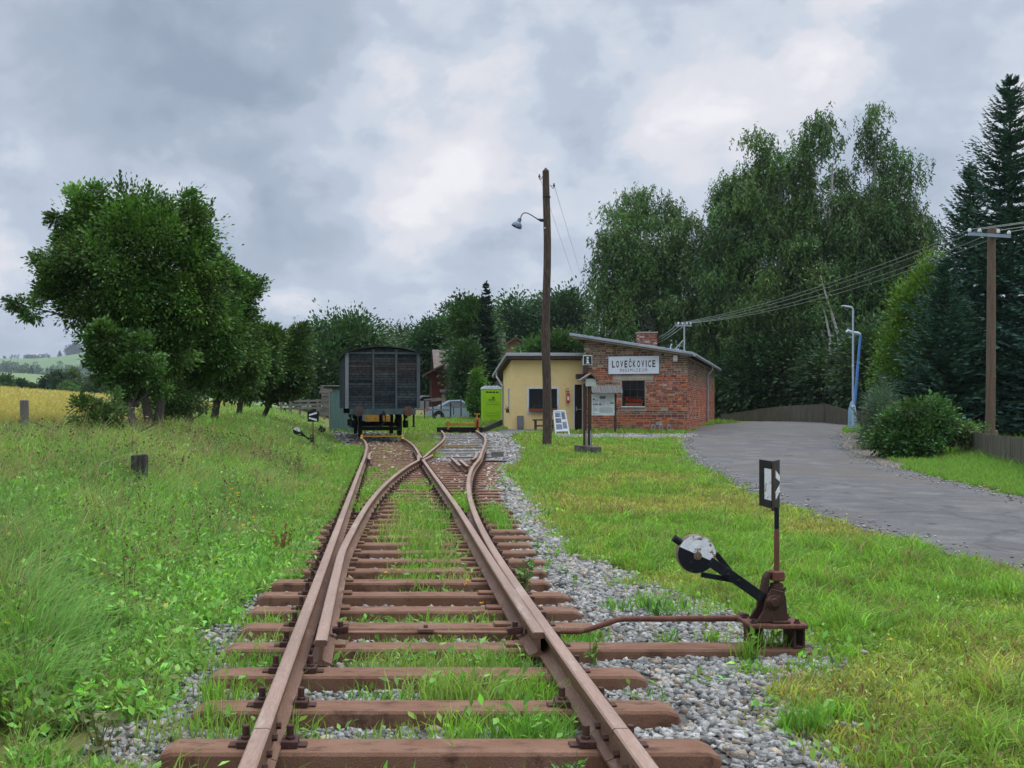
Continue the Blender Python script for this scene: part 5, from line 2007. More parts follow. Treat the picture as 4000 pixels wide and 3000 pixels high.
mb.build('lamp_shade', M_lamp, arm, smooth=True)
mb = MB()
mb.lathe(nk + d_ * .2, d_, [(.05, 0), (.06, .06), (.04, .11), (.01, .12)], 12)
mb.build('bulb', M_white, arm, smooth=True)
M_porc = mat('porcelain', (.20, .19, .19), (.10, .09, .09), (.5, .5, .5), scale=20, rough=.3)
for sx_, (bx, by), (ix, iy) in ((-1, (2123, 690), (2107, 692)), (1, (2148, 724), (2164, 727))):
    mb = MB()
    a, b = P(bx, by, pD), P(ix, iy, pD)
    mb.tube([a, a + Vector((sx_ * .04, 0, 0)), a + Vector((sx_ * .07, 0, -.07)), a + Vector((sx_ * .11, 0, -.11)), b + Vector((0, 0, -.06)), b], .012, 6)
    hk_ = mb.build('insulator_hook', M_lampa, pole, smooth=True)
    mb = MB()
    mb.lathe(b + Vector((0, 0, -.02)), (0, 0, 1), [(.03, 0), (.045, .03), (.045, .06), (.025, .07), (.03, .10), (.02, .12)], 12)
    mb.build('insulator', M_porc, hk_, smooth=True)
mb = MB()
c = P(2128, 890, pD - .16)
mb.box(c.x - .025, c.x + .025, c.y, c.y + .02, c.z - .02, c.z + .02)
mb.build('number_tag', M_white, pole)
M_wire = mat('bare_wire', (.10, .11, .105), (.14, .15, .145), rough=.5, metal=.3, bmp=0)
M_wirel = mat('pale_wire', (.22, .26, .22), (.28, .31, .28), rough=.5, metal=.2, bmp=0)


def wire(a, b, sag, r, label, m, grp=None, n=24):
    a, b = Vector(a), Vector(b)
    mb = MB()
    mb.tube([a.lerp(b, i / n) - Vector((0, 0, sag * 4 * (i / n) * (1 - i / n))) for i in range(n + 1)], r, 5)
    tag(mb.build('overhead_wire', m, smooth=True), label, 'wire', grp)


wire(P(2107, 688, pD), P(2268, 1165, 110), .0, .006, 'thin overhead wire leaving the wooden lamp pole from its upper insulator', M_wire, 'wires of the lamp pole')
wire(P(2164, 723, pD), P(2292, 1150, 110), .0, .006, 'thin overhead wire leaving the wooden lamp pole from its lower insulator', M_wire, 'wires of the lamp pole')

# ================================================================== mast on the roof, power pole on the right, the wires between
mD = 49.3
mast = thing('roof_mast', (PX(2672, mD), mD, PZ(1360, mD)), 'thin grey mast with insulators standing on the sheet roof', 'mast')
mx = PX(2673, mD)
mb = MB()
mb.tube([(mx, mD, PZ(1365, mD) - .25), (mx, mD, PZ(1262, mD))], .04, 10)
mb.build('tube', M_galv, mast, smooth=True)
mb = MB()
mb.tube([(mx, mD, PZ(1325, mD)), (PX(2633, mD), mD + .1, PZ(1362, mD) - .1)], .025, 8)
mb.build('stay', M_galv, mast, smooth=True)
mb = MB()
ca, cb = P(2642, 1272, mD), P(2702, 1272, mD)
mb.bar(ca, cb, .06, .06)
mb.bar(ca, P(2636, 1260, mD), .03, .03)
mb.build('crossarm', M_galv, mast)
ins_m = []
for px in (2650, 2666, 2684, 2698):
    c = P(px, 1270, mD)
    mb = MB()
    mb.lathe(c, (0, 0, 1), [(.012, 0), (.012, .05), (.045, .06), (.05, .11), (.03, .15)], 10)
    mb.build('insulator', M_white, mast, smooth=True)
    ins_m.append(c + Vector((0, 0, .10)))
uD = 31.5
ux = PX(3873, uD)
zg = gz(ux, uD)
up = thing('power_pole', (ux, uD, zg), 'brown wooden power pole with a pale crossarm behind the low fence', 'power pole')
M_pole2 = mat('brown_round_pole', (.18, .122, .085), (.115, .078, .055), (.25, .195, .15), scale=4, stretch=(6, 6, .3), fine=30, rough=.9, bmp=.5)
mb = MB()
mb.tube([(ux - .04, uD, zg + .4), (ux - .01, uD, 4), (ux, uD, PZ(888, uD))], [.14, .13, .115], 14)
mb.build('mast', M_pole2, up, smooth=True)
mb = MB()
mb.box(ux - .02, ux + .24, uD + .06, uD + .34, zg - .1, PZ(1680, uD))
mb.build('concrete_foot', M_concrete, up, bevel=.01)
mb = MB()
a, b = P(3783, 914, uD - .16), P(3946, 924, uD - .16)
mb.bar(a, b, .08, .10)
mb.build('crossarm', mat('pale_blue_steel', (.30, .36, .46), (.26, .31, .40), rough=.5, metal=.2), up)
ins_u = []
for px, py in ((3787, 905), (3826, 905), (3899, 909), (3941, 914)):
    c = P(px, py + 8, uD - .16)
    mb = MB()
    mb.lathe(c, (0, 0, 1), [(.012, 0), (.012, .05), (.05, .06), (.055, .12), (.03, .17)], 10)
    mb.build('insulator', M_white, up, smooth=True)
    ins_u.append(c + Vector((0, 0, .13)))
for k, (a, b) in enumerate(zip(ins_u, ins_m)):
    wire(a, b, .35 + .05 * k, .011, ['topmost wire sagging from the power pole to the roof mast', 'second wire from the top between power pole and roof mast', 'third wire from the top between power pole and roof mast', 'lowest wire sagging from the power pole to the roof mast'][k], M_wirel, 'wires between power pole and roof mast')
    wire(a, a + Vector((9, -5, .9 + .1 * k)), .05, .012, ['upper pale wire leaving the power pole towards the edge of the photo', 'second pale wire leaving the power pole away from the roof mast', 'third pale wire leaving the power pole away from the roof mast', 'lowest pale wire leaving the power pole away from the roof mast'][k], M_wirel, 'wires beyond the power pole')
for k, a in enumerate(ins_m[:3]):
    wire(a, P(2520 - 8 * k, 1330 + 14 * k, 90), .3, .016, ['uppermost wire running from the roof mast away behind the chimney', 'middle wire running from the roof mast away behind the chimney', 'lowest wire running from the roof mast away behind the chimney'][k], M_wirel, 'wires behind the chimney')

# ================================================================== street lamps at the bend
lD = 47.9
lx = PX(3332, lD)
zg = gz(lx, lD)
l1 = thing('street_lamp', (lx, lD, zg), 'slender white street lamp with a short drooping arm at the road bend', 'street lamp', 'street lamps at the bend')
M_lw = mat('pale_lamp_steel', (.55, .62, .72), (.48, .55, .65), rough=.4, metal=.1)
M_lbl = mat('blue_lamp_steel', (.08, .22, .62), (.10, .27, .68), rough=.4)
M_lbp = mat('pale_blue_steel_foot', (.26, .45, .56), (.22, .40, .52), rough=.45)
mb = MB()
mb.tube([(lx, lD, zg - .1), (lx, lD, 3.0), (lx, lD, PZ(1205, lD))], [.05, .045, .04], 10)
mb.build('post', M_lw, l1, smooth=True)
mb = MB()
mb.lathe((lx, lD, PZ(1592, lD)), (0, 0, 1), [(.05, 0), (.08, .03), (.08, .06), (.05, .1)], 12)
mb.lathe((lx, lD, PZ(1434, lD)), (0, 0, 1), [(.046, 0), (.065, .03), (.065, .05), (.046, .08)], 12)
mb.build('collars', M_lw, l1, smooth=True) if False else mb.build('collar', M_lw, l1, smooth=True)
mb = MB()
mb.tube([P(3332, 1207, lD), P(3325, 1200, lD), P(3305, 1197, lD), P(3288, 1194, lD)], [.045, .05, .05, .03], 8)
mb.build('lamp_head', M_lw, l1, smooth=True)
l2D = 50.0
x0 = PX(3329, l2D)
zg = gz(x0, l2D)
l2 = thing('street_lamp', (x0, l2D, zg), 'blue street lamp leaning slightly, with a pale flared foot, at the road bend', 'street lamp', 'street lamps at the bend')
mb = MB()
mb.tube([(x0, l2D, PZ(1600, l2D) - .15), P(3340, 1560, l2D), P(3361, 1305, l2D)], [.07, .07, .055], 10)
mb.build('post', M_lbl, l2, smooth=True)
mb = MB()
mb.lathe((x0, l2D, zg - .1), (0, 0, 1), [(.20, 0), (.19, .9), (.17, 1.15), (.09, 1.42), (.06, 1.5)], 12)
mb.build('flared_foot', M_lbp, l2, smooth=True)
mb = MB()
mb.tube([P(3361, 1306, l2D), P(3352, 1303, l2D), P(3330, 1299, l2D), P(3312, 1293, l2D), P(3305, 1297, l2D)], [.06, .09, .08, .09, .06], 8)
mb.build('lamp_head', M_lw, l2, smooth=True)

# ================================================================== fences and posts
M_fence = mat('mossy_fence_boards', (.15, .13, .10), (.09, .078, .06), (.17, .175, .10), scale=2.5, stretch=(3, 3, .4), fine=20, rough=.95, bmp=.5)
M_fence2 = mat('dark_fence_boards', (.12, .11, .08), (.085, .076, .056), (.14, .14, .08), scale=1.5, stretch=(2, 2, .5), fine=20, rough=.95, bmp=.4)


def board_fence(name, label, pts, bw, gap, m, seed, post_every=2.4, group=None, back=1):
    """pts: (x, y, base z, top z) along the run; boards are one panel, posts are parts"""
    rs = random.Random(seed)
    root = thing(name, (pts[0][0], pts[0][1], pts[0][2]), label, 'fence', group)
    mb = MB()
    pos = []
    for a, b in zip(pts[:-1], pts[1:]):
        L = math.hypot(b[0] - a[0], b[1] - a[1])
        n = int(L / (bw + gap))
        for i in range(n):
            t0, t1 = i / n, (i + bw / (bw + gap)) / n
            p0 = [a[k] + (b[k] - a[k]) * t0 for k in range(4)]
            p1 = [a[k] + (b[k] - a[k]) * t1 for k in range(4)]
            dx, dy = (b[1] - a[1]) / L * .02, -(b[0] - a[0]) / L * .02
            j = rs.uniform(-.025, .015) if gap > .004 else rs.uniform(-.008, .008)
            o_ = rs.uniform(-.006, .006)
            mb.hexa([(p0[0] + o_, p0[1], p0[2]), (p1[0] + o_, p1[1], p1[2]), (p1[0] + dx + o_, p1[1] + dy, p1[2]), (p0[0] + dx + o_, p0[1] + dy, p0[2]),
                     (p0[0] + o_, p0[1], p0[3] + j), (p1[0] + o_, p1[1], p1[3] + j), (p1[0] + dx + o_, p1[1] + dy, p1[3] + j), (p0[0] + dx + o_, p0[1] + dy, p0[3] + j)])
        pos.append((a, b, L))
    mb.build('board_panel', m, root)
    for a, b, L in pos:
        k = max(1, round(L / post_every))
        for i in range(k + (1 if (a, b, L) == pos[-1] else 0)):
            t = i / k
            p = [a[q_] + (b[q_] - a[q_]) * t for q_ in range(4)]
            ox, oy = -(b[1] - a[1]) / L * .08 * back, (b[0] - a[0]) / L * .08 * back
            mp = MB()
            mp.box(p[0] + ox - .05, p[0] + ox + .05, p[1] + oy - .05, p[1] + oy + .05, p[2] - .1, p[3] - .02)
            mp.build('post', m, root)
    for f in (.25, .8):
        mr_ = MB()
        for a, b, L in pos:
            ox, oy = -(b[1] - a[1]) / L * .045 * back, (b[0] - a[0]) / L * .045 * back
            mr_.bar((a[0] + ox, a[1] + oy, a[2] + (a[3] - a[2]) * f), (b[0] + ox, b[1] + oy, b[2] + (b[3] - b[2]) * f), .03, .07, side=(a[1] - b[1], b[0] - a[0], 0))
        mr_.build('rail', m, root)
    return root


def fp_(px, D, ptop, base=None):
    x = PX(px, D)
    return (x, D, gz(x, D) - .05 if base is None else base, PZ(ptop, D))


board_fence('board_fence', 'low old vertical board fence in the grass under the spruces', [fp_(4150, 20.5, 1722), fp_(4000, 23, 1712), fp_(3860, 26.8, 1696), fp_(3735, 31, 1672), fp_(3600, 36, 1660)], .10, .006, M_fence, 3, back=-1)
board_fence('board_fence', 'long dark plank fence along the far side of the road bend', [fp_(3222, 58.5, 1578), fp_(3110, 61, 1583), fp_(3000, 63, 1592), fp_(2880, 65, 1611), fp_(2820, 66, 1620)], .12, .0035, M_fence2, 4, back=-1)
board_fence('picket_fence', 'short dark picket fence between the plank fence and the lamp posts', [fp_(3226, 58.3, 1578), fp_(3310, 55, 1600), fp_(3335, 54, 1606)], .09, .045, M_fence2, 5)
board_fence('board_fence', 'dark plank fence behind the lamp posts and the big bush', [fp_(3340, 53.8, 1604), fp_(3420, 52, 1608), fp_(3560, 49, 1620)], .12, .004, M_fence2, 6)

M_post = mat('grey_split_post', (.115, .10, .09), (.20, .185, .17), (.05, .04, .035), scale=4, stretch=(6, 6, .5), fine=30, rough=.95, bmp=.8)
for k, (px, ytop, D, w_, lab) in enumerate([(96, 1562, 20.0, .165, 'thick weathered fence post at the edge of the yellow field'), (441, 1566, 38.0, .15, 'short grey fence post seen between bush and trees'), (773, 1556, 46.0, .12, 'thin pale fence post standing among the tree trunks'), (757, 1585, 44.0, .10, 'small leaning fence post among the tree trunks')]):
    x = PX(px, D)
    zg = gz(x, D)
    pr = thing('fence_post', (x, D, zg), lab, 'fence post', 'posts of the field fence')
    mb = MB()
    zt = PZ(ytop, D)
    mb.tube([(x, D, zg - .3), (x + .005, D, (zg + zt) / 2), (x - .008, D, zt - .02), (x - .008, D, zt)], [w_ / 2 * 1.04, w_ / 2, w_ / 2 * 1.04, w_ / 2 * .8], 9)
    mb.build('stake', M_post, pr, smooth=True, angle=30)
    if k == 0:
        mb = MB()
        c = P(78, 1646, D)
        mb.tube([Vector((x - .07, D - .02, c.z)), c + Vector((.03, -.02, 0)), c + Vector((-.01, -.02, 0))], [.02, .03, .045], 8)
        mb.build('fence_insulator', M_black, pr, smooth=True)
sD_ = 13.0
x = PX(543, sD_)
st_ = thing('stump', (x, sD_, gz(x, sD_)), 'squat dark split wooden stump sticking out of the tall grass', 'stump')
mb = MB()
zt = PZ(1776, sD_)
mb.hexa([(x - .100, sD_ - .07, zt - .6), (x + .088, sD_ - .08, zt - .6), (x + .088, sD_ + .08, zt - .6), (x - .095, sD_ + .08, zt - .6), (x - .088, sD_ - .07, zt - .005), (x + .106, sD_ - .08, zt + .015), (x + .106, sD_ + .08, zt - .005), (x - .082, sD_ + .08, zt - .03)])
mb.box(x - .035, x + .0, sD_ - .097, sD_ - .071, zt - .58, zt - .02)
mb.box(x + .03, x + .07, sD_ - .104, sD_ - .077, zt - .58, zt + .005)
mb.build('block', mat('charred_post', (.05, .042, .04), (.12, .11, .105), (.02, .016, .014), scale=6, stretch=(7, 7, .4), fine=40, rough=.95, bmp=.9), st_, bevel=.012)

# rail fence far behind the meadow
rf_ = thing('rail_fence', (PX(1180, 62), 62, 1.2), 'grey wooden rail fence far behind the meadow, beside the timber stack', 'fence')
for k, py in enumerate((1566, 1581, 1594)):
    mb = MB()
    mb.bar(P(1090, py + 3, 62), P(1272, py - 2, 60), .05, .13, side=(0, 1, 0))
    mb.build('rail', M_wood, rf_)
for px in (1098, 1135, 1172, 1205, 1240, 1268):
    mb = MB()
    x = PX(px, 61.2)
    mb.box(x - .07, x + .07, 61.1, 61.24, .7, PZ(1559, 61))
    mb.build('post', M_wood, rf_)

# ================================================================== shed and timber stack left of the wagon
hD_ = 47.0
M_shed = mat('green_corrugated_sheet', (.15, .25, .22), (.115, .205, .185), (.24, .30, .25), scale=1.2, stretch=(3, 3, .5), fine=20, rough=.6, bmp=.1)
sx0, sx1 = PX(1288, hD_), PX(1288, hD_) + 2.3
zg, zt = .25, PZ(1515, hD_)
sh = thing('tin_shed', (sx0 + 1, hD_ + .8, zg), 'green corrugated tin shed half hidden by the wagon', 'shed')
mb = MB()
n = 46
front = [(sx0 + (sx1 - sx0) * i / n, hD_ - (.02 if i % 2 else 0)) for i in range(n + 1)]
for (a, b) in zip(front[:-1], front[1:]):
    mb.add([(a[0], a[1], zg), (b[0], b[1], zg), (b[0], b[1], zt), (a[0], a[1], zt)], [(0, 1, 2, 3)])
side = [(sx0 - (.02 if i % 2 else 0) - .10 * i / 30, hD_ + 1.9 * i / 30) for i in range(31)]
for (a, b) in zip(side[:-1], side[1:]):
    mb.add([(a[0], a[1], zg), (b[0], b[1], zg), (b[0], b[1], zt - .06), (a[0], a[1], zt - .06)], [(0, 1, 2, 3)])
mb.build('wall', M_shed, sh)
mb = MB()
for xx in (sx0 - .035,):
    mb.box(xx, xx + .03, hD_ - .045, hD_ - .02, zg, zt + .02)
mb.build('corner_strip', M_galv, sh)
mb = MB()
mb.box(sx0 - .28, sx1 + .1, hD_ - .12, hD_ + 2.1, zt + .001, zt + .07)
mb.build('roof', M_wdark, sh)
mb = MB()
mb.box(sx0 + .02, sx0 + .12, hD_ - .035, hD_ - .024, PZ(1529, hD_), PZ(1515, hD_) - .02)
mb.build('notice', mat('red_white_notice', (.62, .30, .26), (.6, .55, .52), scale=14, bmp=0), sh)
rs = random.Random(9)
zb_ = 1.0
for k in range(11):
    D = 52.0
    z0 = zb_ + k * .145
    mb = MB()
    xl, xr_2 = PX(1252, D) + rs.uniform(-.12, .12), PX(1300, D)
    mb.box(xl, xr_2 + 1.2, D - .13 + rs.uniform(-.05, .05), D + .13, z0, z0 + .135)
    o = mb.build('stacked_timber', M_wood, bevel=.012)
    tag(o, 'grey squared timber, topmost of the stack by the green shed' if k == 10 else 'grey squared timber lying within the stack by the green shed', 'timber', 'timbers stacked by the shed')
# dark lump of scrap beside the shed
mb = MB()
c = P(1258, 1683, 45)
mb.tube([c + Vector((-.15, 0, -.1)), c + Vector((.0, .05, .1)), c + Vector((.12, 0, .02))], [.10, .18, .09], 7)
tag(mb.build('scrap_lump', M_wdark), 'small dark lump of scrap in the grass beside the green shed', 'scrap')

# ================================================================== the stop on the branch track
bD = 44.4
bs = thing('track_stop', (PX(1800, bD), bD, .5), 'yellow hand lever bar standing over the rails at the end of the branch', 'track stop')
mb = MB()
mb.bar(P(1742, 1657, bD), P(1862, 1657, bD), .06, .13, side=(0, 1, 0))
mb.build('bar', M_ylw, bs, bevel=.008)
mb = MB()
c = P(1751, 1650, bD)
mb.lathe(c + Vector((0, -.06, 0)), (0, 1, 0), [(.05, 0), (.085, .005), (.085, .12), (.05, .125)], 16)
mb.box(c.x - .04, c.x + .04, bD - .05, bD + .05, PZ(1678, bD), c.z - .05)
mb.build('hinge', M_ylw, bs, bevel=.004)
M_ored = mat('orange_enamel', (.50, .16, .03), (.42, .12, .025), (.1, .05, .02), scale=10, rough=.5)
mb = MB()
x0, x1 = PX(1855, bD), PX(1872, bD)
mb.box(x0, x1, bD - .1, bD + .1, PZ(1670, bD), PZ(1634, bD))
po = mb.build('lever_post', M_ored, bs, bevel=.01)
mb = MB()
xm = (x0 + x1) / 2
mb.box(xm - .015, xm + .04, bD - .13, bD - .101, PZ(1655, bD), PZ(1642, bD))
mb.prism([(xm - .05, bD - .12, PZ(1684, bD)), (xm + .05, bD - .12, PZ(1684, bD)), (xm + .03, bD - .12, PZ(1650, bD)), (xm - .02, bD - .12, PZ(1650, bD))], (0, .02, 0))
mb.build('latch', M_black, po)
mb = MB()
mb.prism([(xm - .02, bD - .16, PZ(1686, bD)), (xm + .10, bD - .16, PZ(1686, bD)), (xm + .05, bD - .16, PZ(1672, bD)), (xm + .01, bD - .16, PZ(1672, bD))], (0, .08, 0))
mb.build('foot', M_ylw, po)
mb = MB()
mb.tube([(xm, bD, PZ(1634, bD)), (xm, bD, PZ(1618, bD))], .035, 8)
mb.bar((xm - .13, bD, PZ(1617, bD)), (xm + .13, bD, PZ(1617, bD)), .06, .05)
mb.build('handle', M_ylw, po)
mb = MB()
mb.box(PX(1707, bD), PX(1888, bD), bD + .16, bD + .42, PZ(1690, bD), PZ(1669, bD))
tag(mb.build('crossing_beam', M_wdark, bevel=.015), 'thick black beam lying across the branch track under the yellow bar', 'beam')
mb = MB()
mb.hexa([P(1884, 1676, 44.6), P(1889, 1690, 44.4), P(1964, 1660, 48.2), P(1960, 1655, 48.2), P(1884, 1671, 44.7), P(1893, 1671, 44.5), P(1962, 1639, 48.2), P(1955, 1641, 48.4)])
tag(mb.build('ramp_plank', M_wdark), 'black plank slanting from the beam up to the corner of the yellow house', 'plank')
mb = MB()
mb.bar((PX(1690, 33.4), 33.4, float(rise(33.4)) + .05), (PX(1868, 33.6), 33.6, float(rise(33.4)) + .06), .05, .05, side=(0, 1, 0))
tag(mb.build('gauge_bar', M_ylw), 'thin worn yellow rod lying across the timber sleepers', 'rod')
for k, (x, lab) in enumerate(((1.38, 'loose rusty rail piece on the sleepers, nearer the crossing'), (1.53, 'loose rusty rail piece on the sleepers, nearer the curved rail'))):
    y0, y1 = (22.7, 26.3) if k == 0 else (22.4, 25.2)
    rail(lambda y, x=x: x - .005 * (y - 24), y0, y1, lab, 'loose_rail', group='loose rail pieces', zoff=.004)
D = 27.6
mb = MB()
mb.box(PX(1920, D), PX(1966, D), D - .14, D + .10, PZ(1783, D), PZ(1762, D))
tag(mb.build('timber_block', M_wood, bevel=.012), 'grey square timber block lying on the gravel beside the branch', 'timber block')
mb = MB()
mb.box(PX(1888, 26.9), PX(1978, 26.9), 26.85, 26.95, .0, .035)
tag(mb.build('thin_batten', M_wdark), 'thin dark batten lying on the gravel in front of the timber block', 'batten')

# ================================================================== cars and garden fence behind
def car(name, label, loc, rz, col, sc=1.0, estate=False):
    root = thing(name, (0, 0, 0), label, 'car', 'parked cars')
    m_body = mat('car_paint_' + name, col, tuple(x * .92 for x in col), rough=.28, metal=.25, bmp=0, spec=.6, scale=1)
    m_rub = MATS.get('tyre_rubber') or mat('tyre_rubber', (.012, .012, .012), (.02, .02, .02), rough=.9)
    m_gl = MATS.get('car_glass') or mat('car_glass', (.015, .02, .025), (.02, .026, .03), rough=.06, spec=.7, bmp=0)
    W = .86
    low = [(-2.15, .30), (-2.2, .55), (-2.12, .88), (-1.95, .95), (-1.2, .98), (1.05, .93), (1.75, .80), (2.12, .66), (2.18, .42), (2.1, .25), (1.75, .22), (-1.75, .24)]
    if estate:
        top = [(-2.05, .94), (-1.75, 1.42), (.2, 1.46), (1.1, .92)]
    else:
        top = [(-1.55, .955), (-.75, 1.38), (.1, 1.42), (1.1, .91)]
    def loft(prof, w0, w1):
        mb = MB()
        n = len(prof)
        zmin, zmax = min(p[1] for p in prof), max(p[1] for p in prof)
        for sgn in (-1, 1):
            pass
        f = lambda z: w0 + (w1 - w0) * (z - zmin) / (zmax - zmin)
        vs = [(x, -f(z), z) for x, z in prof] + [(x, f(z), z) for x, z in prof]
        fs = [tuple(range(n)), tuple(range(2 * n - 1, n - 1, -1))] + [(k, (k + 1) % n, n + (k + 1) % n, n + k) for k in range(n)]
        mb.add(vs, fs)
        return mb
    b = loft(low, W, W * .96).build('body', m_body, root, local=True, bevel=.05, seg=2, smooth=True)
    loft(top, W * .93, W * .72).build('cabin', m_body, root, local=True, bevel=.04, seg=2, smooth=True)
    # windows
    for sgn in (-1, 1):
        mb = MB()
        xs0, xs1, xs2, xs3 = (top[0][0] + .42, top[1][0] + .16, top[2][0] - .02, top[3][0] - .32)
        y0, y1 = sgn * (W * .895 + .012), sgn * (W * .755 + .012)
        mb.prism([(xs0, y0, 1.0), (xs3, y0, 1.0), (xs2, y1, 1.345), (xs1, y1, 1.335)], (0, sgn * .008, 0))
        mb.build('side_window', m_gl, root, local=True)
        mb = MB()
        mb.box(-.36, -.31, *sorted((sgn * W * .98, sgn * (W * .98 + .01))), .42, .95)
        mb.build('door_seam', m_rub, root, local=True)
    mb = MB()
    a0, a1 = top[0], top[1]
    mb.hexa([(a0[0] + .10, -W * .78, a0[1] + .08), (a0[0] + .10, W * .78, a0[1] + .08), (a0[0] + .08, W * .78, a0[1] + .09), (a0[0] + .08, -W * .78, a0[1] + .09), (a1[0] - .10, -W * .64, a1[1] - .06), (a1[0] - .10, W * .64, a1[1] - .06), (a1[0] - .13, W * .64, a1[1] - .05), (a1[0] - .13, -W * .64, a1[1] - .05)])
    mb.build('rear_window', m_gl, root, local=True)
    mb = MB()
    a0, a1 = top[3], top[2]
    mb.hexa([(a0[0] - .12, -W * .78, a0[1] + .08), (a0[0] - .12, W * .78, a0[1] + .08), (a0[0] - .09, W * .78, a0[1] + .09), (a0[0] - .09, -W * .78, a0[1] + .09), (a1[0] + .10, -W * .64, a1[1] - .06), (a1[0] + .10, W * .64, a1[1] - .06), (a1[0] + .14, W * .64, a1[1] - .05), (a1[0] + .14, -W * .64, a1[1] - .05)])
    mb.build('windscreen', m_gl, root, local=True)
    for sgn in (-1, 1):
        mb = MB()
        mb.box(-2.20, -1.98, *sorted((sgn * W * .66, sgn * (W * .985))), .66, .88)
        mb.build('tail_light', MATS.get('tail_red') or mat('tail_red', (.42, .02, .015), (.36, .018, .014), rough=.25, bmp=0), root, local=True, bevel=.03)
        mb = MB()
        mb.box(1.95, 2.15, *sorted((sgn * W * .6, sgn * (W * .97))), .52, .66)
        mb.build('headlight', M_white, root, local=True, bevel=.03)
        for xw in (-1.33, 1.38):
            mb = MB()
            mb.lathe((xw, sgn * (W - .16), .31), (0, sgn, 0), [(.20, 0), (.30, .01), (.315, .04), (.315, .15), (.29, .175), (.21, .18)], 22)
            wl = mb.build('wheel', m_rub, root, local=True, smooth=True)
            mb = MB()
            mb.lathe((xw, sgn * (W + .004), .31), (0, sgn, 0), [(.21, 0), (.20, .012), (.05, .022)], 18)
            mb.build('rim', M_galv, wl, local=True, smooth=True)
            mb = MB()
            mb.lathe((xw, sgn * (W - .10), .33), (0, sgn, 0), [(.37, 0), (.37, .104)], 22)
            mb.build('wheel_arch', m_rub, root, local=True)
    mb = MB()
    mb.box(-2.225, -2.16, -.26, .26, .48, .6)
    mb.build('number_plate', M_white, root, local=True)
    root.location = loc
    root.rotation_euler.z = rz
    root.scale = (sc,) * 3
    return root


cD = 66.0
car('silver_car', 'silver blue car with its rear towards the wagon, behind the garden fence', (PX(1683, cD) + 2.0, cD + .4, gz(4.2, cD) + .02), math.radians(-13), (.27, .34, .38))
car('white_car', 'small white car parked beyond the fence at the red boarded annexe', (PX(1655, 84), 84, .95), math.radians(190), (.70, .71, .72), estate=True)
gf = thing('garden_fence', (PX(1720, 62.5), 62.5, .5), 'rough garden fence of thin posts and rails in front of the silver car', 'fence')
gD = 62.5
for px, yt in ((1659, 1558), (1691, 1566), (1723, 1560), (1760, 1572), (1801, 1548), (1866, 1572)):
    mb = MB()
    x = PX(px, gD)
    mb.box(x - .04, x + .04, gD - .04, gD + .04, .4, PZ(yt, gD))
    mb.build('post', M_wdark if px != 1801 else mat('green_steel_post', (.05, .07, .065), (.07, .09, .085)), gf)
for a, b in (((1656, 1562), (1722, 1556)), ((1684, 1567), (1726, 1561)), ((1760, 1590), (1885, 1592)), ((1656, 1600), (1760, 1602))):
    mb = MB()
    mb.bar(P(*a, gD - .06), P(*b, gD - .06), .05, .09, side=(0, 1, 0))
    mb.build('rail', M_wood, gf)
# ================================================================== vegetation
M_grass = leaf_mat('grass_blades', trans=.38, rough=.55)
M_leaf = leaf_mat('tree_leaves', trans=.22, rough=.5)
M_needle = leaf_mat('needles', trans=.10, rough=.6)
M_bark = mat('bark', (.07, .058, .048), (.11, .095, .08), (.035, .03, .026), scale=5, stretch=(5, 5, .6), fine=25, rough=.95, bmp=.8)
M_birch = mat('birch_bark', (.50, .48, .45), (.40, .38, .36), (.05, .045, .045), scale=3, stretch=(1, 1, 3), fine=14, rough=.85, bmp=.3, lo3=.56, hi3=.6)
VL, VR = -.56, .82            # what the lens can see, with a margin: x / y


def blades(pos, h, w, az, lean, col):
    """upright curved blades, 3 triangles each"""
    n = len(pos)
    d = np.stack([np.cos(az), np.sin(az), np.zeros(n)], 1)
    s = np.stack([-np.sin(az + 1.1), np.cos(az + 1.1), np.zeros(n)], 1) * (w / 2)[:, None]
    up = np.array([0, 0, 1.0])
    m = pos + up * (h * .55)[:, None] + d * (h * lean * .3)[:, None]
    t = pos + up * (h * (1 - .25 * lean))[:, None] + d * (h * lean)[:, None]
    V = np.stack([pos - s, pos + s, m + s * .8, m - s * .8, t], 1).reshape(-1, 3)
    i = np.arange(n)[:, None] * 5
    T = np.concatenate([i + [0, 1, 2], i + [0, 2, 3], i + [3, 2, 4]], 1).reshape(-1, 3)
    C = np.repeat(col, 5, 0)
    C.reshape(n, 5, 3)[:, :2] *= .8
    return V, T, C


class Pile:
    def __init__(s):
        s.V, s.T, s.C, s.n = [], [], [], 0

    def add(s, vtc):
        V, T, C = vtc
        s.V.append(V)
        s.T.append(T + s.n)
        s.C.append(C)
        s.n += len(V)

    def build(s, name, m, parent=None):
        return np_mesh(name, np.concatenate(s.V), np.concatenate(s.T), np.concatenate(s.C), m, parent)


def scatter(bands, xlo, xhi, rg):
    out = []
    for y0, y1, dens in bands:
        ym = (y0 + y1) / 2
        w_ = (VR - VL) * y1
        n = int(dens * w_ * (y1 - y0))
        y = rg.uniform(y0, y1, n)
        x = VL * y1 + w_ * rg.random(n)
        k = (x > VL * y) & (x < VR * y) & (x > xlo(y)) & (x < xhi(y))
        out.append(np.stack([x[k], y[k]], 1))
    return np.concatenate(out)


def on_road(x, y, mrg=0.0):
    lx = np.interp(y, [p[1] for p in road_l], [p[0] for p in road_l])
    rx = np.interp(y, [p[1] for p in road_r], [p[0] for p in road_r])
    j = (fbm(x * 1.7, y * 1.7, 9) - .5) * .5 + (fbm(x * 6, y * 6, 19) - .5) * .35
    return (x > lx + j + mrg) & (x < rx + j - mrg) & (y < 66)


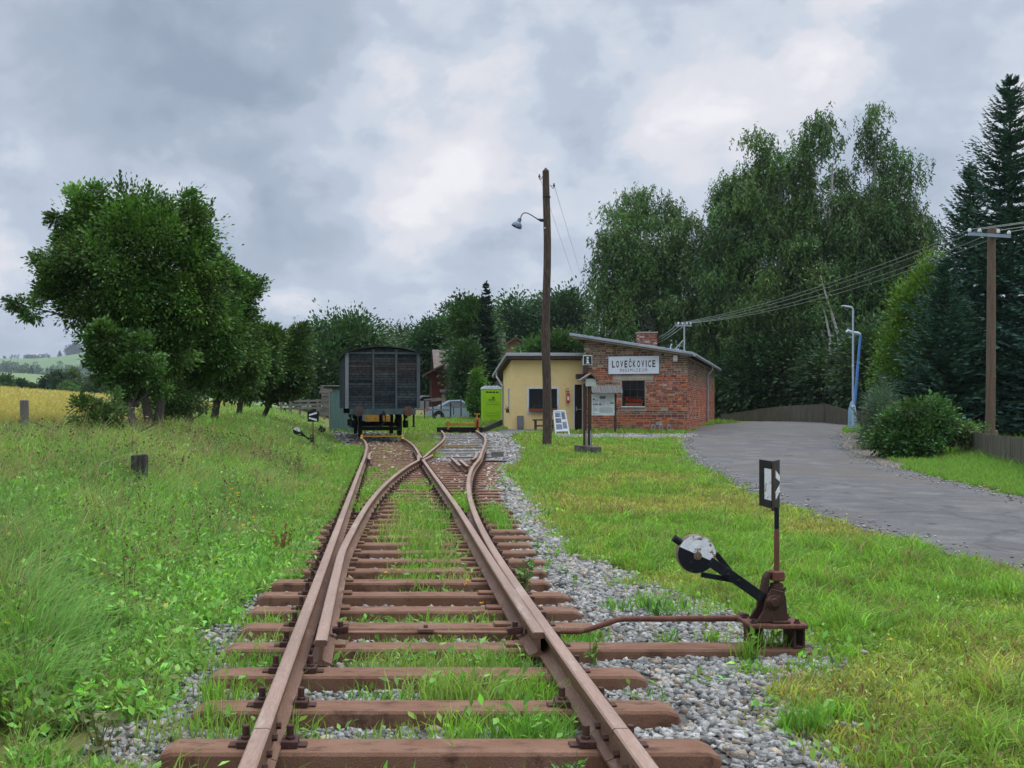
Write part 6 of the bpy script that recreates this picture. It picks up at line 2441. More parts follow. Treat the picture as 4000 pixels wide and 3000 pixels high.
def blocked(x, y):
    k = on_road(x, y)
    # houses, paths, shed, gravel path
    k |= (x > 5.3) & (x < 9.5) & (y > 47.6) & (y < 56)
    k |= (x > 8.7) & ((x - 13.27) * .933 - (y - 46) * .36 < 0.05) & ((x - 13.27) * .36 + (y - 46) * .933 > 0) & (y > 45.8) & (y < 66)
    k |= (x > 4.6) & (x < 9) & (y > np.interp(x, [4.6, 5.4, 6.5, 8.9], [42.2, 44.4, 45.6, 46.2])) & (y < 48.5)
    k |= (x > 6.6) & (x < 12.8) & (y > np.interp(x, [6.6, 7.4, 9, 10.8, 12, 12.8], [41.6, 40.6, 40.1, 40.2, 41.2, 42.8])) & (y < 43.4)
    k |= (x > -3.6) & (x < -1) & (y > 46.9) & (y < 49)
    return k


def pick(rg, n, pal, wts):
    pal = np.array(pal)
    w_ = np.array(wts, float)
    idx = rg.choice(len(pal), n, p=w_ / w_.sum())
    return pal[idx]


def hue(c, rg, s=.16):
    return np.clip(c * np.exp(rg.normal(0, s, (len(c), 1))) * (1 + rg.normal(0, .07, c.shape)), 0, 1)


rg = np.random.default_rng(77)
pile = Pile()
# ---- lawn between the track and the road
xy = scatter([(2.0, 3.5, 4000), (3.5, 7, 5600), (7, 11, 3400), (11, 17, 1700), (17, 26, 850), (26, 40, 420), (40, 50, 200)], lambda y: edge_r(y) - .05, lambda y: y * 9, rg)
x, y = xy.T
e = edge_r(y)
k = ~blocked(x, y) & ~((x < 2.66) & (y > 5.85) & (y < 6.5)) & (x > e + .03 + (fbm(x * 3, y * 3, 31) - .5) * .45) & ~((x > np.interp(y, [p[1] for p in road_r], [p[0] for p in road_r]) - .5))
x, y = x[k], y[k]
n = len(x)
p1 = fbm(x * .55, y * .40, 41)                  # green or mown yellow
p2 = fbm(x * 1.9, y * 1.5, 43)
lush = np.clip((p1 - .36) * 4 + .35 * sstep(9, 20, y) + .4 * sstep(.5, 3, 1.0 * (x - 2.2) - .25 * (y - 6)) * sstep(10, 14, y) + (p2 - .5) * 1.6, 0, 1)
g1, g2 = np.array([.205, .36, .062]), np.array([.37, .40, .095])
clmp = .62 + .76 * fbm(x * 7, y * 6, 131, 2)  # dark gaps between the grass clumps, put into the blade colour
col = (g1 * lush[:, None] + g2 * (1 - lush[:, None])) * clmp[:, None]
dry = (rg.random(n) < np.clip(.30 - .28 * lush + (p2 > .62) * .25, .03, .55))
col[dry] = np.array([.33, .235, .125]) * rg.uniform(.6, 1.2, (dry.sum(), 1))
col = hue(col, rg, .26)
h = (rg.gamma(5, .0075, n) + .012) * (1 + .8 * lush * (p2 > .5)) * (1 + .006 * y)
tall = (fbm(x * 2.3, y * 2.3, 61) > .70)
h *= .55 + .9 * fbm(x * 7, y * 6, 131, 2)
h[tall] *= 1.7
w_ = .0045 + .00062 * y + rg.uniform(0, .004, n)
pile.add(blades(np.stack([x, y, hgt(x, y) - .005], 1), h, w_, rg.uniform(0, 6.283, n), rg.uniform(.2, 1.1, n), col))
# little flat leaves (plantain, dandelion) in the near lawn
m_ = rg.random(n) < np.where(y < 12, .16, .05)
xx, yy_ = x[m_], y[m_]
nl = len(xx)
pos = np.stack([xx, yy_, hgt(xx, yy_) + rg.uniform(.01, .045, nl)], 1)
pile.add(leaves(None, pos, rg.uniform(.018, .042, nl) * (1 + .02 * yy_), hue(np.tile([.24, .35, .085], (nl, 1)), rg, .3), None, None, rg, var=.1, up=2.2, ratio=.42))
# ---- verge beyond the road
rxf = lambda y: np.interp(y, [p[1] for p in road_r], [p[0] for p in road_r])
xy = scatter([(11, 17, 1500), (17, 26, 900), (26, 40, 420), (40, 66, 120)], lambda y: rxf(y) - .2, lambda y: rxf(y) + 9, rg)
x, y = xy.T
k = (x > rxf(y) + (fbm(x * 1.7, y * 1.7, 9) - .5) * .5) & ~(((y > 25) & (y < 45)) & (x < rxf(y) + 1.1 * np.clip(fbm(x * .8, y * .8, 12) * 2 - .45, 0, 1.5)))
x, y = x[k], y[k]
n = len(x)
d_ = x - rxf(y)
col = hue(np.tile([.17, .33, .06], (n, 1)), rg, .25)
dry = rg.random(n) < .10
col[dry] = np.array([.34, .32, .11])
h = (rg.gamma(5, .016, n) + .03) * (1 + 1.3 * sstep(1, 3.2, d_)) * (1 + .004 * y)
pile.add(blades(np.stack([x, y, hgt(x, y)], 1), h, .004 + .0006 * y, rg.uniform(0, 6.283, n), rg.uniform(.2, .9, n), col))
# ---- grass round the houses and behind the stop
xy = scatter([(44, 56, 130), (56, 80, 70)], lambda y: np.where(y < 46, edge_r(y) + .1, -3.2), lambda y: 20 + 0 * y, rg)
x, y = xy.T
k = ~blocked(x, y)
x, y = x[k], y[k]
n = len(x)
col = hue(np.tile([.19, .34, .05], (n, 1)), rg, .28)
dry = rg.random(n) < .18
col[dry] = np.array([.36, .32, .15])
h = (rg.gamma(5, .022, n) + .05) * (1 + .9 * ((x > .5) & (x < 5.6) & (y > 52) & (y < 62)))
pile.add(blades(np.stack([x, y, hgt(x, y)], 1), h, .03 + .0004 * y + 0 * h, rg.uniform(0, 6.283, n), rg.uniform(.2, .9, n), col))
pile.build('lawn', M_grass)['kind'] = 'stuff'

# ---- the tall meadow on the left bank
pile = Pile()
xy = scatter([(2.2, 3.4, 6500), (3.4, 7, 6500), (7, 11, 4200), (11, 17, 2200), (17, 26, 1000), (26, 40, 430), (40, 66, 150)], lambda y: -99 + 0 * y, lambda y: xc_(y) - 1.0, rg)
x, y = xy.T
dl = xc_(y) - 1.45 - x
edge = .10 + (fbm(x * 1.3, y * 1.3, 51) - .5) * 1.5 - .5 * (1 - sstep(3.9, 4.5, y)) - .95 * sstep(7.5, 10, y) * (1 - sstep(27, 31, y))
k = (dl > edge) & ~blocked(x, y)
# bald stony patches
k &= ~((fbm(x * 2.1, y * 1.6, 57) > .66) & (dl < .9) & (y < 11))
x, y, dl = x[k], y[k], dl[k]
n = len(x)
p1, p2, p3 = fbm(x * .5, y * .35, 71), fbm(x * 1.6, y * 1.1, 73), fbm(x * .9, y * .7, 75)
field = sstep(0, 1.5, dl - np.interp(y, [10, 16, 22, 30, 45, 66], [8, 7.6, 6.5, 6.6, 6.3, 6.2]))
gA, gB, gC = np.array([.245, .43, .080]), np.array([.175, .29, .078]), np.array([.32, .30, .13])
t1 = np.clip((p1 - .35) * 3.2, 0, 1)[:, None]
col = gA * t1 + gB * (1 - t1)
t2 = np.clip((p2 - .52) * 5, 0, .8)[:, None]
col = (col * (1 - t2) + gC * t2) * (.5 + 1.0 * fbm(x * 4.5, y * 3.5, 133, 2))[:, None]  # clump noise in the colour imitates shaded gaps in the meadow
dry = rg.random(n) < np.clip(.06 + (p3 > .62) * .30 + field * .5, 0, .8)
col[dry] = np.array([.40, .31, .16])
col = hue(col, rg, .24)
near = 1 - sstep(.1, 1.4, dl)
h = (rg.gamma(5, .045, n) + .05) * (1 - .62 * near) * (.75 + .7 * p3) * np.where(y > 24, .85, 1) * np.where(y > 38, .7, 1)
h *= np.where((y < 8) & (dl > 1.2), 1.15, 1)
w_ = .0038 + .00055 * y + rg.uniform(0, .003, n)
pile.add(blades(np.stack([x, y, hgt(x, y) - .01], 1), h, w_, rg.uniform(0, 6.283, n), rg.uniform(.15, 1.0, n), col))
# leafy herbs among the grass, thickest along the stones
m_ = rg.random(n) < np.where((y < 13) & (dl < 2.8), .22, np.where(y < 20, .07, .04))
xx, yy_, dd = x[m_], y[m_], dl[m_]
for rep in range(3):
    nl = len(xx)
    zz = hgt(xx, yy_) + rg.uniform(.02, .30, nl) * (.35 + .65 * sstep(.1, 1.3, dd))
    pos = np.stack([xx + rg.normal(0, .05, nl), yy_ + rg.normal(0, .05, nl), zz], 1)
    pile.add(leaves(None, pos, rg.uniform(.03, .075, nl) * (1 + .012 * yy_), hue(np.tile([.185, .36, .075], (nl, 1)), rg, .35), None, None, rg, var=.1, up=1.0, ratio=.5))
# big arching sedge clump at the left edge
for (cx, cy, cn, ch) in [(-2.2, 5.9, 700, .55), (-2.55, 6.5, 600, .6), (-1.95, 5.2, 350, .45), (-3.2, 8.0, 500, .5)]:
    nl = cn
    a = rg.uniform(0, 6.283, nl)
    r_ = np.abs(rg.normal(0, .16, nl))
    pos = np.stack([cx + np.cos(a) * r_, cy + np.sin(a) * r_, np.zeros(nl)], 1)
    pos[:, 2] = hgt(pos[:, 0], pos[:, 1])
    pile.add(blades(pos, rg.uniform(.5, 1.15, nl) * ch, np.full(nl, .008), a + rg.normal(0, .5, nl), rg.uniform(.4, 1.5, nl), hue(np.tile([.20, .38, .08], (nl, 1)), rg, .22)))
# dry brown seed stalks
n = 2600
y = rg.uniform(5, 24, n)
x = xc_(y) - 1.45 - rg.uniform(.5, 6.5, n)
k = (fbm(x * .8, y * .6, 91) > .5) & (x > VL * y)
x, y = x[k], y[k]
n = len(x)
h = rg.uniform(.28, .62, n)
pos = np.stack([x, y, hgt(x, y)], 1)
cst = hue(np.tile([.15, .10, .06], (n, 1)), rg, .3)
pile.add(blades(pos, h, .0035 + .00035 * y, rg.uniform(0, 6.283, n), rg.uniform(.05, .4, n), cst))
for rep in range(5):
    q = pos + np.stack([rg.normal(0, .015, n), rg.normal(0, .015, n), h * rg.uniform(.6, 1.0, n)], 1)
    pile.add(leaves(None, q, rg.uniform(.012, .03, n) * (1 + .06 * y), cst * rg.uniform(.7, 1.5, (n, 1)), None, None, rg, var=.15, ratio=.6))
pile.build('meadow', M_grass)['kind'] = 'stuff'

# ---- yellow flowers dotted through the meadow
pile = Pile()
n = 170
y = np.concatenate([rg.uniform(5, 22, n), rg.normal(13.5, .9, 40), rg.normal(17.5, 1.0, 30)])
x = xc_(y) - 1.45 - np.concatenate([rg.uniform(.2, 6, n), rg.normal(1.0, .3, 40), rg.normal(3.0, .5, 30)])
x = np.concatenate([x, [3.15, 2.95, .55, .58, -.12, .0, .62]])
y = np.concatenate([y, [10.6, 6.0, 8.3, 8.5, 8.9, 9.0, 7.5]])
n = len(x)
hh = rg.uniform(.10, .34, n)
hh[-7:] = .12
for i in range(n):
    c = np.array([x[i], y[i], gz(x[i], y[i]) + hh[i]])
    m_ = 7
    a = np.arange(m_) * 6.283 / m_
    dirs = np.stack([np.cos(a), np.sin(a), np.full(m_, .35)], 1)
    pile.add(leaves(None, np.tile(c, (m_, 1)), np.full(m_, .013 + .0011 * y[i]), np.array([.72, .42, .015]), None, None, rg, var=.08, up=2, ratio=.7, dirs=dirs))
    pile.add(blades(c[None] - [[0, 0, hh[i]]], np.array([hh[i]]), np.array([.004]), np.array([0.]), np.array([.02]), np.array([[.1, .18, .04]])))
pile.build('meadow_flowers', M_grass)['kind'] = 'stuff'

# ---- grass and weeds growing between and beside the rails
pile = Pile()


def tuft(cx, cy, rx, ry, n, h, c=(.12, .24, .035), lean=.7, broad=0):
    a = rg.uniform(0, 6.283, n)
    x = cx + rg.normal(0, rx, n)
    y = cy + rg.normal(0, ry, n)
    pos = np.stack([x, y, hgt(x, y) + .0], 1)
    pile.add(blades(pos, rg.uniform(.45, 1.1, n) * h, .0035 + .00055 * y + rg.uniform(0, .003, n), a, rg.uniform(.1, lean, n), hue(np.tile(c, (n, 1)), rg, .25)))
    if broad:
        x = cx + rg.normal(0, rx * .9, broad)
        y = cy + rg.normal(0, ry * .9, broad)
        pos = np.stack([x, y, hgt(x, y) + rg.uniform(.03, h * .8, broad)], 1)
        pile.add(leaves(None, pos, rg.uniform(.035, .075, broad) * (1 + .015 * y), hue(np.tile([.18, .34, .07], (broad, 1)), rg, .25), None, None, rg, var=.1, up=1.0, ratio=.45))


G1, G2, G3, GD = (.24, .44, .06), (.17, .36, .055), (.28, .40, .10), (.11, .25, .05)
sl = ys_s
gaps = [(a + b) / 2 for a, b in zip(sl[:-1], sl[1:])]
gaps = [4.05] + gaps
# first gaps: clumps at the middle and towards the right-hand rail
for gy, items in ((gaps[0], [(-.35, .25, 60, .14), (.25, .3, 60, .12), (.62, .10, 60, .12), (-.75, .15, 90, .16)]),
                  (gaps[1], [(.30, .10, 130, .20), (.55, .14, 240, .21), (.72, .10, 200, .18), (.02, .15, 60, .13), (-.25, .2, 60, .10), (-.62, .16, 130, .18), (-.95, .2, 160, .22)]),
                  (gaps[2], [(.22, .14, 230, .22), (.42, .16, 300, .24), (.70, .12, 260, .20), (-.12, .15, 90, .14), (-.85, .2, 130, .2)]),
                  (gaps[3], [(.10, .25, 300, .20), (.45, .2, 320, .19), (.68, .1, 150, .15), (-.25, .12, 80, .12), (-.80, .15, 200, .16), (-1.1, .15, 150, .16)]),
                  (gaps[4], [(.0, .3, 120, .10), (.4, .25, 140, .11), (-.9, .2, 140, .14), (1.02, .09, 140, .14)]),
                  (gaps[5], [(.0, .3, 170, .12), (.45, .25, 170, .14), (-.2, .2, 70, .1), (-.95, .25, 140, .16)])):
    for cx, rx, n, h in items:
        tuft(cx, gy, rx * .8, .09, n, h, [G1, G2, G3][int(rg.integers(3))], .8, broad=n // 7)
# horsetails standing right through the sleepers' row at the near left
for cx, cy, n, h in ((-.62, 4.62, 60, .20), (-.92, 4.9, 50, .24), (-.35, 4.55, 30, .14), (-1.0, 5.3, 60, .2), (-.15, 4.5, 26, .13), (.15, 4.6, 24, .13)):
    tuft(cx, cy, .035, .03, n, h, (.25, .42, .08), .25)
# middle distance: the green strip right of centre, and both flanks
for i in range(210):
    y = rg.uniform(8.2, 20.5)
    u = rg.normal(.62, .16) if y < 15 else rg.normal(.5, .22)
    x = float(xdl_(y)) + (float(xr_(y)) - float(xdl_(y))) * min(max(u, .12), .94)
    if (y < 9.5 and rg.random() < .5) or (y > 13.5 and rg.random() < .62):
        continue
    tuft(x, y, .10, .10, int(rg.integers(30, 70)), rg.uniform(.10, .26) * (1.25 if 10 < y < 16 else .8), [G1, G2, G3, (.32, .35, .12)][int(rg.integers(4))], .7, broad=6)
for i in range(120):                             # between the straight rail and the open blade
    y = rg.uniform(12, 24)
    x = float(xl_(y)) + .12 + (float(xdl_(y)) - float(xl_(y)) - .2) * rg.random()
    if float(xdl_(y)) - float(xl_(y)) < .3 or (y > 17 and rg.random() < .6):
        continue
    tuft(x, y, .10, .12, 45, rg.uniform(.10, .26), [G1, G2, (.32, .36, .12)][int(rg.integers(3))], .7, broad=5)
for i in range(26):                              # between crossing rail and branch rail
    y = rg.uniform(11.2, 15.5)
    a, b = float(xr_(y)) + .1, float(xdr_(y)) - .08
    if b - a < .05:
        continue
    tuft(a + (b - a) * rg.random(), y, .06, .14, 70, rg.uniform(.2, .40), [G1, G2][int(rg.integers(2))], .7, broad=8)
for i in range(11):
    y = rg.uniform(11.5, 15.0)
    tuft(float(xdr_(y)) + .2 + .25 * rg.random(), y, .08, .12, 55, rg.uniform(.15, .34), G2, .6, broad=4)
for i in range(420):                             # left flank: sleepers' ends vanish in the grass
    y = rg.uniform(8.5, 34)
    u = rg.random() ** .7
    if 8.5 < y < 13 and u > .55:
        continue
    x = float(xl_(y)) - .16 - (1 - u) * .75
    tuft(x, y, .10, .14, 50, rg.uniform(.10, .26), [G1, G2, (.32, .35, .12), (.24, .32, .08)][int(rg.integers(4))], .7, broad=6)
for i in range(230):                             # far between the rails, thin and yellowish
    y = rg.uniform(20, 36.5)
    x = float(xl_(y)) + .1 + 1.3 * rg.random()
    if y > 25 or x < float(xdl_(y)) - .1:
        tuft(x, y, .12, .14, 34, rg.uniform(.06, .13), [(.35, .34, .12), (.28, .33, .09), (.38, .31, .15)][int(rg.integers(3))], .9)
for i in range(260):                             # right of the wagon and round the branch end
    y = rg.uniform(29, 46)
    x = float(xr_(y)) + .35 + rg.random() * max(.1, float(xdr_(y)) - 2.75 - float(xr_(y)) + .6)
    if y > 43.5:
        x = float(xr_(y)) + .3 + rg.random() * 3.5
    tuft(x, y, .16, .2, 40, rg.uniform(.08, .22), [(.35, .36, .12), (.26, .36, .08), (.2, .35, .06)][int(rg.integers(3))], .9)
for i in range(60):                              # sparse green on the open stones
    y = rg.uniform(5, 24)
    x = float(xr_(y)) + .35 + rg.random() * (float(edge_r(y)) - float(xr_(y)) - .3)
    if x < float(xdr_(y)) + .2:
        continue
    tuft(x, y, .07, .07, 26, rg.uniform(.05, .14), G2, .7, broad=5)
# clumps round the foot of the lever and along the stones' edge
for cx, cy, r_, n, h in ((2.13, 6.08, .03, 70, .24), (2.05, 5.80, .07, 90, .10), (2.42, 5.86, .07, 70, .10), (2.36, 6.3, .05, 60, .22), (2.72, 6.1, .06, 90, .13), (1.95, 7.6, .12, 200, .15), (2.2, 7.5, .12, 160, .12), (1.62, 7.55, .05, 60, .13), (1.85, 4.75, .025, 70, .17), (1.95, 4.72, .03, 90, .2), (2.15, 4.9, .06, 120, .14), (2.05, 6.55, .05, 80, .12), (1.25, 6.62, .07, 130, .14), (1.75, 6.52, .04, 40, .12)):
    tuft(cx, cy, r_, r_, n, h, [G1, G2][int(rg.integers(2))], .7, broad=n // 8)
for i in range(150):
    y = rg.uniform(4.2, 26)
    x = float(edge_r(y)) + rg.normal(.08, .13)
    tuft(x, y, .09, .10, 50, rg.uniform(.05, .13), [(.32, .37, .08), G3, (.40, .37, .09)][int(rg.integers(3))], .9, broad=8)
for k_ in range(5):
    tuft(PX(543, 12.8) + rg.normal(0, .12), 12.75 + rg.normal(0, .06), .10, .04, 50, .16, (.2, .36, .07), .6, broad=8)
pile.build('track_weeds', M_grass)['kind'] = 'stuff'


# ---- single plants that can be told apart
def herb(name, label, x, y, z, nst, h, size, col, seed, spread=.07, cat='plant', nleaf=9, ratio=.55):
    r_ = np.random.default_rng(seed)
    root = thing(name, (x, y, z), label, cat)
    mb = MB()
    ps, ss = [], []
    for k in range(nst):
        a = r_.uniform(0, 6.283)
        tip = Vector((x + math.cos(a) * spread * r_.uniform(.4, 1.4), y + math.sin(a) * spread * r_.uniform(.4, 1.4), z + h * r_.uniform(.7, 1.05)))
        b = Vector((x + r_.normal() * .015, y + r_.normal() * .015, z - .02))
        mb.tube([b, b.lerp(tip, .5) + Vector((0, 0, .03)), tip], [.004, .003, .002], 5)
        for q in range(nleaf):
            t = .25 + .75 * (q + r_.random()) / nleaf
            ps.append(b.lerp(tip, t))
            ss.append(size * r_.uniform(.7, 1.2) * (1.1 - .4 * t))
    mb.build('stem', M_bark if False else MATS['herb_stem'], root, smooth=True)
    n = len(ps)
    leaves('foliage', np.array([tuple(p) for p in ps]), np.array(ss), np.array(col), M_leaf, root, r_, var=.18, up=.9, ratio=ratio)


mat('herb_stem', (.10, .16, .05), (.12, .10, .05))
herb('broad_leaved_dock', 'drooping dock plant with big bronze and green leaves at the near corner of the meadow', -1.30, 4.35, gz(-1.3, 4.35), 8, .30, .075, (.16, .17, .07), 3, .13, nleaf=6, ratio=.62)
herb('dock_plant', 'bright green long-leaved plant in the near gap before the first sleeper', .69, 4.12, -.09, 12, .13, .075, (.10, .27, .04), 4, .05, nleaf=5, ratio=.32)
herb('knotweed', 'round-leaved weed beside the closed switch blade on the gravel', 1.02, 8.2, -.02, 7, .30, .07, (.105, .22, .05), 5, .13, nleaf=8, ratio=.75)
herb('seedling', 'small pale green seedling before the long sleeper', 1.17, 6.02, -.03, 4, .14, .05, (.20, .33, .06), 6, .03, nleaf=6)
herb('dandelion', 'low leafy weed at the edge of the stones left of the point lever', 1.93, 7.2, gz(1.93, 7.2), 10, .12, .13, (.075, .19, .035), 8, .12, nleaf=3, ratio=.38)
herb('sorrel', 'rusty red sorrel clump standing by the left sleeper ends', -1.25, 10.6, gz(-1.25, 10.6), 9, .34, .06, (.22, .085, .03), 9, .12, nleaf=10)

# ---- the yellow crop field
M_field, nt_, b_, _ = new_mat('ripe_crop')
vw = coord(nt_, (1, .3, 1), world=True)
f1 = noise_fac(nt_, vw, .35, detail=8, rough=.7)
f2 = noise_fac(nt_, vw, 5, detail=6, rough=.7)
c_ = mixc(nt_, f1, (.41, .33, .105), (.34, .31, .11))
c_ = mixc(nt_, f2, c_, (.46, .38, .16))
nt_.links.new(c_, b_.inputs['Base Color'])
b_.inputs['Roughness'].default_value = .95
bump(nt_, b_, f2, .8, .1)
fs_ = [(26, -9.0), (32, -8.5), (40, -9.5), (55, -11), (75, -13), (95, -15), (112, -17)]
strip('crop_field', [((-.62 * y - 4, y), (xe, y)) for y, xe in fs_], M_field, .32, 26, 8)
pile = Pile()
for y0, y1, dens in ((24, 34, 170), (34, 50, 70), (50, 80, 22), (80, 112, 9)):
    w2 = (.62 + 0) * y1
    n = int(dens * w2 * (y1 - y0) * .7)
    y = rg.uniform(y0, y1, n)
    x = -.5 * y + rg.random(n) * (.5 * y - 8)
    xe = np.interp(y, [f[0] for f in fs_], [f[1] for f in fs_])
    k = x < xe + rg.normal(0, .4, n)
    x, y = x[k], y[k]
    n = len(x)
    col = pick(rg, n, [(.44, .35, .10), (.49, .40, .16), (.37, .35, .11), (.27, .33, .09)], [5, 4, 3, 1.2])
    pile.add(blades(np.stack([x, y, hgt(x, y) + .1], 1), rg.uniform(.25, .6, n), .010 + .0011 * y, rg.uniform(0, 6.283, n), rg.uniform(.2, .8, n), hue(col, rg, .18)))
pile.build('crop', M_grass)['kind'] = 'stuff'


# ================================================================== trees
def ell(px, py, rx, ry, D, w=1.0, dr=.8):
    c = P(px, py, D)
    return (np.array(c), np.array([rx / F * D, dr * (rx + ry) / 2 / F * D, ry / F * D]), w)


def tree(name, label, base, ells, nclump, nleaf, size, col, m=None, trunk_r=.12, sigma=.30, seed=0, weep=False, ratio=.5, cat='tree', group=None, top=None,
         bark=None, nlimb=26, stems=1, colvar=.22, clumpvar=.22, flat=.75, sprigs=0, lean=0.0, shell=.30):
    r_ = np.random.default_rng(1000 + seed)
    rs = random.Random(seed)
    m = m or M_leaf
    root = thing(name, base, label, cat, group)
    b = np.array(base, float)
    vols = np.array([e[1].prod() ** (2 / 3) * e[2] for e in ells])
    which = r_.choice(len(ells), nclump, p=vols / vols.sum())
    d = r_.normal(size=(nclump, 3))
    d /= np.linalg.norm(d, axis=1)[:, None]
    rad = r_.random(nclump) ** shell
    rad *= 1 + np.clip(r_.normal(0, .03, nclump), -.1, .02)
    cen = np.array([ells[i][0] + d[j] * rad[j] * ells[i][1] for j, i in enumerate(which)])
    sc = np.array([min(1.3, max(.6, ells[i][1].mean() / 1.3)) for i in which])
    V, T, C = Pile(), None, None
    pl = Pile()
    idx = np.repeat(np.arange(nclump), nleaf)
    n = len(idx)
    cvar = np.exp(r_.normal(0, clumpvar, nclump))
    chue = 1 + r_.normal(0, .07, (nclump, 3))
    cols = np.asarray(col)[None] * cvar[idx][:, None] * chue[idx]
    if not weep:
        off = r_.normal(size=(n, 3)) * sigma * sc[idx][:, None] * np.array([1, 1, flat])
        pos = cen[idx] + off
        dirs = off / (np.linalg.norm(off, axis=1)[:, None] + 1e-6) + d[idx] * .6
        pl.add(leaves(None, pos, size * r_.uniform(.6, 1.25, n), cols, None, None, r_, var=colvar, up=.6, ratio=ratio, dirs=dirs))
    else:
        # hanging sprays: strands falling from an arched twig
        per = 12
        strand = np.arange(n) // per
        ns = strand.max() + 1
        so = r_.normal(size=(ns, 3)) * sigma * np.array([1, 1, .6])
        ln = r_.uniform(.5, 1.6, ns) * weep
        t = (np.arange(n) % per + r_.random(n)) / per
        drift = r_.normal(0, .10, (ns, 2))
        pos = cen[idx] + so[strand]
        pos[:, 2] -= t * ln[strand]
        pos[:, :2] += drift[strand] * t[:, None] * 2 + r_.normal(0, .05, (n, 2)) * weep
        dirs = np.stack([r_.normal(0, .6, n), r_.normal(0, .6, n), np.full(n, -.9)], 1)
        pl.add(leaves(None, pos, size * r_.uniform(.6, 1.25, n), cols, None, None, r_, var=colvar, up=.1, ratio=ratio, dirs=dirs))
    if sprigs:
        # shoots standing out of the outline
        out = np.argsort(-rad)[:sprigs]
        for j in out:
            L = r_.uniform(.12, .32) * sc[j]
            dv = d[j] * .8 + np.array([0, 0, .55])
            dv /= np.linalg.norm(dv)
            q = 80
            t = r_.random(q)
            pos = cen[j] + dv * (t * L * 1.7)[:, None] + r_.normal(0, .05, (q, 3)) * (1.25 - t)[:, None]
            pl.add(leaves(None, pos, size * .9 * r_.uniform(.6, 1.2, q), np.asarray(col) * cvar[j] * 1.1, None, None, r_, var=colvar, up=.4, ratio=ratio, dirs=np.tile(dv, (q, 1))))
    crown = pl.build('crown', m, root)
    # trunk and limbs
    cm = cen.mean(0)
    topz = top if top is not None else cm[2]
    mb = MB()
    paths = []
    for s_ in range(stems):
        ox = (s_ - (stems - 1) / 2) * .35
        tx, ty = cm[0] + ox * 3, cm[1] + rs.uniform(-.3, .3)
        pts, rr = [], []
        for i in range(8):
            t = i / 7
            e_ = t ** 1.4
            pts.append(Vector((b[0] + ox * .4 + (tx - b[0]) * e_ + rs.uniform(-.04, .04) * (1 + topz * .05), b[1] + (ty - b[1]) * e_ + rs.uniform(-.04, .04), b[2] - .15 + (topz - b[2] + .15) * t)))
            rr.append(trunk_r / (stems ** .5) * (1.25 if i == 0 else 1) * (1 - .72 * t))
        mb.tube(pts, rr, 8)
        paths.append((pts, rr))
    for j in range(0, nclump, max(1, nclump // max(1, nlimb))):
        pts, rr = paths[rs.randrange(len(paths))]
        c = Vector(cen[j])
        k = min(6, max(1, int(7 * (max(.12, min(.85, (c.z - b[2]) / max(.5, topz - b[2]) * .75))))))
        a = pts[k]
        mid = a.lerp(c, .5) + Vector((0, 0, .12 * (c - a).length * (1 if not weep else 1.6)))
        mb.tube([a, mid, c], [rr[k] * .5, rr[k] * .28, .012], 5)
    mb.build('trunk', bark or M_bark, root, smooth=True)
    return root


def spruce(name, label, base, H, R, seed, col=(.028, .058, .040), tiers=46, per=8, twig=15, size=.22, group=None, start=.03, tipgap=.10, up=.15, droop=.35, width=.30, m=None, cat='tree'):
    r_ = np.random.default_rng(2000 + seed)
    root = thing(name, base, label, cat, group)
    b = np.array(base, float)
    P0, D0, S0 = [], [], []
    for i in range(tiers):
        f = (i + r_.random() * .7) / tiers
        z = start * H + (1 - start) * H * f
        L = R * (1 - f) ** .85 + .04 * R
        for j in range(max(4, int(per * (1 - .45 * f)))):
            a = r_.uniform(0, 6.283)
            l_ = L * r_.uniform(.65, 1.18)
            t = (np.arange(twig) + r_.random(twig)) / twig
            x = np.cos(a) * l_ * t
            y = np.sin(a) * l_ * t
            zz = z + l_ * (-droop * t * (1 - f) + (up + .7 * f) * t ** 2)
            side = np.where(np.arange(twig) % 2 == 0, 1, -1) * r_.uniform(.5, 1.0, twig)
            dirx = np.cos(a) - np.sin(a) * side
            diry = np.sin(a) + np.cos(a) * side
            P0.append(np.stack([x, y, zz], 1))
            D0.append(np.stack([dirx, diry, np.full(twig, up + .5 * f - .15)], 1))
            S0.append(size * (1.15 - .6 * t) * (.45 + .8 * (1 - f)) * r_.uniform(.7, 1.3, twig))
    # leader
    nt_l = 26
    t = r_.random(nt_l)
    P0.append(np.stack([r_.normal(0, .015, nt_l), r_.normal(0, .015, nt_l), H * (1 - tipgap + tipgap * t * 1.1)], 1))
    aa = r_.uniform(0, 6.283, nt_l)
    D0.append(np.stack([np.cos(aa) * .5, np.sin(aa) * .5, np.ones(nt_l)], 1))
    S0.append(np.full(nt_l, size * .5))
    P0, D0, S0 = np.concatenate(P0), np.concatenate(D0), np.concatenate(S0)
    D0 /= np.linalg.norm(D0, axis=1)[:, None]
    pl = Pile()
    n = len(P0)
    tone = np.exp(r_.normal(0, .25, (n, 1)))
    for k in range(2):
        pl.add(leaves(None, P0 + b, S0, np.asarray(col)[None] * tone, None, None, r_, var=.2, up=.3 if k else 1.5, ratio=width, dirs=D0 * 3))
    pl.build('crown', m or M_needle, root)
    mb = MB()
    mb.tube([Vector(base) - Vector((0, 0, .2)), Vector(base) + Vector((0, 0, H * .5)), Vector(base) + Vector((0, 0, H * .98))], [H * .016 + .02, H * .010 + .01, .012], 8)
    mb.build('trunk', M_bark, root, smooth=True)
    return root


def B(px, D, dz=0.0):
    x = PX(px, D)
    return (x, D, gz(x, D) + dz)


CG = (.080, .160, .034)
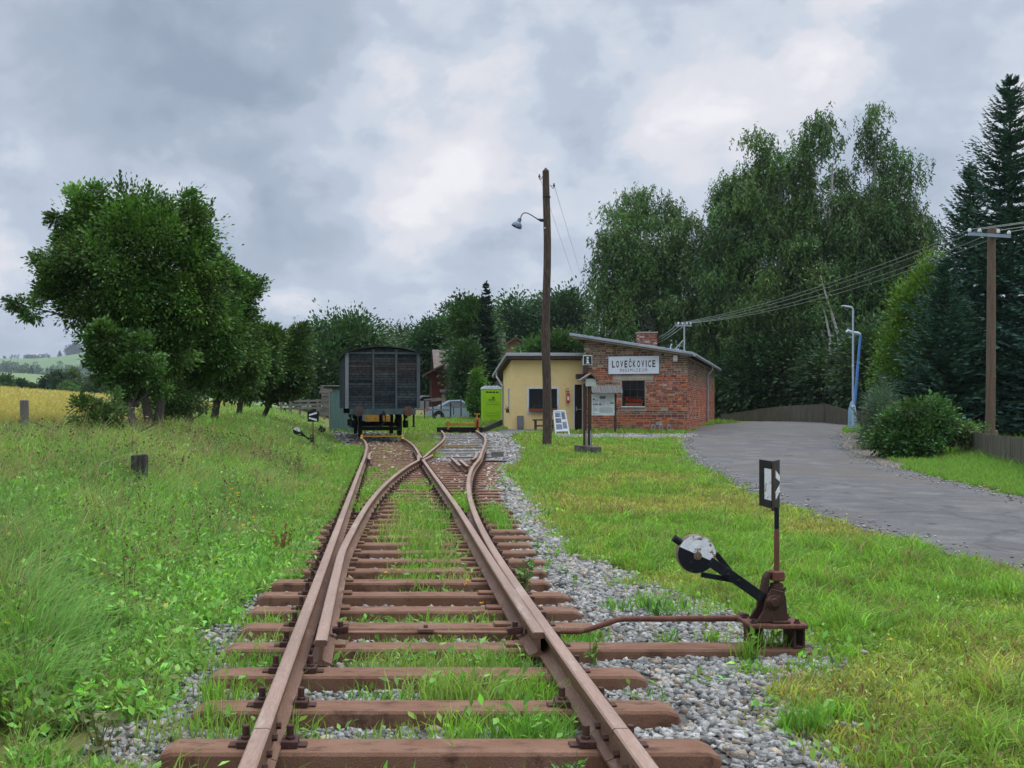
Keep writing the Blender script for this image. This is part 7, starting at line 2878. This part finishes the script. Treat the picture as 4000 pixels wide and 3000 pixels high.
# ---- the row of plum trees along the meadow
tree('plum_tree', 'big leafy tree with a crooked double trunk heading the row beside the yellow field', B(612, 24), [ell(520, 1040, 310, 280, 24), ell(330, 845, 125, 120, 24), ell(180, 1170, 120, 80, 23.5, .8), ell(260, 1120, 110, 80, 23.6, .7), ell(640, 890, 190, 150, 24), ell(790, 1120, 110, 190, 24), ell(570, 1300, 230, 180, 24), ell(280, 1030, 130, 110, 23.6)],
     270, 380, .105, CG, trunk_r=.19, sigma=.19, seed=1, stems=2, top=4.2, sprigs=110, nlimb=70, group='trees along the meadow', clumpvar=.38)
tree('plum_tree', 'slim shrubby tree with a mossy trunk standing closest to the meadow post', B(520, 21), [ell(430, 1330, 60, 70, 21.5), ell(400, 1420, 55, 60, 21.5), ell(500, 1470, 65, 80, 21.5), ell(565, 1390, 70, 100, 21.5), ell(600, 1500, 55, 55, 21.5), ell(475, 1560, 30, 60, 21.5), ell(350, 1380, 40, 40, 21.5)],
     62, 200, .11, (.068, .138, .032), trunk_r=.11, sigma=.16, seed=2, top=2.6, sprigs=40, group='trees along the meadow')
tree('plum_tree', 'dark tree in the row, third from the field side', B(735, 28), [ell(790, 1270, 140, 230, 28), ell(870, 1120, 75, 120, 28), ell(700, 1400, 140, 130, 28)],
     170, 290, .115, (.072, .148, .034), trunk_r=.15, sigma=.21, seed=3, top=3.8, sprigs=50, group='trees along the meadow')
tree('plum_tree', 'spreading tree in the row with thin upright shoots at its top', B(838, 33), [ell(890, 1380, 130, 150, 33), ell(930, 1190, 75, 110, 33, .7), ell(1000, 1160, 30, 80, 33, .5), ell(820, 1450, 120, 90, 33)],
     140, 270, .13, (.070, .14, .03), trunk_r=.15, sigma=.25, seed=4, top=3.4, sprigs=26, group='trees along the meadow')
tree('plum_tree', 'low rounded tree in the row, last but one before the wagon', B(925, 40), [ell(990, 1400, 95, 110, 40), ell(930, 1480, 90, 80, 40), ell(1040, 1330, 50, 60, 40)],
     105, 190, .17, (.066, .125, .03), trunk_r=.14, sigma=.28, seed=5, top=3.2, sprigs=14, group='trees along the meadow')
tree('plum_tree', 'small spreading tree at the end of the row nearest the wagon', B(1030, 43), [ell(1100, 1440, 100, 100, 43), ell(1160, 1340, 45, 70, 43), ell(1060, 1510, 110, 45, 43), ell(1160, 1510, 55, 35, 43)],
     115, 190, .17, (.068, .13, .032), trunk_r=.13, sigma=.28, seed=6, top=3.0, sprigs=16, group='trees along the meadow')
tree('hedge_bush', 'thin scraggly bush of upright shoots between the field post and the trees', B(405, 19), [ell(330, 1620, 40, 60, 19), ell(420, 1610, 50, 80, 19), ell(385, 1680, 80, 50, 19)],
     30, 110, .085, (.085, .14, .04), trunk_r=.05, sigma=.15, seed=7, top=1.2, sprigs=16, cat='bush', stems=3, nlimb=20)
tree('hedge_bush', 'tangle of low growth under the meadow trees', B(660, 27), [ell(660, 1560, 80, 70, 27), ell(560, 1610, 60, 50, 26), ell(760, 1570, 70, 50, 29)],
     40, 120, .10, (.07, .13, .035), trunk_r=.05, sigma=.25, seed=8, top=1.6, cat='bush', stems=3)
# ---- trees behind the wagon
G = 'trees behind the wagon'
tree('broadleaf_tree', 'round dark green tree rising behind the left edge of the wagon roof', B(1320, 82), [ell(1330, 1360, 130, 120, 82), ell(1400, 1330, 100, 70, 82), ell(1260, 1440, 110, 110, 80), ell(1330, 1500, 150, 80, 80)],
     130, 200, .34, (.05, .11, .035), trunk_r=.25, sigma=.6, seed=11, top=6, group=G, sprigs=10)
tree('broadleaf_tree', 'thin half bare birch with whitish twigs behind the wagon roof', B(1530, 98), [ell(1515, 1370, 30, 90, 98, .6), ell(1570, 1360, 60, 70, 98), ell(1620, 1380, 45, 60, 98)],
     60, 90, .36, (.085, .135, .06), trunk_r=.14, sigma=.55, seed=12, top=8.5, group=G, bark=M_birch, nlimb=40, sprigs=10)
tree('broadleaf_tree', 'bluish green tree filling the gap between row and wagon', B(1225, 88), [ell(1215, 1420, 50, 110, 88), ell(1190, 1350, 25, 60, 88, .6), ell(1180, 1500, 80, 70, 86)],
     70, 170, .36, (.048, .105, .045), trunk_r=.2, sigma=.6, seed=13, top=5, group=G)
tree('broadleaf_tree', 'dark tree directly beside the right edge of the wagon', B(1690, 92), [ell(1690, 1360, 70, 80, 92), ell(1670, 1470, 80, 80, 92), ell(1730, 1310, 60, 60, 92)],
     95, 200, .36, (.035, .085, .032), trunk_r=.2, sigma=.6, seed=14, top=6, group=G)
tree('pine_tree', 'small dark pine with tufted shoots above the station house', B(1755, 95), [ell(1755, 1260, 35, 60, 95), ell(1730, 1290, 50, 30, 95), ell(1790, 1330, 60, 60, 95)],
     46, 130, .34, (.030, .070, .035), trunk_r=.2, sigma=.45, seed=15, top=8.5, group=G, sprigs=10, cat='tree')
tree('broadleaf_tree', 'tall leafy tree left of the pointed spruce', B(1850, 78), [ell(1850, 1330, 66, 130, 78), ell(1825, 1230, 50, 60, 78, .6), ell(1855, 1460, 60, 90, 78)],
     130, 210, .30, (.052, .115, .030), trunk_r=.22, sigma=.5, seed=16, top=6.5, group=G, sprigs=12)
spruce('spruce_tree', 'pointed dark spruce rising above the portable toilet', B(1898, 70), PZ(1112, 70) - .5, 1.75, 3, col=(.020, .046, .030), tiers=44, per=10, twig=14, size=.50, group=G, width=.34, start=.02)
tree('young_tree', 'narrow fresh green young tree beside the portable toilet', B(1872, 60), [ell(1870, 1500, 26, 60, 60), ell(1868, 1590, 40, 50, 60), ell(1845, 1570, 25, 50, 60)],
     44, 110, .17, (.085, .18, .03), trunk_r=.05, sigma=.24, seed=18, top=2.2, group=G)
tree('ivy_tree', 'leafy bush tree covering the front of the cream station house', B(1795, 68), [ell(1825, 1440, 45, 100, 68), ell(1810, 1540, 36, 60, 68)],
     60, 170, .24, (.045, .10, .028), trunk_r=.12, sigma=.42, seed=19, top=4, group=G)
tree('larch_tree', 'tall airy larch to the left of the lamp pole', B(2010, 112), [ell(2010, 1230, 50, 70, 112), ell(2010, 1310, 75, 60, 112), ell(1985, 1380, 60, 40, 112, .5)],
     80, 130, .42, (.045, .105, .042), trunk_r=.2, sigma=.7, seed=20, top=11, group='larches behind the houses', sprigs=8)
tree('larch_tree', 'tall airy larch behind the lamp pole', B(2130, 115), [ell(2130, 1250, 50, 75, 115), ell(2120, 1330, 65, 60, 115)],
     70, 130, .42, (.048, .10, .045), trunk_r=.2, sigma=.7, seed=21, top=11, group='larches behind the houses', sprigs=8)
tree('larch_tree', 'tall airy larch between the lamp pole and the birches', B(2215, 112), [ell(2200, 1230, 60, 70, 112), ell(2245, 1230, 45, 80, 112), ell(2220, 1330, 80, 60, 112)],
     85, 130, .42, (.045, .10, .040), trunk_r=.2, sigma=.7, seed=22, top=11, group='larches behind the houses', sprigs=8)
tree('broadleaf_tree', 'bright leafy tree peeping over the flat yellow house roof', B(2200, 84), [ell(2170, 1370, 80, 50, 84), ell(2240, 1350, 50, 60, 84), ell(2080, 1390, 60, 40, 84)],
     60, 150, .32, (.058, .125, .032), trunk_r=.15, sigma=.55, seed=23, top=5)
# ---- the birches
GB = 'tall birches behind the road'
bc = (.084, .155, .042)
tree('birch_tree', 'weeping birch standing furthest left, above the brick chimney', B(2560, 80), [ell(2540, 900, 190, 190, 80), ell(2600, 740, 90, 75, 80, .45), ell(2440, 1060, 120, 170, 79), ell(2560, 1180, 220, 200, 80), ell(2390, 1260, 70, 100, 78, .7)],
     200, 300, .325, bc, trunk_r=.26, sigma=.55, seed=31, weep=1.0, ratio=.34, top=17, bark=M_birch, group=GB, nlimb=30)
tree('birch_tree', 'weeping birch second from the left, behind the roof mast', B(2830, 77), [ell(2830, 900, 170, 200, 77), ell(2870, 730, 70, 80, 77, .45), ell(2800, 1150, 200, 220, 77), ell(2770, 1400, 170, 100, 76, .8)],
     190, 300, .325, (.075, .143, .042), trunk_r=.26, sigma=.55, seed=32, weep=1.0, ratio=.34, top=17, bark=M_birch, group=GB, nlimb=30)
tree('birch_tree', 'tall weeping birch with a broad dense crown in the middle of the group', B(3060, 74), [ell(3030, 720, 140, 180, 74), ell(2990, 540, 70, 60, 74, .4), ell(3060, 980, 200, 220, 74), ell(3040, 1250, 200, 200, 73), ell(3120, 600, 60, 90, 74, .35)],
     215, 300, .315, (.085, .158, .041), trunk_r=.28, sigma=.52, seed=33, weep=1.0, ratio=.34, top=19, bark=M_birch, group=GB, nlimb=34)
tree('birch_tree', 'tall weeping birch with sky showing through its thin top', B(3240, 72), [ell(3220, 540, 95, 90, 72, .45), ell(3180, 480, 60, 50, 72, .4), ell(3270, 760, 120, 170, 72, .5), ell(3230, 1000, 180, 200, 72), ell(3260, 1250, 180, 180, 72)],
     170, 280, .315, (.074, .140, .042), trunk_r=.26, sigma=.5, seed=34, weep=1.1, ratio=.32, top=19, bark=M_birch, group=GB, nlimb=36)
tree('birch_tree', 'weeping birch with the highest and rightmost tip of the group', B(3400, 72), [ell(3430, 470, 45, 80, 72, .55), ell(3430, 640, 90, 110, 72, .6), ell(3500, 720, 105, 100, 72, .5), ell(3400, 850, 170, 130, 72), ell(3420, 1050, 180, 180, 72), ell(3390, 1300, 160, 150, 72, .8)],
     190, 280, .315, (.070, .134, .040), trunk_r=.26, sigma=.5, seed=35, weep=1.1, ratio=.32, top=19.5, bark=M_birch, group=GB, nlimb=36)
tree('birch_tree', 'shorter weeping birch leaning out towards the spruces', B(3560, 72), [ell(3560, 960, 110, 130, 72, .8), ell(3600, 880, 80, 60, 72, .5), ell(3560, 1200, 140, 200, 72)],
     95, 280, .315, (.05, .10, .028), trunk_r=.2, sigma=.5, seed=36, weep=1.5, ratio=.30, top=13, bark=M_birch, group=GB)
# bare white stems showing in the foliage
for k, (pts, lab) in enumerate([([(3205, 1075), (3225, 1150), (3250, 1230), (3275, 1310), (3282, 1560)], 'white birch stem standing out bare against the dark foliage'), ([(3212, 1190), (3226, 1240), (3240, 1310), (3246, 1420), (3246, 1560)], 'thinner white birch stem beside the bare white stem')]):
    r = thing('slim_birch', B(pts[-1][0], 66), lab, 'tree trunk', 'white stems before the birches')
    mb = MB()
    pp = [P(*p, 66) for p in pts]
    mb.tube(pp, [.03, .06, .08, .10, .12][:len(pp)], 8)
    mb.build('trunk', M_birch, r, smooth=True)
    rl_ = np.random.default_rng(k)
    q = np.array([tuple(pp[0])]) + rl_.normal(0, .5, (200, 3))
    leaves('crown', q, rl_.uniform(.2, .4, 200), np.array(bc), M_leaf, r, rl_, ratio=.35)
# undergrowth that closes the view below the birches
for k, (px, py, rx, ry, D, lab) in enumerate([(2560, 1500, 150, 70, 76, 'dark undergrowth hidden behind the sloping sheet roof'), (2860, 1510, 90, 110, 78, 'bright young maple behind the gutter of the brick house'), (2990, 1480, 120, 120, 72, 'dark undergrowth behind the left part of the plank fence'), (3150, 1470, 130, 130, 70, 'dark undergrowth behind the middle of the plank fence'),
                                               (3300, 1470, 130, 140, 66, 'dark undergrowth behind the street lamps'), (3440, 1440, 110, 150, 60, 'dark undergrowth between the street lamps and the big bush'), (3080, 1340, 160, 120, 72, 'dark lower crown in the middle of the birch group')]):
    tree('undergrowth_bush', lab, B(px, D), [ell(px, py, rx, ry, D)], 62, 190, .34, (.11, .19, .04) if k == 1 else (.042, .085, .03), trunk_r=.1, sigma=.6, seed=50 + k, top=PZ(py, D), cat='bush', group='undergrowth below the birches')  # the young maple gets a brighter green, all the others a dark one
# ---- evergreens on the right
tree('thuja_tree', 'yellow green arborvitae between the birches and the blue spruce', B(3590, 42), [ell(3560, 1430, 110, 150, 42), ell(3595, 1240, 75, 150, 42), ell(3625, 1090, 40, 100, 42, .7), ell(3540, 1550, 110, 80, 42)],
     300, 170, .17, (.115, .215, .030), trunk_r=.2, sigma=.30, seed=61, top=6, ratio=.34, flat=1.3)
ebc = (.048, .108, .076)
spruce('blue_spruce', 'tall blue green spruce at the right edge, overtopping everything near it', B(3945, 40), PZ(290, 40) - .4, 4.3, 5, col=ebc, tiers=80, per=13, twig=24, size=.46, width=.26, start=.0, up=.25, droop=.25)
spruce('blue_spruce', 'smaller blue green spruce just left of the tall one', B(3790, 43), PZ(700, 43) + .3, 3.3, 6, col=(.046, .104, .064), tiers=66, per=12, twig=22, size=.42, width=.30, start=.0, up=.25, droop=.2)
spruce('blue_spruce', 'broad bluish spruce behind the big flowering bush', B(3690, 38), PZ(1060, 38) + .3, 2.7, 7, col=(.052, .118, .078), tiers=44, per=12, twig=18, size=.40, width=.30, start=.0, up=.2, droop=.15)
spruce('blue_spruce', 'dark spruce close behind the low fence, cut by the edge of the photo', B(4150, 36), 9.5, 3.2, 8, col=(.046, .108, .082), tiers=52, per=12, twig=20, size=.36, width=.30, start=.0, up=.2, droop=.2)
spruce('blue_spruce', 'very tall spruce mostly outside the photo at the right', B(4230, 44), PZ(120, 44), 3.4, 9, col=ebc, tiers=60, per=10, twig=18, size=.45, width=.30, start=.0, up=.25, droop=.25)
for k, (px, py, rx, ry, D, lab) in enumerate([(3850, 1500, 130, 180, 39, 'dark evergreen mass behind the power pole'), (3700, 1560, 130, 120, 40, 'dark evergreen mass behind the rose bush')]):
    tree('yew_bush', lab, B(px, D), [ell(px, py, rx, ry, D)], 70, 200, .20, (.024, .054, .034), trunk_r=.1, sigma=.42, seed=70 + k, top=2.5, cat='bush', ratio=.3, m=M_needle)
tree('rose_bush', 'big round leafy bush bulging over the verge of the road', B(3570, 29.5), [ell(3580, 1650, 110, 110, 29), ell(3500, 1690, 70, 75, 29), ell(3665, 1660, 60, 75, 29.3), ell(3560, 1735, 90, 45, 28.6)],
     120, 150, .12, (.058, .125, .033), trunk_r=.06, sigma=.24, seed=81, top=1.3, cat='bush', stems=4, ratio=.6, sprigs=14)
tree('willow_bush', 'silvery feathery bush to the left of the rose bush', B(3440, 33), [ell(3440, 1620, 70, 110, 33), ell(3420, 1700, 60, 60, 33)],
     60, 150, .13, (.085, .14, .085), trunk_r=.05, sigma=.24, seed=82, top=1.6, cat='bush', stems=3, ratio=.22, flat=1.2)
tree('low_bush', 'small tangle of leaves at the start of the low fence', B(3775, 29.5), [ell(3760, 1690, 40, 40, 29), ell(3800, 1680, 30, 20, 29)], 22, 90, .10, (.10, .16, .05), trunk_r=.03, sigma=.2, seed=83, top=.6, cat='bush', stems=3)

# ================================================================== the far hills
M_hill, nt_, b_, _ = new_mat('hill_meadow')
at = N(nt_, 'ShaderNodeAttribute', attribute_name='col')
vw = coord(nt_, (1, .35, 1), world=True)
f1 = noise_fac(nt_, vw, .03, detail=8, rough=.7)
c_ = mixc(nt_, f1, at.outputs['Color'], (.8, .85, .75), 'MULTIPLY')
nt_.links.new(c_, b_.inputs['Base Color'])
b_.inputs['Roughness'].default_value = 1
HS = 2.5
rows = [(150, [(-1200, 1640), (0, 1640), (700, 1640), (1500, 1640)], (.10, .17, .05)),
        (420, [(-1200, 1560), (0, 1568), (300, 1585), (700, 1610), (1500, 1620)], (.13, .20, .065)),
        (800, [(-1200, 1420), (0, 1468), (120, 1474), (260, 1484), (700, 1540), (1500, 1600)], (.15, .215, .075)),
        (1000, [(-1200, 1400), (0, 1454), (120, 1460), (260, 1470), (700, 1530), (1500, 1595)], (.14, .21, .07)),
        (1150, [(-1200, 1420), (0, 1466), (300, 1480), (700, 1520), (1500, 1590)], (.08, .14, .05)),
        (1550, [(-1200, 1415), (0, 1440), (300, 1445), (700, 1470), (1500, 1580)], (.09, .16, .05)),
        (2250, [(-1200, 1398), (-200, 1402), (0, 1401), (130, 1402), (200, 1397), (270, 1387), (330, 1378), (480, 1370), (700, 1385), (1500, 1560)], (.11, .19, .055)),
        (3300, [(-1200, 1500), (0, 1500), (700, 1500), (1500, 1590)], (.10, .17, .05))]
pxs = np.linspace(-1200, 1500, 110)
V, C = [], []
ts = np.arange(len(rows))
tt = np.linspace(0, len(rows) - 1, (len(rows) - 1) * 6 + 1)
Dg = np.interp(tt, ts, [r[0] for r in rows])
PYg = np.array([np.interp(pxs, [p[0] for p in r[1]], [p[1] for p in r[1]]) for r in rows])
Zr = np.array([CAMZ - (PYg[i] - HY) / F * rows[i][0] for i in range(len(rows))])
Zg = np.array([smooth_interp(list(zip([r[0] for r in rows], Zr[:, j])))(Dg) for j in range(len(pxs))]).T
Cg = np.array([np.interp(tt, ts, [r[2][k] for r in rows]) for k in range(3)]).T
X = (pxs[None] - CX) / F * Dg[:, None]
V = np.stack([X, np.broadcast_to(Dg[:, None], X.shape), Zg], -1).reshape(-1, 3)
C = np.repeat(Cg, len(pxs), 0)
n_ = len(pxs)
i0 = (np.arange(len(tt) - 1)[:, None] * n_ + np.arange(n_ - 1)[None]).ravel()
T = np.concatenate([np.stack([i0, i0 + 1, i0 + n_ + 1], 1), np.stack([i0, i0 + n_ + 1, i0 + n_], 1)])
np_mesh('hills', V, T, C, M_hill, smooth=True)['kind'] = 'structure'


def hillz(px, D):
    j = np.interp(px, pxs, np.arange(len(pxs)))
    return float(np.interp(D, Dg, Zg[:, int(j)]))


# wood on the hillside: one far mass
pl = Pile()
r_ = np.random.default_rng(404)
for k in range(330):
    D = r_.uniform(1100, 1650)
    px = r_.uniform(-420, 640)
    if D > 1400 and 120 < px < 300 and r_.random() < .75:
        continue
    z = hillz(px, D)
    hh = r_.uniform(7, 13)
    q = 70
    d = r_.normal(size=(q, 3))
    d /= np.linalg.norm(d, axis=1)[:, None]
    pos = np.array([PX(px, D), D, z + hh * .45]) + d * np.array([hh * .42, hh * .42, hh * .5]) * r_.random((q, 1)) ** .3
    pl.add(leaves(None, pos, r_.uniform(2.0, 3.6, q), np.array([.055, .115, .050]) * math.exp(r_.normal(0, .22)), None, None, r_, var=.2, up=.6, ratio=.7))
for k in range(40):
    D = r_.uniform(2180, 2250)
    px = r_.choice([r_.uniform(-350, 25), r_.uniform(100, 150), r_.uniform(-100, 200)])
    z = hillz(px, D)
    hh = r_.uniform(5, 11)
    q = 40
    d = r_.normal(size=(q, 3))
    d /= np.linalg.norm(d, axis=1)[:, None]
    pos = np.array([PX(px, D), D, z + hh * .45]) + d * np.array([hh * .7, hh * .5, hh * .5]) * r_.random((q, 1)) ** .3
    pl.add(leaves(None, pos, r_.uniform(2.5, 4.5, q), np.array([.05, .10, .05]), None, None, r_, var=.2, up=.6, ratio=.7))
pl.build('far_wood', M_leaf)['kind'] = 'stuff'
D = 2230
spruce('hilltop_fir', 'lone pointed fir on the skyline of the far hill', (PX(233, D), D, hillz(233, D)), 14, 5.0, 90, tiers=16, per=8, twig=6, size=3.6, width=.5, col=(.03, .06, .045))
D = 1180
spruce('hillside_fir', 'dark pointed fir in the wood below the far meadow', (PX(122, D), D, hillz(122, D)), 12, 3.4, 91, tiers=16, per=8, twig=6, size=2.8, width=.5, col=(.022, .05, .038))
D = 2250
tree('hilltop_grove', 'dark wooded knoll on the far hilltop beside the big tree', (PX(290, D), D, hillz(290, D)), [ell(292, 1368, 28, 18, D), ell(275, 1378, 18, 10, D)], 70, 60, 4.5, (.035, .07, .055), trunk_r=.6, sigma=2.6, seed=92, top=hillz(290, D) + 6, nlimb=4)
for k, (px, py, rx, ry, D, c, lab) in enumerate([(215, 1500, 42, 40, 190, (.030, .066, .026), 'dark spreading pine behind the yellow field'), (15, 1510, 28, 40, 185, (.05, .11, .035), 'leafy tree behind the field at the very edge of the photo'), (80, 1520, 28, 26, 190, (.045, .10, .035), 'dark rounded bush behind the field, left of the pine'),
                                                  (130, 1535, 32, 20, 190, (.055, .105, .035), 'low wide bush behind the field next to the pine'), (262, 1525, 26, 22, 182, (.075, .15, .04), 'bright green bush in front of the pine behind the field'), (292, 1492, 34, 40, 200, (.085, .14, .045), 'pale olive tree behind the field, right of the pine'),
                                                  (350, 1510, 42, 46, 190, (.06, .12, .04), 'large round tree behind the field, partly behind the first row tree'), (420, 1530, 40, 40, 190, (.05, .11, .035), 'round tree behind the field, seen through the row trees'), (500, 1545, 50, 36, 190, (.05, .105, .035), 'wide tree behind the field, seen below the row trees'), (-70, 1500, 50, 45, 190, (.05, .11, .035), 'tree behind the field beyond the photo edge')]):
    x = PX(px, D)
    zb_ = PZ(py + ry * 1.0, D) - 1.5
    tree('field_edge_tree', lab, (x, D, zb_), [ell(px, py, rx, ry, D), ell(px + rx * .3, py + ry * .5, rx * .9, ry * .6, D - 3)], 46, 130, .62, c, trunk_r=.25, sigma=.36, seed=100 + k, top=PZ(py, D), group='trees behind the yellow field', nlimb=6)

# ================================================================== the air: far hills fade a little
mh = bpy.data.materials.new('haze_air')
mh.use_nodes = True
nh = mh.node_tree
nh.nodes.clear()
oh = nh.nodes.new('ShaderNodeOutputMaterial')
pv = nh.nodes.new('ShaderNodeVolumePrincipled')
pv.inputs['Color'].default_value = (.80, .88, 1.0, 1)
pv.inputs['Density'].default_value = .00013
nh.links.new(pv.outputs[0], oh.inputs['Volume'])
mb = MB()
mb.box(-2600, 2600, -100, 4200, -16, 175)
o = mb.build('haze', mh)
o['kind'] = 'stuff'
